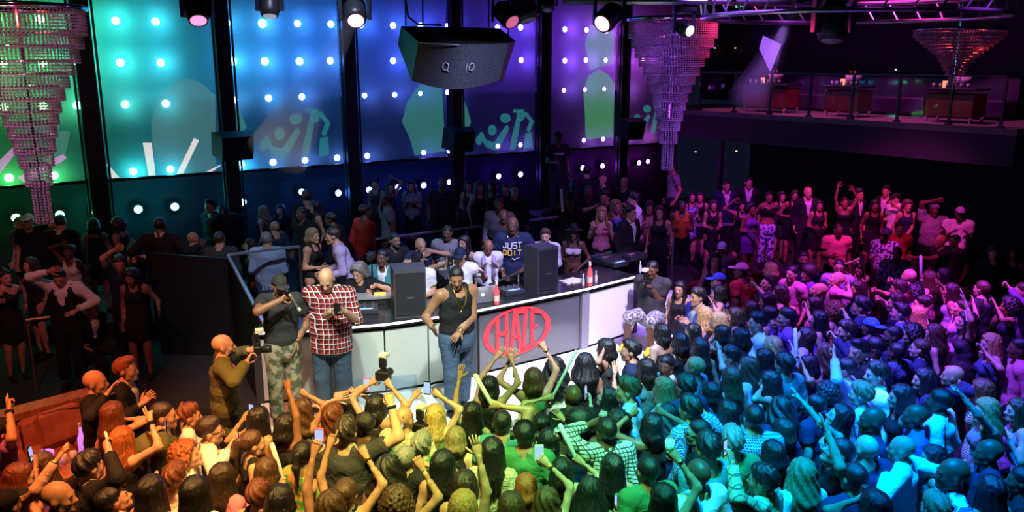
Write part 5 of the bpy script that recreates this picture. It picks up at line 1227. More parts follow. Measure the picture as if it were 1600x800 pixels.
for k in range(3): m = MB(); m.box((Le * (k + .5) / 3, .16, .62), (Le / 3 - .03, .18, .42), rx=R(-10), bev=.05); m.build('back_cushion', leath, sofa)
for k in range(3): m = MB(); m.box((Le * (k + .5) / 3, -.20, .48), (Le / 3 - .02, .62, .10), bev=.03); m.build('seat_cushion', leath, sofa)
cu = empty('throw_cushion', ea + du * Le * .62 + dn * .62 + np.array((0, 0, .72 - ZE)), ez); tag(cu, 'rust leather throw cushion leaning on the banquette', 'cushion'); m = MB(); m.box((0, 0, 0), (.5, .16, .44), rz=.2, rx=R(-24), bev=.06); m.build('cover', leath, cu); m = MB(); m.tube([(-.2, 0, .2), (.0, .0, .21), (.2, 0, .2)], .008, 5); m.build('piping', leath, cu)
tb = at_z(118, 722, .75); tbl = empty('cocktail_table', (tb[0], tb[1], 0), ez); tag(tbl, 'low red-brown cocktail table crowded with glasses beside the banquette', 'table'); m = MB(); m.box((0, 0, .72), (.95, .55, .05), bev=.01); m.build('table_top', wood, tbl); m = MB(); m.box((0, 0, .64), (.88, .48, .10)); m.build('apron', wood, tbl)
for sx in (-1, 1):
    for sy in (-1, 1): m = MB(); m.tube([(sx * .40, sy * .20, 0), (sx * .42, sy * .22, .6)], [.025, .035], 8); m.build('leg', wood, tbl)
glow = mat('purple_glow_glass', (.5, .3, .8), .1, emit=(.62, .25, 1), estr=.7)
rr = random.Random(3)
TBM = Matrix.Translation((tb[0], tb[1], .745)) @ Matrix.Rotation(ez, 4, 'Z')
for k in range(9):
    x, y = -.38 + .095 * k, rr.uniform(-.2, .2); q = TBM @ Vector((x, y, 0)); g = empty('tumbler', q); tag(g, 'tumbler with violet-lit drink crowded on the cocktail table', 'glass', 'tumblers on the cocktail table'); m = MB(); m.lathe([(.028, 0), (.034, .11), (.030, .11), (.025, .012)], 10); m.build('cup', M_glass2, g, True); m = MB(); m.lathe([(.024, .014), (.028, .075)], 10); m.build('drink', glow, g)
q = TBM @ Vector((.12, .12, 0)); g = empty('vodka_bottle', q); tag(g, 'tall bottle glowing violet on the cocktail table', 'bottle'); m = MB(); m.lathe([(.04, 0), (.04, .2), (.016, .27), (.015, .34)], 12); m.build('glass_body', glow, g, True); m = MB(); m.lathe([(.019, .33), (.019, .37)], 10); m.build('cap', M_paper, g)
q = TBM @ Vector((-.25, .1, 0)); g = empty('white_bucket', q); tag(g, 'small pale ice bucket on the cocktail table', 'bucket'); m = MB(); m.lathe([(.07, 0), (.09, .17), (.083, .17), (.06, .02)], 14); m.build('bowl', glow, g, True); m = MB(); m.tube([(-.09, 0, .15), (0, 0, .20), (.09, 0, .15)], .006, 5); m.build('handle', M_chrome, g)
sp_ = at_z(172, 655, 0.); 
ch = at_z(177, 640, .75); g = empty('striped_chair_back', (at_z(176, 700, 0))[0:3]); 
tag(g, 'clear slatted chair back behind the bald man in black', 'chair'); bpy.data.objects.remove(g)
# banquettes under the far platform edge
for k, (xa, ya, xb, yb, lb) in enumerate(((1066, 462, 1112, 447, 'red-lit patterned banquette between the stage seat and the far platform'), (1128, 441, 1222, 433, 'red-lit patterned banquette below the far platform behind the cap wearer'))):
    a_, b_ = at_z(xa, ya, .85), at_z(xb, yb, .85); d_ = b_ - a_; L_ = float(np.linalg.norm(d_)); r = empty('banquette_sofa', (a_ + b_) / 2 - np.array((0, 0, .85)), math.atan2(d_[1], d_[0])); tag(r, lb, 'sofa')
    m = MB(); m.box((0, -.15, .24), (L_, .7, .46), bev=.04); m.build('seat_base', leath, r)
    for j in range(2): m = MB(); m.box((L_ * (j - .5) / 2, .16, .70), (L_ / 2 - .02, .18, .5), bev=.04); m.build('back_cushion', M_red, r)

# ------------------------------------------------------------------ haze where lamp beams cross it
def beam(px, py, Y, aim, color, power, L_, ang, dens):
    p = Vector(at_y(px, py, Y)); a = Vector(aim); d_ = (a - p).normalized(); M = d_.to_track_quat('Z', 'Y').to_matrix().to_4x4(); M.translation = p
    m = MB(); m.lathe([(.07, 0.), (.07 + L_ * math.tan(R(ang) / 2) * 1.05, L_)], 20); o = m.build('haze', haze_m(dens)); o.matrix_world = M; o['kind'] = 'stuff'; o['label'] = 'smoky haze lit by a ceiling lamp beam'; o['category'] = 'haze'
    spot('moving_head_beam', p + d_ * .02, p + d_ * 3, color, power, ang, .3, .04)
def haze_m(dens):
    k = 'haze_%g' % dens
    if k not in MATS:
        m_ = bpy.data.materials.new(k); m_.use_nodes = True; nt = m_.node_tree; nt.nodes.clear(); o = nd(nt, 'ShaderNodeOutputMaterial'); v = nd(nt, 'ShaderNodeVolumeScatter'); v.inputs['Density'].default_value = dens; v.inputs['Anisotropy'].default_value = .0; nt.links.new(v.outputs[0], o.inputs['Volume']); MATS[k] = m_
    return MATS[k]
beam(552, 26, 9.4, at_y(470, 175, 8.6), (1, .25, .75), 1500, 1.9, 14, .35)
beam(1238, 20, 12.0, at_y(1195, 110, 12.6), (.45, .2, 1), 300, 1.6, 20, .25)
# ------------------------------------------------------------------ people: head pixel, level, facing (0 away from camera, 90 to the left, -90 to the right, 180 to camera)
# x y level yaw | sex skin hair:colour | top:colour bottom:colour | left hand right hand (name or x,y + pose letter) | extras
PEOPLE = """
#stage
437 447 p -150 | m m cap:k | tee:charcoal pants:camo | 457,545 450,463g | H=1.82 hp=-14 hh=1 hold=R:mic capc=charcoal wrist=L w=1.08 lab=person_in_dark_T-shirt,_cap_and_camouflage_trousers_speaking_into_a_microphone_on_stage
510 437 p 180 | m w bald:n | rolled:plaidR jeans:denim | 533,483g 521,486g | H=1.90 hp=-32 w=1.24 belly=.10 hh=1 beard=0 lab=bald_person_in_red_plaid_shirt_looking_down_at_a_phone_on_stage hold=L:phone step=.03 fw=.36
713 434 p -148 | m m crop:k | tank:black jeans:denim | 712,526 679,517 | H=1.84 hp=-18 hy=-24 w=1.24 hh=1 chain=1 wrist=L lab=person_in_black_tank_top_with_a_gold_chain_at_the_front_of_the_stage step=.10 fw=.42
1019 421 p 148 | m b crop:k | tee:charcoal shorts:snake | 1018,446g 1003,441g | sit=.46 H=1.80 w=1.22 belly=.15 hp=-10 shoec=yellow hh=1 hold=C:camera lab=person_in_dark_T-shirt_and_patterned_shorts_sitting_with_a_flash_camera footz=.10
349 541 .32 -72 | m w bald:k | jacket:olive pants:black | 398,545g 391,556g | H=1.84 beard=1 hp=4 hh=1 fw=.30 hold=C:camera w=1.12 inner=pink lab=bald_bearded_person_in_olive_jacket_aiming_a_camera_at_the_stage
#booth
561 426 p 168 | m w curly:g | rolled:black pants:black | 584,444g 578,454g | hp=-14 hy=-14 hold=L:pole lab=person_with_curly_grey_hair_holding_a_camera_pole_behind_the_booth
598 403 p 170 | m b crop:k | jacket:teal pants:black | d f | hy=-10 lab=person_in_denim_jacket_and_white_tee_beside_the_tall_loudspeaker
617 376 p -140 | m m crop:k | tee:black pants:black | d d | w=1.1 H=1.86 beard=1 lab=bearded_person_in_black_V-neck_between_the_booth_and_the_glass
652 407 p 180 | m t cap:k | tee:white pants:black | f f | glasses=1 H=1.72 capc=black lab=person_in_black_cap_and_glasses_behind_the_tall_loudspeaker
657 384 p -150 | m t bald:k | tee:navy pants:black | 668,392 664,398 | hp=-8 H=1.76 lab=person_in_navy_tee_with_hands_clasped_before_the_mouth
699 364 p 172 | m b crop:k | tee:grey pants:black | d d | H=1.92 w=1.15 hp=-6 lanyard=1 lab=tall_person_in_grey_T-shirt_wearing_a_lanyard_behind_the_booth
725 380 p 150 | f t long:k | tank:black pants:black | d d | lab=person_with_long_black_hair_next_to_the_tall_grey_T-shirt
719 400 p 176 | m t cap:k | tee:white pants:denim | 752,424 703,408g | H=1.76 hp=-12 capc=navy hold=R:phone lab=person_in_dark_cap_and_white_tee_phoning_behind_the_performer
763 386 p -170 | m m bald:k | tee:white pants:black | 772,412 756,416 | hp=-25 lab=bald_person_in_white_tee_with_a_pale_scarf_behind_the_laptop scarf=1
801 352 p 176 | m b bald:k | tee:navy pants:black | 812,424 790,432 | H=1.90 w=1.12 hp=-10 print=just lab=person_in_navy_T-shirt_with_white_and_yellow_lettering_behind_the_booth chain=2
852 369 p 172 | m w short:n | shirt:white pants:black | f 826,424 | H=1.80 hp=-6 lab=pink-lit_person_in_white_shirt_behind_the_second_tall_loudspeaker
896 364 p 168 | f b hat:k | bikini:white skirt:black | 898,424 f | under=long H=1.72 hp=2 lab=smiling_dancer_in_black_hat_and_white_bikini_top_behind_the_counter
520 369 p 105 | m t crop:d | shirt:lilac pants:black | f f | lean=22 H=1.82 lab=person_in_pale_lilac_shirt_bending_toward_the_blonde_bob
489 369 p -112 | f t bob:s | tank:black skirt:black | d f | lab=person_with_blonde_bob_in_black_top_facing_the_lilac_shirt
417 374 l 4 | m t crop:g | shirt:paleblue pants:denim | f f | H=1.84 w=1.2 lab=person_in_pale_denim_shirt_seen_from_behind_through_the_glass_barrier
391 384 l 120 | f w bob:k | tank:black skirt:black | 400,398 d | lab=pale-faced_person_with_dark_bob_beside_the_denim_shirt H=1.62
343 374 l 12 | m t crop:d | jacket:charcoal pants:black | d d | H=1.84 w=1.1 lab=person_in_charcoal_jacket_seen_from_behind_by_the_stage_wing
302 374 l -20 | m t bald:k | jacket:black pants:black | d d | lab=bald_person_in_black_jacket_left_of_the_charcoal_jacket
#back
31 350 .62 176 | f w long:s | tee:purple skirt:black | d d | lab=person_with_long_light_hair_in_purple_print_tee_under_the_left_chandelier
44 346 .62 -170 | m t cap:k | tee:black pants:black | 57,331f d | capc=white lab=person_in_white_cap_raising_a_fist_under_the_chandelier_tip
95 347 .62 0 | m t crop:k | jacket:black pants:black | d d | w=1.15 H=1.84 lab=green-rimmed_person_in_black_jacket_seen_from_behind
146 352 .62 30 | f m bob:k | tank:black skirt:black | d d | lab=dark_person_with_bob_between_two_back_views_at_the_wall
184 351 .62 80 | f m curly:k | tank:black skirt:black | d f | lab=person_with_curly_hair_edged_in_blue_light
250 352 .62 0 | m b crop:k | jacket:black pants:black | o o | w=1.3 H=1.88 lab=broad_person_in_black_seen_from_behind_below_two_blue_lamps
211 389 l 165 | f w long:k | tank:black pants:black | 218,402 d | H=1.62 lab=pale-faced_person_with_long_dark_hair_holding_up_one_hand
108 394 l 176 | f b updo:k | tank:white skirt:black | d 104,379 | H=1.68 hp=4 lab=person_in_white_tank_top_with_one_hand_on_the_head
47 414 l 150 | f t bob:d | tank:black skirt:black | d d | H=1.62 lab=dim_person_with_dark_bob_behind_the_waistcoat
93 433 l -168 | m t crop:k | vest:black pants:black | 111,489 86,421 | H=1.80 hp=-28 w=1.1 lab=person_in_black_waistcoat_and_white_shirt_rubbing_the_brow
8 434 l -120 | f t bun:k | strapless:black -:- | 9,468g 3,470g | H=1.66 hold=C:camera lab=person_in_strapless_black_dress_and_heels_holding_a_camera_at_the_left_edge
187 411 l -160 | m t crop:d | tee:navy pants:black | d 190,383f | H=1.80 hp=-18 lean=8 lab=person_in_navy_tee_stretching_an_arm_over_the_black_dress
205 433 l -172 | f m long:k | dress:black -:- | 249,492 192,512 | H=1.70 hp=-20 hy=-10 lab=person_with_long_black_hair_in_a_short_black_dress_on_the_dark_platform
143 480 l -112 | m t short:k | jacket:black pants:black | 141,550 137,546 | sit=.46 lean=14 H=1.78 lab=person_in_black_suit_sitting_forward_with_clasped_hands
329 322 l 150 | m t short:k | shirt:black pants:black | d d | H=1.92 lab=dark_person_behind_the_phone_glow_next_to_the_second_pillar
345 330 l -160 | m b crop:k | shirt:navy pants:black | 355,333g d | hold=L:phone lab=person_in_navy_shirt_lit_by_a_phone_near_the_second_pillar
411 331 l 70 | f w wavy:s | tank:black pants:black | d d | lab=person_with_wavy_hair_rimmed_in_cyan
438 328 l 172 | f w long:k | blouse:black pants:black | f f | lab=person_with_pale_face_framed_by_long_black_hair_near_the_wall
429 356 l 40 | m t bald:k | shirt:navy pants:black | o d | H=1.74 lab=person_in_navy_shirt_with_arm_around_a_neighbour_behind_the_denim_shirt
479 308 p 20 | m t short:n | shirt:black pants:black | d d | lab=person_with_a_bright_hair_rim_under_the_fourth_blue_lamp
471 334 p 150 | m b crop:k | shirt:black pants:black | d d | H=1.7 lab=shadowed_person_below_the_bright_hair_rim
493 324 p 110 | f t long:k | tank:black pants:black | d d | lab=person_with_long_dark_hair_facing_the_bright_hair_rim
517 343 p 80 | m b crop:k | shirt:black pants:black | d d | H=1.72 lab=dark_person_stooping_above_the_lilac_shirt lean=18
571 331 p -50 | m b crop:k | shirt:red pants:black | d d | w=1.2 H=1.84 lab=person_in_red_shirt_left_of_the_glass_barrier
604 312 p 100 | m b crop:k | tee:grey pants:black | d d | H=1.80 w=1.1 lab=person_in_grey_tee_just_behind_the_red_shirt
587 288 p 160 | f t bun:k | tank:charcoal pants:black | d d | lab=person_with_a_top_knot_between_two_violet-blue_lamps
609 293 p -150 | f t long:k | tank:charcoal pants:black | 608,275f d | lab=person_raising_one_fist_in_front_of_the_lowest_lamp_row
643 291 p 176 | f t long:d | tee:grey pants:black | c c | lab=person_in_grey_tee_with_hands_at_the_chest_by_the_back_wall
691 288 p 176 | m b bald:k | tee:black pants:black | d d | w=1.25 H=1.86 lab=broad_bald_person_in_black_tee_against_the_back_wall
733 291 p 170 | f t long:k | tank:charcoal pants:black | f f | lab=person_with_long_black_hair_in_charcoal_top_beside_the_broad_bald_one
749 293 p -150 | f w wavy:d | tank:black pants:black | d d | lab=person_with_wavy_dark_hair_under_the_small_pillar_loudspeaker
768 292 p 150 | f t bob:k | tank:black pants:black | d d | lab=person_with_dark_bob_under_the_pair_of_violet_lamps
790 296 p 176 | f w updo:d | blouse:navy pants:black | d d | H=1.64 lab=pale-faced_person_with_pinned-up_hair_under_the_pair_of_violet_lamps
804 297 p -176 | m t short:k | shirt:black pants:black | d d | lab=person_in_black_shirt_under_the_right_violet_lamp
780 320 p 170 | m b crop:k | shirt:grey pants:black | d d | w=1.1 lab=person_in_grey_shirt_behind_the_navy_lettered_tee
787 338 p -176 | m b bald:k | tee:charcoal pants:black | d d | H=1.74 lab=shadowed_bald_person_just_behind_the_navy_lettered_tee
872 216 1.65 -165 | m b cap:k | tee:black pants:black | d f | H=1.80 print=script capc=black lab=dark_figure_in_black_script_T-shirt_standing_on_the_riser
890 314 p -172 | m b hat:k | shirt:black pants:black | 905,340 877,322f | hold=R:baton H=1.78 lab=person_in_dark_hat_holding_up_a_white_foam_stick
897 287 p 60 | f t long:k | tank:black pants:black | d d | lab=person_with_pink-edged_long_hair_under_the_magenta_lamps
917 268 .95 0 | m t crop:k | jacket:black pants:black | d d | H=1.84 lab=tall_dark_person_seen_from_behind_between_the_magenta_lamps
941 283 p 120 | m t bald:k | tee:black pants:black | d d | lab=bald_person_with_a_pink_face_rim_near_the_wall
946 309 p 150 | m t short:k | tee:black pants:black | d 934,322 | H=1.84 lab=person_in_black_tee_behind_two_blonde_heads
940 334 p 176 | f w long:y | tank:pink pants:black | 950,352 930,356 | H=1.66 lab=blonde_person_in_pink_top_leaning_on_the_glass_barrier
962 323 p -160 | f w wavy:y | tank:blue pants:black | d f | lab=blonde_person_in_blue_top_beside_the_pink_top
990 313 p 95 | m w short:k | shirt:white pants:black | 976,320g d | H=1.82 lab=person_in_white_shirt_drinking_by_the_far_pillar
985 333 p -130 | m t short:k | jacket:black pants:black | 1005,352 d | w=1.1 lab=person_in_black_jacket_over_white_shirt_reaching_across_the_barrier
1015 325 p 170 | f t long:d | strapless:pink -:- | d f | lab=person_in_strapless_pink_dress_by_the_glass_barrier
1051 263 .9 100 | m t crop:k | tee:grey pants:black | d d | H=1.76 lab=pink-lit_person_standing_high_under_the_violet_chandelier
975 286 p 150 | m t bald:k | tee:black pants:black | d d | lab=bald_person_in_shadow_right_of_the_magenta_lamps
1031 332 p 160 | f t long:k | tank:black pants:black | d d | lab=person_in_black_top_between_pink_dress_and_orange_vest
920 300 p 170 | m b crop:k | shirt:black pants:black | d d | lab=dark_person_directly_behind_the_hat_and_foam_stick
#far
1066 322 l 172 | m b crop:k | tank:orange pants:black | f f | lab=person_in_orange_sleeveless_top_at_the_far_rail
1081 308 l -165 | f t long:k | dress:print -:- | f f | lab=person_in_patterned_dress_just_behind_the_orange_top
1094 308 l 160 | f w bob:d | dress:black -:- | d d | lab=person_with_dark_bob_between_patterned_dress_and_curly_smiler
1115 321 l 176 | f t wavy:d | tank:black skirt:black | f f | lab=smiling_person_with_wavy_dark_hair_leaning_on_the_far_rail
1135 291 l -170 | m t crop:k | jacket:navy pants:black | d d | H=1.86 lab=tall_person_in_navy_jacket_behind_the_far_rail
1170 286 l 176 | m t short:k | jacket:black pants:black | d d | H=1.92 lab=tallest_person_in_black_jacket_behind_the_far_rail
1160 323 l 172 | f t long:k | dress:black -:- | 1176,350 1150,312 | lab=person_in_black_dress_holding_one_hand_up_at_the_far_rail
1173 326 l -150 | f m curly:k | dress:purple -:- | d f | lab=person_in_purple_dress_beside_the_patterned_leggings
1202 308 l 176 | f m updo:k | croptop:black pants:acid | 1219,338 1170,350 | H=1.74 lab=person_in_black_crop_top_and_patterned_leggings
1222 307 l -168 | f t long:k | dress:charcoal -:- | d d | lab=person_in_charcoal_dress_behind_the_crop_top
1242 306 l 170 | f m bob:k | dress:black -:- | 1248,336 1240,340 | H=1.74 w=1.1 lab=person_in_short_black_dress_with_clasped_hands_beside_the_leggings
1262 301 l -176 | m t bald:k | jacket:black pants:black | d d | H=1.84 lab=bald_person_in_black_jacket_behind_the_short_black_dresses
1280 321 l 176 | f m long:k | dress:black -:- | f f | lab=person_with_long_black_hair_in_black_dress_left_of_the_pink_polo
1320 317 l 170 | f m updo:k | strapless:black -:- | 1331,293 1311,286 | lab=person_in_strapless_black_dress_raising_both_arms_on_the_far_platform
1342 304 l -150 | m t short:k | jacket:black pants:black | d d | lab=person_in_black_suit_behind_the_raised_arms
1367 322 l 172 | f m long:k | dress:black -:- | d d | H=1.70 lab=person_with_very_long_black_hair_right_of_the_raised_arms
1385 299 l 130 | m t short:k | jacket:black pants:black | d d | H=1.84 lab=person_with_an_orange-lit_face_in_black_jacket
1400 311 l 110 | m t cap:k | tee:white pants:black | 1394,318 f | capc=black lab=person_in_white_tee_and_black_cap_with_a_dark_shoulder_strap
1418 322 l 176 | f t curly:n | dress:navy -:- | 1412,376 d | lab=person_with_curly_brown_hair_in_a_navy_dress
1460 328 l 170 | m b capback:k | tee:grey pants:black | c 1472,311f | w=1.25 H=1.84 capc=grey lab=broad_person_in_grey_tee_raising_one_arm_on_the_far_platform
1500 334 l 160 | m b cap:k | tee:white pants:black | c c | w=1.15 capc=lilac H=1.80 lab=person_in_pale_cap_and_white_tee_at_the_far_right
1310 359 q 176 | m b crop:k | polo:pink pants:black | d f | H=1.86 w=1.1 lab=person_in_pink_polo_shirt_in_front_of_the_black_dresses
1405 357 q 172 | m m crop:k | tee:red pants:black | d d | H=1.82 w=1.1 lab=person_in_red_T-shirt_on_the_far_step
1385 367 q 140 | m b cap:k | rolled:print pants:black | f f | capc=navy w=1.15 lab=person_in_blue_patterned_shirt_and_flat_cap
1402 396 q 170 | m b bald:k | rolled:print pants:black | f f | H=1.74 w=1.1 beard=1 lab=bearded_bald_person_in_blue_patterned_shirt
1470 377 q 100 | m m bald:k | tee:black pants:black | 1421,402 d | H=1.80 lab=bald_person_in_black_tee_reaching_out_toward_the_patterned_shirt
1491 377 q 110 | m b crop:k | tee:black pants:black | d d | H=1.80 lab=person_in_black_tee_directly_behind_the_reaching_arm
1553 396 q 160 | m w short:k | shirt:black pants:black | d d | w=1.1 lab=person_in_black_shirt_in_the_shadow_at_the_right_edge
1586 397 q 120 | f m bob:k | tank:black skirt:black | d f | lab=person_in_black_tank_top_at_the_far_right_edge
#floor
1117 407 d 170 | f w long:k | tank:black pants:black | d d | H=1.72
1128 390 d 160 | m t cap:k | tee:grey pants:black | d d | H=1.74 capc=lilac
1158 424 d 40 | m b cap:k | tee:red pants:black | d d | capc=pink H=1.80 w=1.05 hy=30
1203 422 d 60 | f w bob:y | tank:black pants:black | d 1193,393f | H=1.66
1201 444 d 95 | m t quiff:k | polo:navy pants:black | 1176,442g d | H=1.78 hold=L:phone hp=12
1090 464 d 110 | m t short:k | jacket:blue pants:black | c c | inner=paleblue H=1.78
1122 440 d 90 | m t cap:k | tee:lilac pants:black | d d | capc=blue H=1.74
1122 459 d 80 | f w bob:k | tank:grey pants:black | 1117,473 d | H=1.64
1062 452 d 150 | f t long:k | tank:black pants:black | d d | H=1.62
1256 405 d 165 | m m crop:k | shirt:navy pants:black | d d | beard=1 H=1.84
1238 428 d 120 | m t crop:k | tee:pink pants:black | d c | H=1.76
1262 428 d 100 | f t afro:d | tee:purple pants:black | d d | H=1.66
1308 437 d 70 | m w bald:k | tee:pink pants:black | 1325,441f d | H=1.78 hp=20
1311 418 d 160 | m t crop:k | tee:lilac pants:black | d d | glasses=1
1342 418 d 172 | f t long:n | tank:pink pants:black | d 1344,405g | hold=R:phone
1278 455 d 75 | m t bald:k | shirt:black pants:black | d d | beard=1 hp=22 H=1.82
1340 452 d 90 | f t long:d | tee:blue pants:black | d 1322,458g | hold=R:phone
1420 433 d 30 | m w bald:k | shirt:navy pants:black | d 1391,437f | H=1.78
1474 431 d 60 | f t long:k | dress:black -:- | d d | H=1.66
1408 452 d 60 | m t short:d | polo:pink pants:black | d 1366,452f | H=1.80
1426 459 d 70 | m m curly:k | tee:purple pants:black | d d | H=1.74
1452 436 d 40 | f w long:n | tank:pink pants:black | d 1443,430g | hold=R:baton
1486 455 d 60 | f t long:d | tank:lilac pants:black | d 1465,440 | H=1.62
1534 452 d 30 | m w crop:n | tee:charcoal pants:black | d d |
1577 480 d 60 | f t curly:k | tank:navy pants:black | 1551,467f d | H=1.72
1597 455 d 70 | m w crop:n | shirt:purple pants:black | 1572,442f d |
1198 472 d 80 | f t bob:k | tank:purple pants:black | d d | H=1.64
1216 459 d 70 | f t bob:d | tank:lace pants:black | d 1228,482g | hold=R:baton
1176 484 d 60 | f b long:k | tank:navy pants:black | d d | H=1.66
1198 492 d 50 | f t updo:k | tank:purple pants:black | d d | H=1.60
1184 504 d 85 | m w short:k | shirt:white pants:black | c c | H=1.80 w=1.08
1229 497 d 80 | m t slick:k | shirt:purple pants:black | d 1222,510f | H=1.76
1147 495 d 85 | f w bob:d | blouse:grey pants:black | d d | H=1.68
1121 502 d 70 | f w bob:y | tank:pink pants:black | d d | H=1.60
1100 493 d 50 | f w long:y | tank:lilac pants:black | d d | H=1.66
1128 523 d 40 | f t bob:k | tank:black pants:black | 1116,533f d | H=1.64
1155 529 d 60 | f b bob:k | tank:blue pants:black | d d | H=1.66
1143 558 d 70 | m w short:k | tank:white pants:black | 1121,536f d | H=1.74
1166 576 d 60 | f w wavy:n | blouse:paleblue pants:black | d d | H=1.66
1193 562 d 60 | f w long:k | tank:teal pants:black | d d | H=1.66
1143 592 d 20 | f t long:n | tank:teal pants:black | d d | H=1.64
1203 599 d 60 | f t long:k | tank:white pants:black | 1195,612 d | H=1.66
1225 571 d 30 | m t short:k | shirt:teal pants:black | d d | H=1.80 w=1.1
1207 542 d 20 | f w wavy:y | tank:white pants:black | d d | H=1.64
1257 528 d 70 | f w long:d | blouse:lilac pants:black | 1236,538 d | H=1.72 hp=18
1262 572 d 80 | f t bob:k | tank:navy pants:black | 1249,558g 1268,558 | H=1.60 hold=L:baton
1288 553 d 40 | f w wavy:n | tank:purple pants:black | d d | H=1.66
1326 577 d 60 | m t crop:k | shirt:paleblue pants:black | 1303,548p d | H=1.80
1343 550 d 110 | m t quiff:k | shirt:black pants:black | d d | H=1.82
1323 518 d 85 | m t short:d | shirt:navy pants:black | 1298,520f d | H=1.80
1274 478 d 70 | f w bob:k | tank:pink pants:black | 1258,473f d | H=1.66
1280 500 d 60 | f t long:k | tank:purple pants:black | d d | H=1.62
1302 486 d 40 | f t curly:a | tank:pink pants:black | d d | H=1.64
1346 480 d 60 | m t short:k | tee:navy pants:black | 1318,484f d | H=1.84
1361 512 d 30 | m b capback:k | tee:purple pants:black | d d | capc=blue
1366 544 d 70 | m b crop:k | shirt:white pants:black | d d | H=1.80
1395 525 d 80 | m b crop:k | tee:navy pants:black | d d | H=1.76
1399 551 d 30 | m b crop:k | polo:denim pants:black | d d | H=1.76 w=1.1
1424 523 d 70 | f t curly:k | tee:black pants:black | d d | H=1.68
1405 474 d 70 | m w short:d | tee:navy pants:black | d 1373,465f | H=1.76
1405 489 d 60 | m w quiff:k | tee:blue pants:black | d d | H=1.70
1434 475 d 75 | f w updo:k | tank:white pants:black | d d | H=1.68
1432 492 d 50 | f w long:y | tank:purple pants:black | d d | H=1.60
1433 545 d 60 | m w crop:n | shirt:navy pants:black | d d | H=1.78 w=1.05
1459 522 d 60 | f w wavy:n | tank:blue pants:black | d d | H=1.66
1444 594 d 80 | f t long:k | tee:navy pants:black | d d | H=1.66
1369 586 d 80 | m w short:d | shirt:white pants:black | d d | H=1.78
1510 502 d 80 | f w long:k | tank:charcoal pants:black | 1504,459 d | H=1.74 band=1 w=1.1
1500 482 d 75 | f w updo:d | tank:lilac pants:black | 1520,468 d | H=1.66 hp=15
1547 538 d 85 | f w long:y | tank:denim skirt:navy | 1533,543 d | H=1.72 w=1.15
1488 588 d 60 | m t bald:d | shirt:navy pants:black | 1494,602 d | H=1.76
1405 621 d 80 | f t long:k | tank:black pants:black | d d | H=1.68
1533 612 d 60 | f w long:a | dress:stripe -:- | d d | H=1.66
1540 643 d 85 | f w wavy:y | tank:grey pants:black | 1493,606f d | H=1.70
1590 642 d 80 | f w long:n | tank:lilac pants:black | 1568,672 d | H=1.66
1592 545 d 70 | m b crop:k | shirt:pink pants:black | d 1585,560f | H=1.78
1467 628 d 50 | m b crop:k | shirt:white pants:black | d d | H=1.82 w=1.25
1430 652 d 70 | m b bald:k | shirt:blue pants:black | d d | H=1.74 w=1.1
1362 658 d 80 | m b bald:k | tee:navy pants:black | d d | H=1.78
1345 617 d 60 | f w short:s | tee:paleblue pants:black | d d | H=1.70
1312 652 d 75 | f w long:k | tank:lace pants:black | 1236,608p d | H=1.72 hp=20
1292 616 d 40 | f t curly:k | tank:navy pants:black | d d | H=1.64
1275 634 d 40 | m t crop:k | tee:navy pants:black | d d | H=1.70
1317 708 d 85 | m t crop:k | tee:black pants:black | 1287,660h d | H=1.80 hp=28
1353 702 d 20 | m w bald:k | tee:navy pants:black | d d | H=1.78 w=1.15
1405 702 d 60 | m t bald:k | shirt:white pants:black | 1390,733 1407,738 | H=1.82 w=1.25
1333 748 d 20 | m t crop:k | shirt:navy pants:black | d 1331,790g | H=1.78 w=1.3 hold=R:baton
1455 716 d 70 | f t long:k | tank:teal pants:black | d d | H=1.66
1490 742 d 75 | m b bald:k | shirt:plaidB pants:black | d d | H=1.80 w=1.2
1546 708 d 70 | m b bald:k | tee:navy pants:black | d d | H=1.80 w=1.15
1547 768 d 10 | f t long:k | tank:navy pants:black | d d | H=1.68
1591 752 d 60 | m b crop:k | shirt:black pants:black | d d | H=1.80
1463 797 d 20 | f w short:s | tee:white pants:black | d d | H=1.66
1363 794 d 20 | f t bob:k | tank:navy pants:black | 1352,776g d | H=1.64 hold=L:redcan
1180 654 d -5 | m w crop:k | shirt:checkB pants:black | d d | H=1.80 w=1.1
1220 640 d 20 | f m volume:k | tee:navy pants:black | d d | H=1.70
1137 646 d 20 | f t long:k | tank:blue pants:black | d d | H=1.66
1206 710 d 20 | f t bob:k | tank:black pants:black | d d | H=1.64
1221 674 d 30 | f t bob:d | tee:navy pants:black | d d | H=1.62
1192 752 d 55 | m t short:k | shirt:plaidY pants:black | 1142,707g d | H=1.78 w=1.15 hold=L:phone
1255 742 d 10 | f w wavy:s | blouse:white pants:black | d d | H=1.66
1108 702 d 20 | m t short:k | tee:teal pants:black | d d | H=1.74
1137 690 d 10 | m w short:g | tee:green pants:black | d d | H=1.76
1091 677 d 85 | m t crop:k | tee:black pants:black | d d | glasses=1 H=1.78
1091 742 d 30 | m b bald:k | shirt:white pants:black | d d | H=1.78 w=1.15
1036 782 d 0 | f t long:k | tank:black pants:black | d 1050,705g | H=1.66 hold=R:cup wrist=R
1012 736 d 20 | m t crop:k | tee:green pants:black | d d | H=1.78 w=1.1
1018 668 d 10 | f m bob:k | tank:black pants:black | 995,640f 1027,640f | H=1.66 wrist=L wc=black
1050 650 d 20 | f w volume:k | tank:navy pants:black | d d | H=1.66
1037 607 d 60 | f w long:s | tank:paleblue pants:black | d d | H=1.66
1077 640 d 40 | m t short:k | shirt:checkB pants:black | d 1092,640g | H=1.76 hold=R:phone
980 610 d 75 | m w short:n | shirt:paleblue pants:black | d d | H=1.78 w=1.05
951 623 d 70 | f w bob:k | tank:grey pants:black | 922,617g d | H=1.64 hp=20 hold=L:phonepink
947 674 d 20 | m b crop:k | shirt:checkW pants:black | 932,660 d | H=1.82 w=1.15
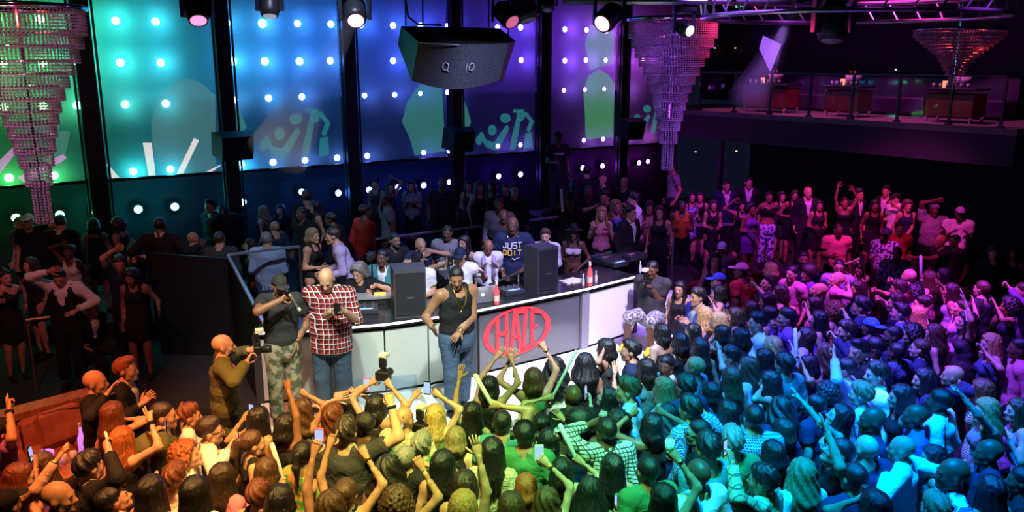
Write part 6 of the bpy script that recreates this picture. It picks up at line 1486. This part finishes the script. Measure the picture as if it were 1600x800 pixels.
966 662 d 10 | f t curly:k | tank:purple pants:black | d d | H=1.66
957 732 d 10 | f t long:k | tank:teal pants:black | d d | H=1.66
921 770 d -5 | f m braids:k | tank:black pants:black | d 968,790g | H=1.70 hold=R:phone
902 662 d 0 | f b afro:k | tank:navy pants:black | d d | H=1.68
895 620 d 10 | m b bald:k | tee:black pants:black | d d | H=1.76
867 577 d -10 | f m volume:k | tee:white pants:black | d d | H=1.74 w=1.2
914 570 d 5 | f m braids:k | tank:black pants:black | d d | H=1.70
946 546 d 60 | f t bob:k | tank:charcoal pants:black | 945,545g d | H=1.70 hold=L:phone
986 549 d 80 | m t quiff:k | polo:navy pants:black | d d | H=1.80
1034 521 d 30 | f w bob:k | strapless:black -:- | d d | H=1.70
1062 535 d 20 | f t bob:k | tank:black pants:black | d d | H=1.62
1010 578 d 20 | f t bob:k | tank:teal pants:black | 961,572 d | H=1.66
1040 572 d 150 | f b updo:k | tank:white pants:black | c c | H=1.62
1085 575 d 60 | m t crop:y | tee:teal pants:black | d d | H=1.74
1082 520 d 90 | f t long:k | tank:purple pants:black | d d | H=1.60
1093 545 d 20 | f t long:d | tank:black pants:black | d d | H=1.66
1110 615 d 40 | f t bob:k | tank:blue pants:black | d 1119,608f | H=1.62
1068 605 d 30 | m t short:k | tee:navy pants:black | d d | H=1.76
765 606 d -10 | f t bob:k | tank:black pants:black | 783,549 797,552 | H=1.64
834 594 d 0 | f t bob:n | tank:green pants:black | 803,553 846,535f | H=1.68 wrist=R
737 648 d -10 | f t long:k | tank:black pants:black | 720,562 d | H=1.68
680 652 d -15 | f w long:y | tank:green pants:black | 652,612g 678,612g | H=1.68 hold=C:phone
711 687 d -10 | f w bob:s | tank:black pants:black | d d | H=1.64
780 708 d -5 | f t long:k | blouse:lace pants:black | d d | H=1.70
785 662 d -5 | m t crop:k | tee:teal pants:black | d 770,632g | H=1.76 hold=R:baton
820 680 d -5 | m t crop:k | polo:green pants:black | d d | H=1.80 w=1.1 phones=1
849 690 d 0 | f t bob:k | tank:black pants:black | d d | H=1.66
832 648 d 0 | f w long:s | tank:paleblue pants:black | 862,620g d | H=1.68 hold=L:batonlong
846 664 d 10 | f t updo:k | tank:black pants:black | d 872,646 | H=1.62 wrist=R
876 737 d 0 | f t bob:k | tank:black pants:black | d 900,715g | H=1.66 hold=R:baton
827 762 d 0 | f w bob:o | tank:black pants:black | d d | H=1.66
836 786 d 5 | f w wavy:n | tank:floral pants:black | d 846,716g | H=1.64 hold=R:phonewhite wrist=R
800 796 d 0 | f t bob:n | tank:black pants:black | d d | H=1.66
733 795 d -5 | f w bob:y | tank:cream pants:black | d 742,668 | H=1.68
725 760 d -5 | f t bob:d | tank:white pants:black | d d | H=1.66
691 728 d -15 | f t long:k | strapless:black -:- | d d | H=1.68
610 738 d -10 | f t volume:k | tank:black pants:black | d d | H=1.66
620 788 d -5 | f t curly:n | tank:green pants:black | d 652,718g | H=1.66
637 718 d -20 | m t crop:g | tee:black pants:black | d 652,722 | H=1.76
652 696 d -20 | m w short:g | tee:green pants:black | 620,668g d | glasses=1 H=1.76 hold=L:phone
636 656 d -25 | m t bald:k | shirt:lace pants:black | 641,679g 664,675g | H=1.74 hold=C:camera
587 636 d -20 | f t bob:k | tank:black pants:black | 588,592g 604,596g | H=1.66 hold=C:camera
572 664 d -15 | f b afro:k | tank:black pants:black | d d | H=1.60 hs=.8
547 634 d -15 | f t bob:k | tank:black pants:black | 568,606g 552,612 | H=1.64 wrist=L hold=L:phonepink
522 650 d -30 | f w wavy:a | tank:pink pants:black | 536,620 d | H=1.66 hp=15
541 676 d -10 | m w short:d | tee:charcoal pants:black | d 607,618f | H=1.86 w=1.3 wrist=R wc=black
542 772 d -5 | f t updo:n | tank:black pants:black | 519,682i 564,700i | H=1.66 wrist=R
520 796 d -5 | f t wavy:n | tank:floral pants:black | 494,680g d | H=1.66 hold=L:phonepink
473 710 d -10 | f t pony:k | blouse:floral pants:black | d d | H=1.66
474 643 d -20 | f t wavy:n | tank:stripe pants:black | d 470,612f | H=1.70
449 668 d -25 | f m bob:k | tank:black pants:black | d 446,592f | H=1.70
405 656 d -30 | f t long:k | tank:black pants:black | 386,646g d | H=1.64 hold=L:phone
395 694 d -60 | f w pony:n | tank:black pants:black | d d | H=1.68
416 737 d -10 | f w bob:n | tank:green pants:black | d 440,750g | H=1.66 hold=R:baton
404 774 d -10 | f w short:a | tank:black pants:black | d d | H=1.62
437 784 d -10 | f t bob:k | tank:brown pants:black | d d | H=1.64
350 748 d -20 | f w long:d | tee:pink pants:black | d 378,792f | H=1.68
305 772 d -10 | f t long:k | blouse:white pants:black | d d | H=1.68
275 747 d -15 | f w short:a | tee:cream pants:black | d d | H=1.66
291 713 d -75 | m w curly:o | shirt:white pants:black | d d | H=1.74 hp=15
327 674 d -70 | m w slick:d | shirt:white pants:black | d 362,690g | H=1.82 w=1.1 glasses=1 hold=R:phone
296 650 d -70 | f t short:a | blouse:white pants:black | 283,637 d | H=1.66
256 650 d -75 | m t crop:d | shirt:olive pants:black | d 250,685g | H=1.80 w=1.05 hold=R:phone
240 770 d -15 | f t long:k | tank:white pants:black | d d | H=1.66
182 780 d -60 | f w updo:k | strapless:black -:- | d 240,748 | H=1.66 hp=20
192 690 d -20 | f w long:o | strapless:black -:- | d 231,645p | H=1.70 wrist=R wc=black
177 648 d -30 | f t long:a | tank:black pants:black | d 183,655 | H=1.66
197 578 d -85 | m w quiff:o | jacket:black pants:black | 234,618 230,622 | H=1.82
149 598 d -80 | m w bald:k | shirt:black pants:black | d 175,606 | H=1.82 w=1.12
140 730 d -35 | m w short:k | jacket:black pants:black | d 164,692g | H=1.80 hold=R:batonsmall
92 778 d -80 | m t bald:k | jacket:black pants:black | d d | H=1.80
33 748 d -65 | f w bob:a | blouse:peach pants:black | d 98,705 | H=1.70 wrist=R
3 676 d -45 | m t capback:k | tee:purple pants:black | d 13,628p | H=1.78 capc=black wrist=R wc=black
10 792 d -10 | m t cap:k | tee:black pants:black | d d | capc=black
62 728 d 100 | f t long:n | tank:purple pants:black | 57,714g d | H=1.60 hold=L:phone
"""
HZ = {'p': ZP, 'q': 0., 'd': 0., 'l': ZL}
LV = {'o': 'open', 'f': 'fist', 'p': 'peace', 'i': 'point', 'g': 'grip', 'h': 'horns'}
TOPN = {'tee': 'T-shirt', 'polo': 'polo shirt', 'shirt': 'shirt', 'blouse': 'blouse', 'rolled': 'shirt', 'jacket': 'jacket', 'vest': 'waistcoat', 'tank': 'tank top', 'dress': 'dress', 'strapless': 'strapless dress', 'bikini': 'bikini top', 'croptop': 'crop top', 'tube': 'tube top'}
HAIRLAB = {'crop': 'cropped', 'short': 'short', 'slick': 'slicked', 'quiff': 'swept-up', 'afro': 'afro', 'curly': 'curly', 'bob': 'bobbed', 'long': 'long', 'wavy': 'wavy', 'braids': 'braided', 'volume': 'voluminous', 'pony': 'ponytailed', 'bun': 'bunned', 'updo': 'pinned-up'}
rows = []; zone = None
for ln in PEOPLE.strip().splitlines():
    if ln.startswith('#'): zone = ln[1:]; continue
    a, b, c, d, e = [q.split() for q in ln.split('|')]
    P = dict(px=float(a[0]), py=float(a[1]), z=HZ.get(a[2]) if a[2] in HZ else float(a[2]), yaw=float(a[3]), zone=zone, sex=b[0], skin=b[1])
    P['hair'], P['hc'] = b[2].split(':'); P['top'], P['tc'] = c[0].split(':'); P['bot'], P['bc'] = c[1].split(':')
    for key, sp in zip('LR', d):
        if sp[0].isdigit():
            pose = 'open'
            if sp[-1].isalpha(): pose = LV[sp[-1]]; sp = sp[:-1]
            x, y = sp.split(','); P['arm' + key] = (float(x), float(y), .16); P['hand' + key] = pose
        else: P['arm' + key] = sp
    P['H'] = 1.78 if P['sex'] == 'm' else 1.67
    for t in e:
        k, v = t.split('=')
        if k in ('hold', 'capc', 'shoec', 'under', 'print', 'lab', 'wc', 'inner'): P[k] = v
        elif k == 'wrist': P[k] = v
        else: P[k] = float(v)
    rows.append(P)

# shift neighbours along the line of sight until nobody stands inside a neighbour (the head keeps its pixel, the stature absorbs it)
HS = .925
def gpos(P, H): q = at_z(P['px'], P['py'], P['z'] + H * HS); return q[:2]
for it in range(120):
    pos = np.array([gpos(P, P['H']) for P in rows]); moved = False
    for i, P in enumerate(rows):
        if P['zone'] in ('stage',) or P.get('sit'): continue
        dlt = pos - pos[i]; dist = np.hypot(dlt[:, 0], dlt[:, 1]); dist[i] = 9
        for j in np.where(dist < .37)[0]:
            if abs(rows[j]['z'] - P['z']) > .8: continue
            lo, hi = (1.60, 1.94) if P['sex'] == 'm' else (1.50, 1.80)
            v = pos[i] / np.linalg.norm(pos[i]); s_ = np.sign(np.dot(pos[i] - pos[j], v)) or (1 if i > j else -1)
            P['H'] = float(np.clip(P['H'] - s_ * .006, lo, hi)); moved = True
            sx = 1 if P['px'] >= rows[j]['px'] else -1; P['px'] += .12 * sx
    if not moved: break

# whoever works at the counter stands or sits clear of it and of each other
placed = []
for P in sorted((q for q in rows if q['zone'] == 'booth' and q['px'] >= 425), key=lambda q: -q['py']):
    y0 = gpos(P, P['H']); d = ray(P['px'], P['py']); sl = d[0] / d[1]; yc = 0
    for a_, b_ in zip(BK, BK[1:]):                       # where the line of sight crosses the rear edge of the counter
        den = (b_[0] - a_[0]) - sl * (b_[1] - a_[1]); t = (sl * a_[1] - a_[0]) / den if abs(den) > 1e-6 else -1
        if -.02 <= t <= 1.02: yc = a_[1] + t * (b_[1] - a_[1])
    y = max(y0[1], yc + .32)
    while any(math.hypot(sl * y - q[0], y - q[1]) < .40 for q in placed) and y < yc + 2.6: y += .04
    placed.append((sl * y, y))
    if y > y0[1] + .01:
        hz = CAM_Z + d[2] * y / d[1] - P['z']; hn = hz / HS
        if hn >= 1.56: P['H'] = hn
        else: P['H'] = 1.72; P['sit'] = max(.42, hz - .655 * 1.72 / 1.75)

# ---- labels
def short_desc(P):
    h = P['hair']
    if h == 'bald': s_ = 'bald person'
    elif h in ('cap', 'capback'): s_ = 'person in %s cap' % CLOTHN.get(P.get('capc', 'black'), P.get('capc', 'black'))
    elif h == 'hat': s_ = 'person in hat'
    elif h == 'afro': s_ = 'person with %s afro' % HAIRN[P['hc']]
    else: s_ = 'person with %s %s hair' % (HAIRLAB[h], HAIRN[P['hc']])
    t = CLOTHN.get(P['tc'], P['tc']); j = ' and ' if h in ('cap', 'capback', 'hat') else ' in '
    return s_ + j + t + ' ' + TOPN[P['top']]
HOLDN = {'phone': 'a phone', 'phonepink': 'a pink phone', 'phonewhite': 'a white phone', 'camera': 'a flash camera', 'baton': 'a white foam stick', 'batonlong': 'a long thin foam stick', 'batonsmall': 'a small white stick', 'cup': 'a clear cup', 'redcan': 'a red can', 'pole': 'a pole', 'mic': 'a microphone'}
def act(P):
    if P.get('hold'): return ' raising ' + HOLDN[P['hold'].split(':')[1]]
    up = [k for k in 'LR' if not isinstance(P.get('arm' + k, 'd'), str) and P['arm' + k][1] < P['py'] - 4]
    if len(up) == 2: return ' with both hands up'
    if up:
        ps = P.get('hand' + up[0]); return {'peace': ' making a peace sign', 'fist': ' raising a fist', 'point': ' pointing up', 'horns': ' flashing a hand sign'}.get(ps, ' raising one hand')
    if P.get('glasses'): return ' wearing glasses'
    if P.get('hp', 0) > 14: return ' looking up'
    return ''
def light(P):
    x, y = P['px'], P['py']
    if y < 470: return 'magenta-lit crowd'
    if y < 560 and x > 1090: return 'violet-lit crowd'
    if x < 280: return 'red-lit crowd'
    if x < 580: return 'amber-lit crowd'
    if x < 960: return 'green-lit crowd'
    if x < 1110: return 'teal-lit crowd'
    return 'blue-lit crowd'
for P in rows:
    if 'lab' in P: P['label'] = P['lab'].replace('_', ' ')
    else: P['label'] = short_desc(P) + act(P); P['auto'] = 1
def dups():
    seen = {}
    for P in rows: seen.setdefault(P['label'].lower(), []).append(P)
    return [v for v in seen.values() if len(v) > 1]
for v in dups():
    for P in v: P['label'] += ', in ' + light(P).replace('-lit crowd', ' light')
uniq = {}
for P in rows: uniq.setdefault(short_desc(P), []).append(P)
for v in dups():
    for P in v:
        c = sorted((q for q in rows if q is not P and len(uniq[short_desc(q)]) == 1 and q['zone'] == 'floor'), key=lambda q: (q['px'] - P['px']) ** 2 + (q['py'] - P['py']) ** 2)
        k = 0
        rel = 'left of' if P['px'] < c[k]['px'] else 'right of'
        nb_ = short_desc(c[k]).replace('person with ', '').replace('person in ', '').replace(' person', '')
        nb_ = nb_.replace(' hair in', ' hair,') if 0 else nb_; base = short_desc(P) + act(P); tail = ', ' + rel + ' the ' + nb_
        if len((base + tail).split()) > 16: tail = ', beside the ' + nb_
        if len((base + tail).split()) > 16: base = short_desc(P)
        P['label'] = base + tail
for v in dups():
    v.sort(key=lambda q: q['px'])
    for k, P in enumerate(v): P['label'] = short_desc(P) + ', ' + ('leftmost', 'rightmost')[k] + ' of its pair' if len(v) == 2 else short_desc(P) + ', %s such from the left' % ('first', 'second', 'third', 'fourth', 'fifth')[k]
for P in rows:
    if len(P['label'].split()) > 16: P['label'] = P['label'].replace('person with ', '', 1) if 0 else ' '.join(P['label'].split()[:16])
ZONEG = {'stage': 'people on the stage', 'booth': 'people behind the booth', 'back': 'people along the back wall', 'far': 'people on the far platform', 'floor': 'crowd on the dance floor'}

# ---- things people hold
phone_b = mat('phone_black', (.02, .02, .022), .2); phone_w = mat('phone_white', (.8, .8, .8), .3); phone_p = mat('phone_pink', (.8, .15, .3), .4); scr = mat('phone_screen', (.1, .15, .3), .1, emit=(.35, .5, 1.), estr=.9); foam = mat('foam_white', (.82, .82, .84), .6); strap_m = mat('strap', (.02, .02, .02), .6)
def frame_m(loc, x, y, z): return Matrix(((x[0], y[0], z[0], loc[0]), (x[1], y[1], z[1], loc[1]), (x[2], y[2], z[2], loc[2]), (0, 0, 0, 1)))
def held(P, I):
    hd, it = P['hold'].split(':'); ow = P['label']; yaw = I['yaw']; ca, sa = math.cos(yaw), math.sin(yaw)
    def W(v): return Vector((v[0] * ca - v[1] * sa, v[0] * sa + v[1] * ca, v[2]))
    if hd == 'C': c = (I['frames']['L'][0] + I['frames']['R'][0]) / 2
    else: c = I['frames'][hd][0]
    p = Vector(I['l2w'](c)); fwd = W((0, 1, 0)); side = W((1, 0, 0)); up = Vector((0, 0, 1))
    own = ow if len(ow.split()) <= 9 else ' '.join(ow.replace(',', '').split()[:9])
    while own.split()[-1] in ('in', 'the', 'a', 'and', 'of', 'with', 'raising', 'making', 'to', 'by', 'at', 'up', 'an', 'white', 'foam', 'left', 'right', 'on', 'for', 'into', 'holding', 'aiming', 'behind', 'down', 'looking'): own = ' '.join(own.split()[:-1])
    if it.startswith('phone'):
        r = empty('smartphone'); fw = (fwd + Vector((0, 0, -.15))).normalized(); upv = fw.cross(side).normalized() * -1
        r.matrix_world = frame_m(p + fw * .02, side, -fw, up); tag(r, {'phone': 'black phone', 'phonepink': 'pink phone', 'phonewhite': 'white phone'}[it] + ' held by ' + own, 'phone', 'raised phones')
        bm_ = {'phone': phone_b, 'phonepink': phone_p, 'phonewhite': phone_w}[it]
        m = MB(); m.box((0, 0, .02), (.072, .010, .142), bev=.004); cs = m.build('case', bm_, r); m = MB(); m.box((0, .0058, .022), (.062, .002, .112)); m.build('screen', scr, r); m = MB(); m.box((.022, -.0056, .075), (.010, .002, .010)); m.build('camera_lens', M_black, cs)
    elif it in ('baton', 'batonlong', 'batonsmall'):
        L_, w_ = {'baton': (.40, .022), 'batonlong': (.62, .017), 'batonsmall': (.16, .012)}[it]; r = empty('foam_stick'); hdv = Vector(W(I['hand'][hd])); ax = (up * .9 + side * (.25 if P['px'] % 2 < 1 else -.3) + hdv * .2).normalized()
        if P['px'] > 1400: ax = (up * .95 + Vector((-.12, 0, 0))).normalized()
        M = ax.to_track_quat('Z', 'Y').to_matrix().to_4x4(); M.translation = p; r.matrix_world = M; tag(r, 'white foam stick held by ' + own, 'foam stick', 'white foam sticks')
        m = MB(); m.lathe([(w_ * .6, -.08), (w_, -.07), (w_, L_ - .09), (w_ * .6, L_ - .08)], 12); m.build('foam_body', foam, r, True); m = MB(); m.lathe([(w_ * 1.03, -.085), (w_ * 1.03, -.06)], 12); m.build('end_cap', M_paper, r)
    elif it == 'camera':
        r = empty('camera'); r.matrix_world = frame_m(p + Vector((0, 0, .03)), side, fwd, up); tag(r, 'black camera held by ' + own, 'camera', 'cameras in hands')
        m = MB(); m.box((0, .01, 0), (.145, .07, .10), bev=.012); cb = m.build('camera_body', M_black, r); m = MB(); m.lathe([(.036, 0), (.036, .05), (.041, .055), (.041, .11), (.034, .11)], 14, (0, .045, -.005), Matrix.Rotation(R(-90), 4, 'X')); m.build('lens', mat('lens_barrel', (.02, .02, .024), .3), cb, True)
        m = MB(); m.box((0, .015, .065), (.05, .05, .04), bev=.01); m.build('prism_hump', M_black, cb)
        if P['px'] > 20:
            m = MB(); m.box((0, .01, .14), (.062, .05, .11), bev=.008); fb = m.build('flash_body', M_black, r); m = MB(); m.box((0, .045, .20), (.075, .085, .05), bev=.008); m.build('flash_head', mat('flash_diffuser', (.75, .75, .6), .4), fb)
    elif it == 'mic':
        r = empty('microphone'); ax = Vector((-.35, -.2, .75)).normalized(); M = ax.to_track_quat('Z', 'Y').to_matrix().to_4x4(); M.translation = p; r.matrix_world = M; tag(r, 'handheld microphone at the mouth of the person in the cap', 'microphone')
        m = MB(); m.lathe([(.012, -.16), (.017, .04)], 12); m.build('handle', mat('mic_silver', (.5, .5, .52), .3, .7), r, True); m = MB(); m.lathe([(.018, .04), (.027, .06), (.027, .08), (.012, .10)], 12); m.build('mesh_head', M_dmetal, r, True); m = MB(); m.lathe([(.018, -.19), (.018, -.155)], 10); m.build('antenna', M_paper, r)
    elif it == 'pole':
        r = empty('camera_pole', p); tag(r, 'camera on a pole held by the person with curly grey hair', 'camera'); m = MB(); m.tube([(0, 0, -.25), (0, 0, .36)], .012, 8); m.build('pole', M_dmetal, r); m = MB(); m.box((0, -.03, .42), (.10, .16, .09), bev=.01); m.build('camera_body', M_black, r); m = MB(); m.lathe([(.03, 0), (.036, .1)], 12, (0, -.11, .42), Matrix.Rotation(R(90), 4, 'X')); m.build('lens', MATS.get('lens_barrel', M_black), r)
    elif it in ('cup', 'redcan'):
        r = empty('cup' if it == 'cup' else 'drink_can', p - Vector((0, 0, .05))); tag(r, ('clear plastic cup held by ' if it == 'cup' else 'red drink can held by ') + own, 'cup' if it == 'cup' else 'can')
        m = MB(); m.lathe([(.028, 0), (.038, .12), (.035, .12), (.025, .01)] if it == 'cup' else [(.026, 0), (.033, .012), (.033, .11), (.026, .12)], 14); m.build('shell', M_glass2 if it == 'cup' else mat('can_red', (.6, .03, .03), .3, .4), r, True); m = MB(); m.lathe([(.026, .012), (.031, .07)] if it == 'cup' else [(.022, .119), (.022, .123)], 12); m.build('drink' if it == 'cup' else 'lid', mat('drink', (.3, .25, .1), .1) if it == 'cup' else M_metal, r)

def text_print(I, P, kind):
    o, R_, F_, T_ = I['fr']; s = I['s']; ro = next(c for c in I['root'].children if c.name.startswith('shirt'))
    def pt(u, v, d=0.):
        # follow the chest: half width .17, depth .66 of it
        wd = .185 * s * P.get('w', 1.); q = math.sqrt(max(.05, 1 - (u / wd) ** 2)); return o + R_ * u + T_ * v + F_ * (wd * (.70 + .0) * q * .98 + .012 + d)
    def word(strokes_list, x0, z0, hgt, wdt, gap, t, mt, nm):
        m = MB(); x = x0
        for L_ in strokes_list:
            for a, b, c, d in L_: m.tube([pt(-(x + a * wdt), z0 + b * hgt), pt(-(x + (a + c) / 2 * wdt), z0 + (b + d) / 2 * hgt), pt(-(x + c * wdt), z0 + d * hgt)], t, 5)
            x += wdt + gap
        m.build(nm, mt, ro)
    LET_ = {'J': [(.8, 1, .8, .1), (.8, .1, .1, 0), (.1, 0, 0, .25)], 'U': [(0, 1, 0, 0), (0, 0, 1, 0), (1, 0, 1, 1)], 'S': [(1, 1, 0, 1), (0, 1, 0, .5), (0, .5, 1, .5), (1, .5, 1, 0), (1, 0, 0, 0)], 'T': [(0, 1, 1, 1), (.5, 1, .5, 0)], 'D': [(0, 0, 0, 1), (0, 1, .8, .9), (.8, .9, .8, .1), (.8, .1, 0, 0)], 'O': [(0, 0, 0, 1), (0, 1, 1, 1), (1, 1, 1, 0), (1, 0, 0, 0)], 'I': [(.5, 0, .5, 1)]}
    if kind == 'just':
        word([LET_[c] for c in 'JUST'], -.135, .345 * s, .085, .055, .018, .009, mat('print_white', (.8, .8, .8), .6), 'lettering')
        word([LET_[c] for c in 'DOIT'], -.13, .245 * s, .075, .052, .018, .010, mat('print_yellow', (.75, .50, .08), .6), 'lettering')
        m = MB(); m.tube([pt(-.0, .205 * s), pt(-.03, .185 * s), pt(-.11, .215 * s)], [.006, .010, .002], 5); m.build('tick_mark', mat('print_white'), ro)
    else:
        m = MB(); m.tube([pt(-(-.10 + .02 * k), .36 * s + .02 * math.sin(k * 2.1)) for k in range(11)], .006, 5); m.tube([pt(.10, .33 * s), pt(-.02, .335 * s), pt(-.10, .35 * s)], .005, 5); m.build('script_print', mat('print_white', (.8, .8, .8), .6), ro)

NTRI = 0
for P in rows:
    big = P['zone'] == 'stage' or P['zone'] == 'booth'
    vis = P['zone'] in ('stage',) or (P['zone'] == 'far' and P['z'] == ZL) or P.get('label', '').find('short black dress') >= 0
    P['h'] = .019 if P['zone'] == 'stage' else .026 if (big or P['py'] > 600) else .029 if P['py'] > 470 else .033
    P['hbody'] = .021 if P['zone'] == 'stage' else .030 if (big or P['py'] > 600) else .033 if P['py'] > 470 else .036
    P['hbot'] = .022 if P['zone'] == 'stage' else .032 if vis else .055
    P['hh'] = .0105 if P['zone'] == 'stage' else .012 if (big or P['py'] > 640) else .0145 if P['py'] > 470 else .016
    if 'yellow' == P.get('shoec') and 'yellow' not in CLOTH: CLOTH['yellow'] = (.75, .62, .03)
    if P['zone'] == 'floor': P.setdefault('hs', 1.07)
    I = build_person(P); ro = I['root']; tag(ro, P['label'], 'person', ZONEG[P['zone']])
    if P.get('hold'): held(P, I)
    s = I['s']; o, R_, F_, T_ = I['fr']; nb_ = I['nb']
    if P.get('chain'):
        gold = P['chain'] == 1; m = MB(); pts = []
        wd_ = .075; dp = .26 if gold else .20
        for t in np.linspace(-1, 1, 17):
            x = math.sin(t * math.pi / 2) * wd_ * (1 if abs(t) > .2 else abs(t) * 3 + .2); z = .02 - dp * (1 - abs(t)) ** .9
            yy = .01 if abs(t) > .95 else .060 + .055 * min(1, (1 - abs(t)) * 1.6)
            pts.append(nb_ + R_ * x * s + T_ * z * s + F_ * (yy + .018) * s)
        m.tube(pts, .011 if gold else .005, 6); ch_ = m.build('chain_necklace', M_gold if gold else M_chrome, ro, True)
        if gold: q = nb_ - T_ * (.27 * s) + F_ * .128 * s; m = MB(); m.tube([q + R_ * .022 * math.cos(t) + T_ * .03 * math.sin(t) for t in np.linspace(0, 2 * math.pi, 10)], .009, 6, cap=False); m.build('pendant', M_gold, ch_, True)
    if P.get('lanyard'):
        for sx in (-1, 1): m = MB(); m.tube([nb_ + R_ * sx * .06 * s + F_ * .05 * s, nb_ + R_ * sx * .05 * s + F_ * .125 * s - T_ * .12 * s, nb_ + F_ * .145 * s - T_ * .36 * s], .005, 5); m.build('lanyard_cord', strap_m, ro)
    if P.get('scarf'):
        for sx in (-1, 1): m = MB(); m.tube([nb_ + R_ * sx * .07 * s - F_ * .02, nb_ + R_ * sx * .085 * s + F_ * .10 * s - T_ * .08 * s, nb_ + R_ * sx * .07 * s + F_ * .14 * s - T_ * .42 * s], [.035, .035, .028], 8); m.build('scarf', cloth_mat('lilac'), ro, True)
    if P.get('print'): text_print(I, P, P['print'])
    if P.get('phones'):
        m = MB(); m.tube([(.09 * math.cos(t), -.01, .02 + .12 * math.sin(t)) for t in np.linspace(0, math.pi, 10)], .012, 6); m.lathe([(.04, 0), (.04, .03)], 10, (-.085, -.005, 0), Matrix.Rotation(R(-90), 4, 'Y')); m.lathe([(.04, 0), (.04, .03)], 10, (.085, -.005, 0), Matrix.Rotation(R(90), 4, 'Y')); oo = m.build('headphones', M_black, ro); oo.matrix_local = I['head']
    if P.get('band'):
        m = MB(); m.tube([(.088 * math.cos(t), -.0 + .03, .03 + .10 * math.sin(t)) for t in np.linspace(0, math.pi, 10)], .012, 6); oo = m.build('headband', cloth_mat('white'), ro); oo.matrix_local = I['head']
bpy.context.view_layer.update()
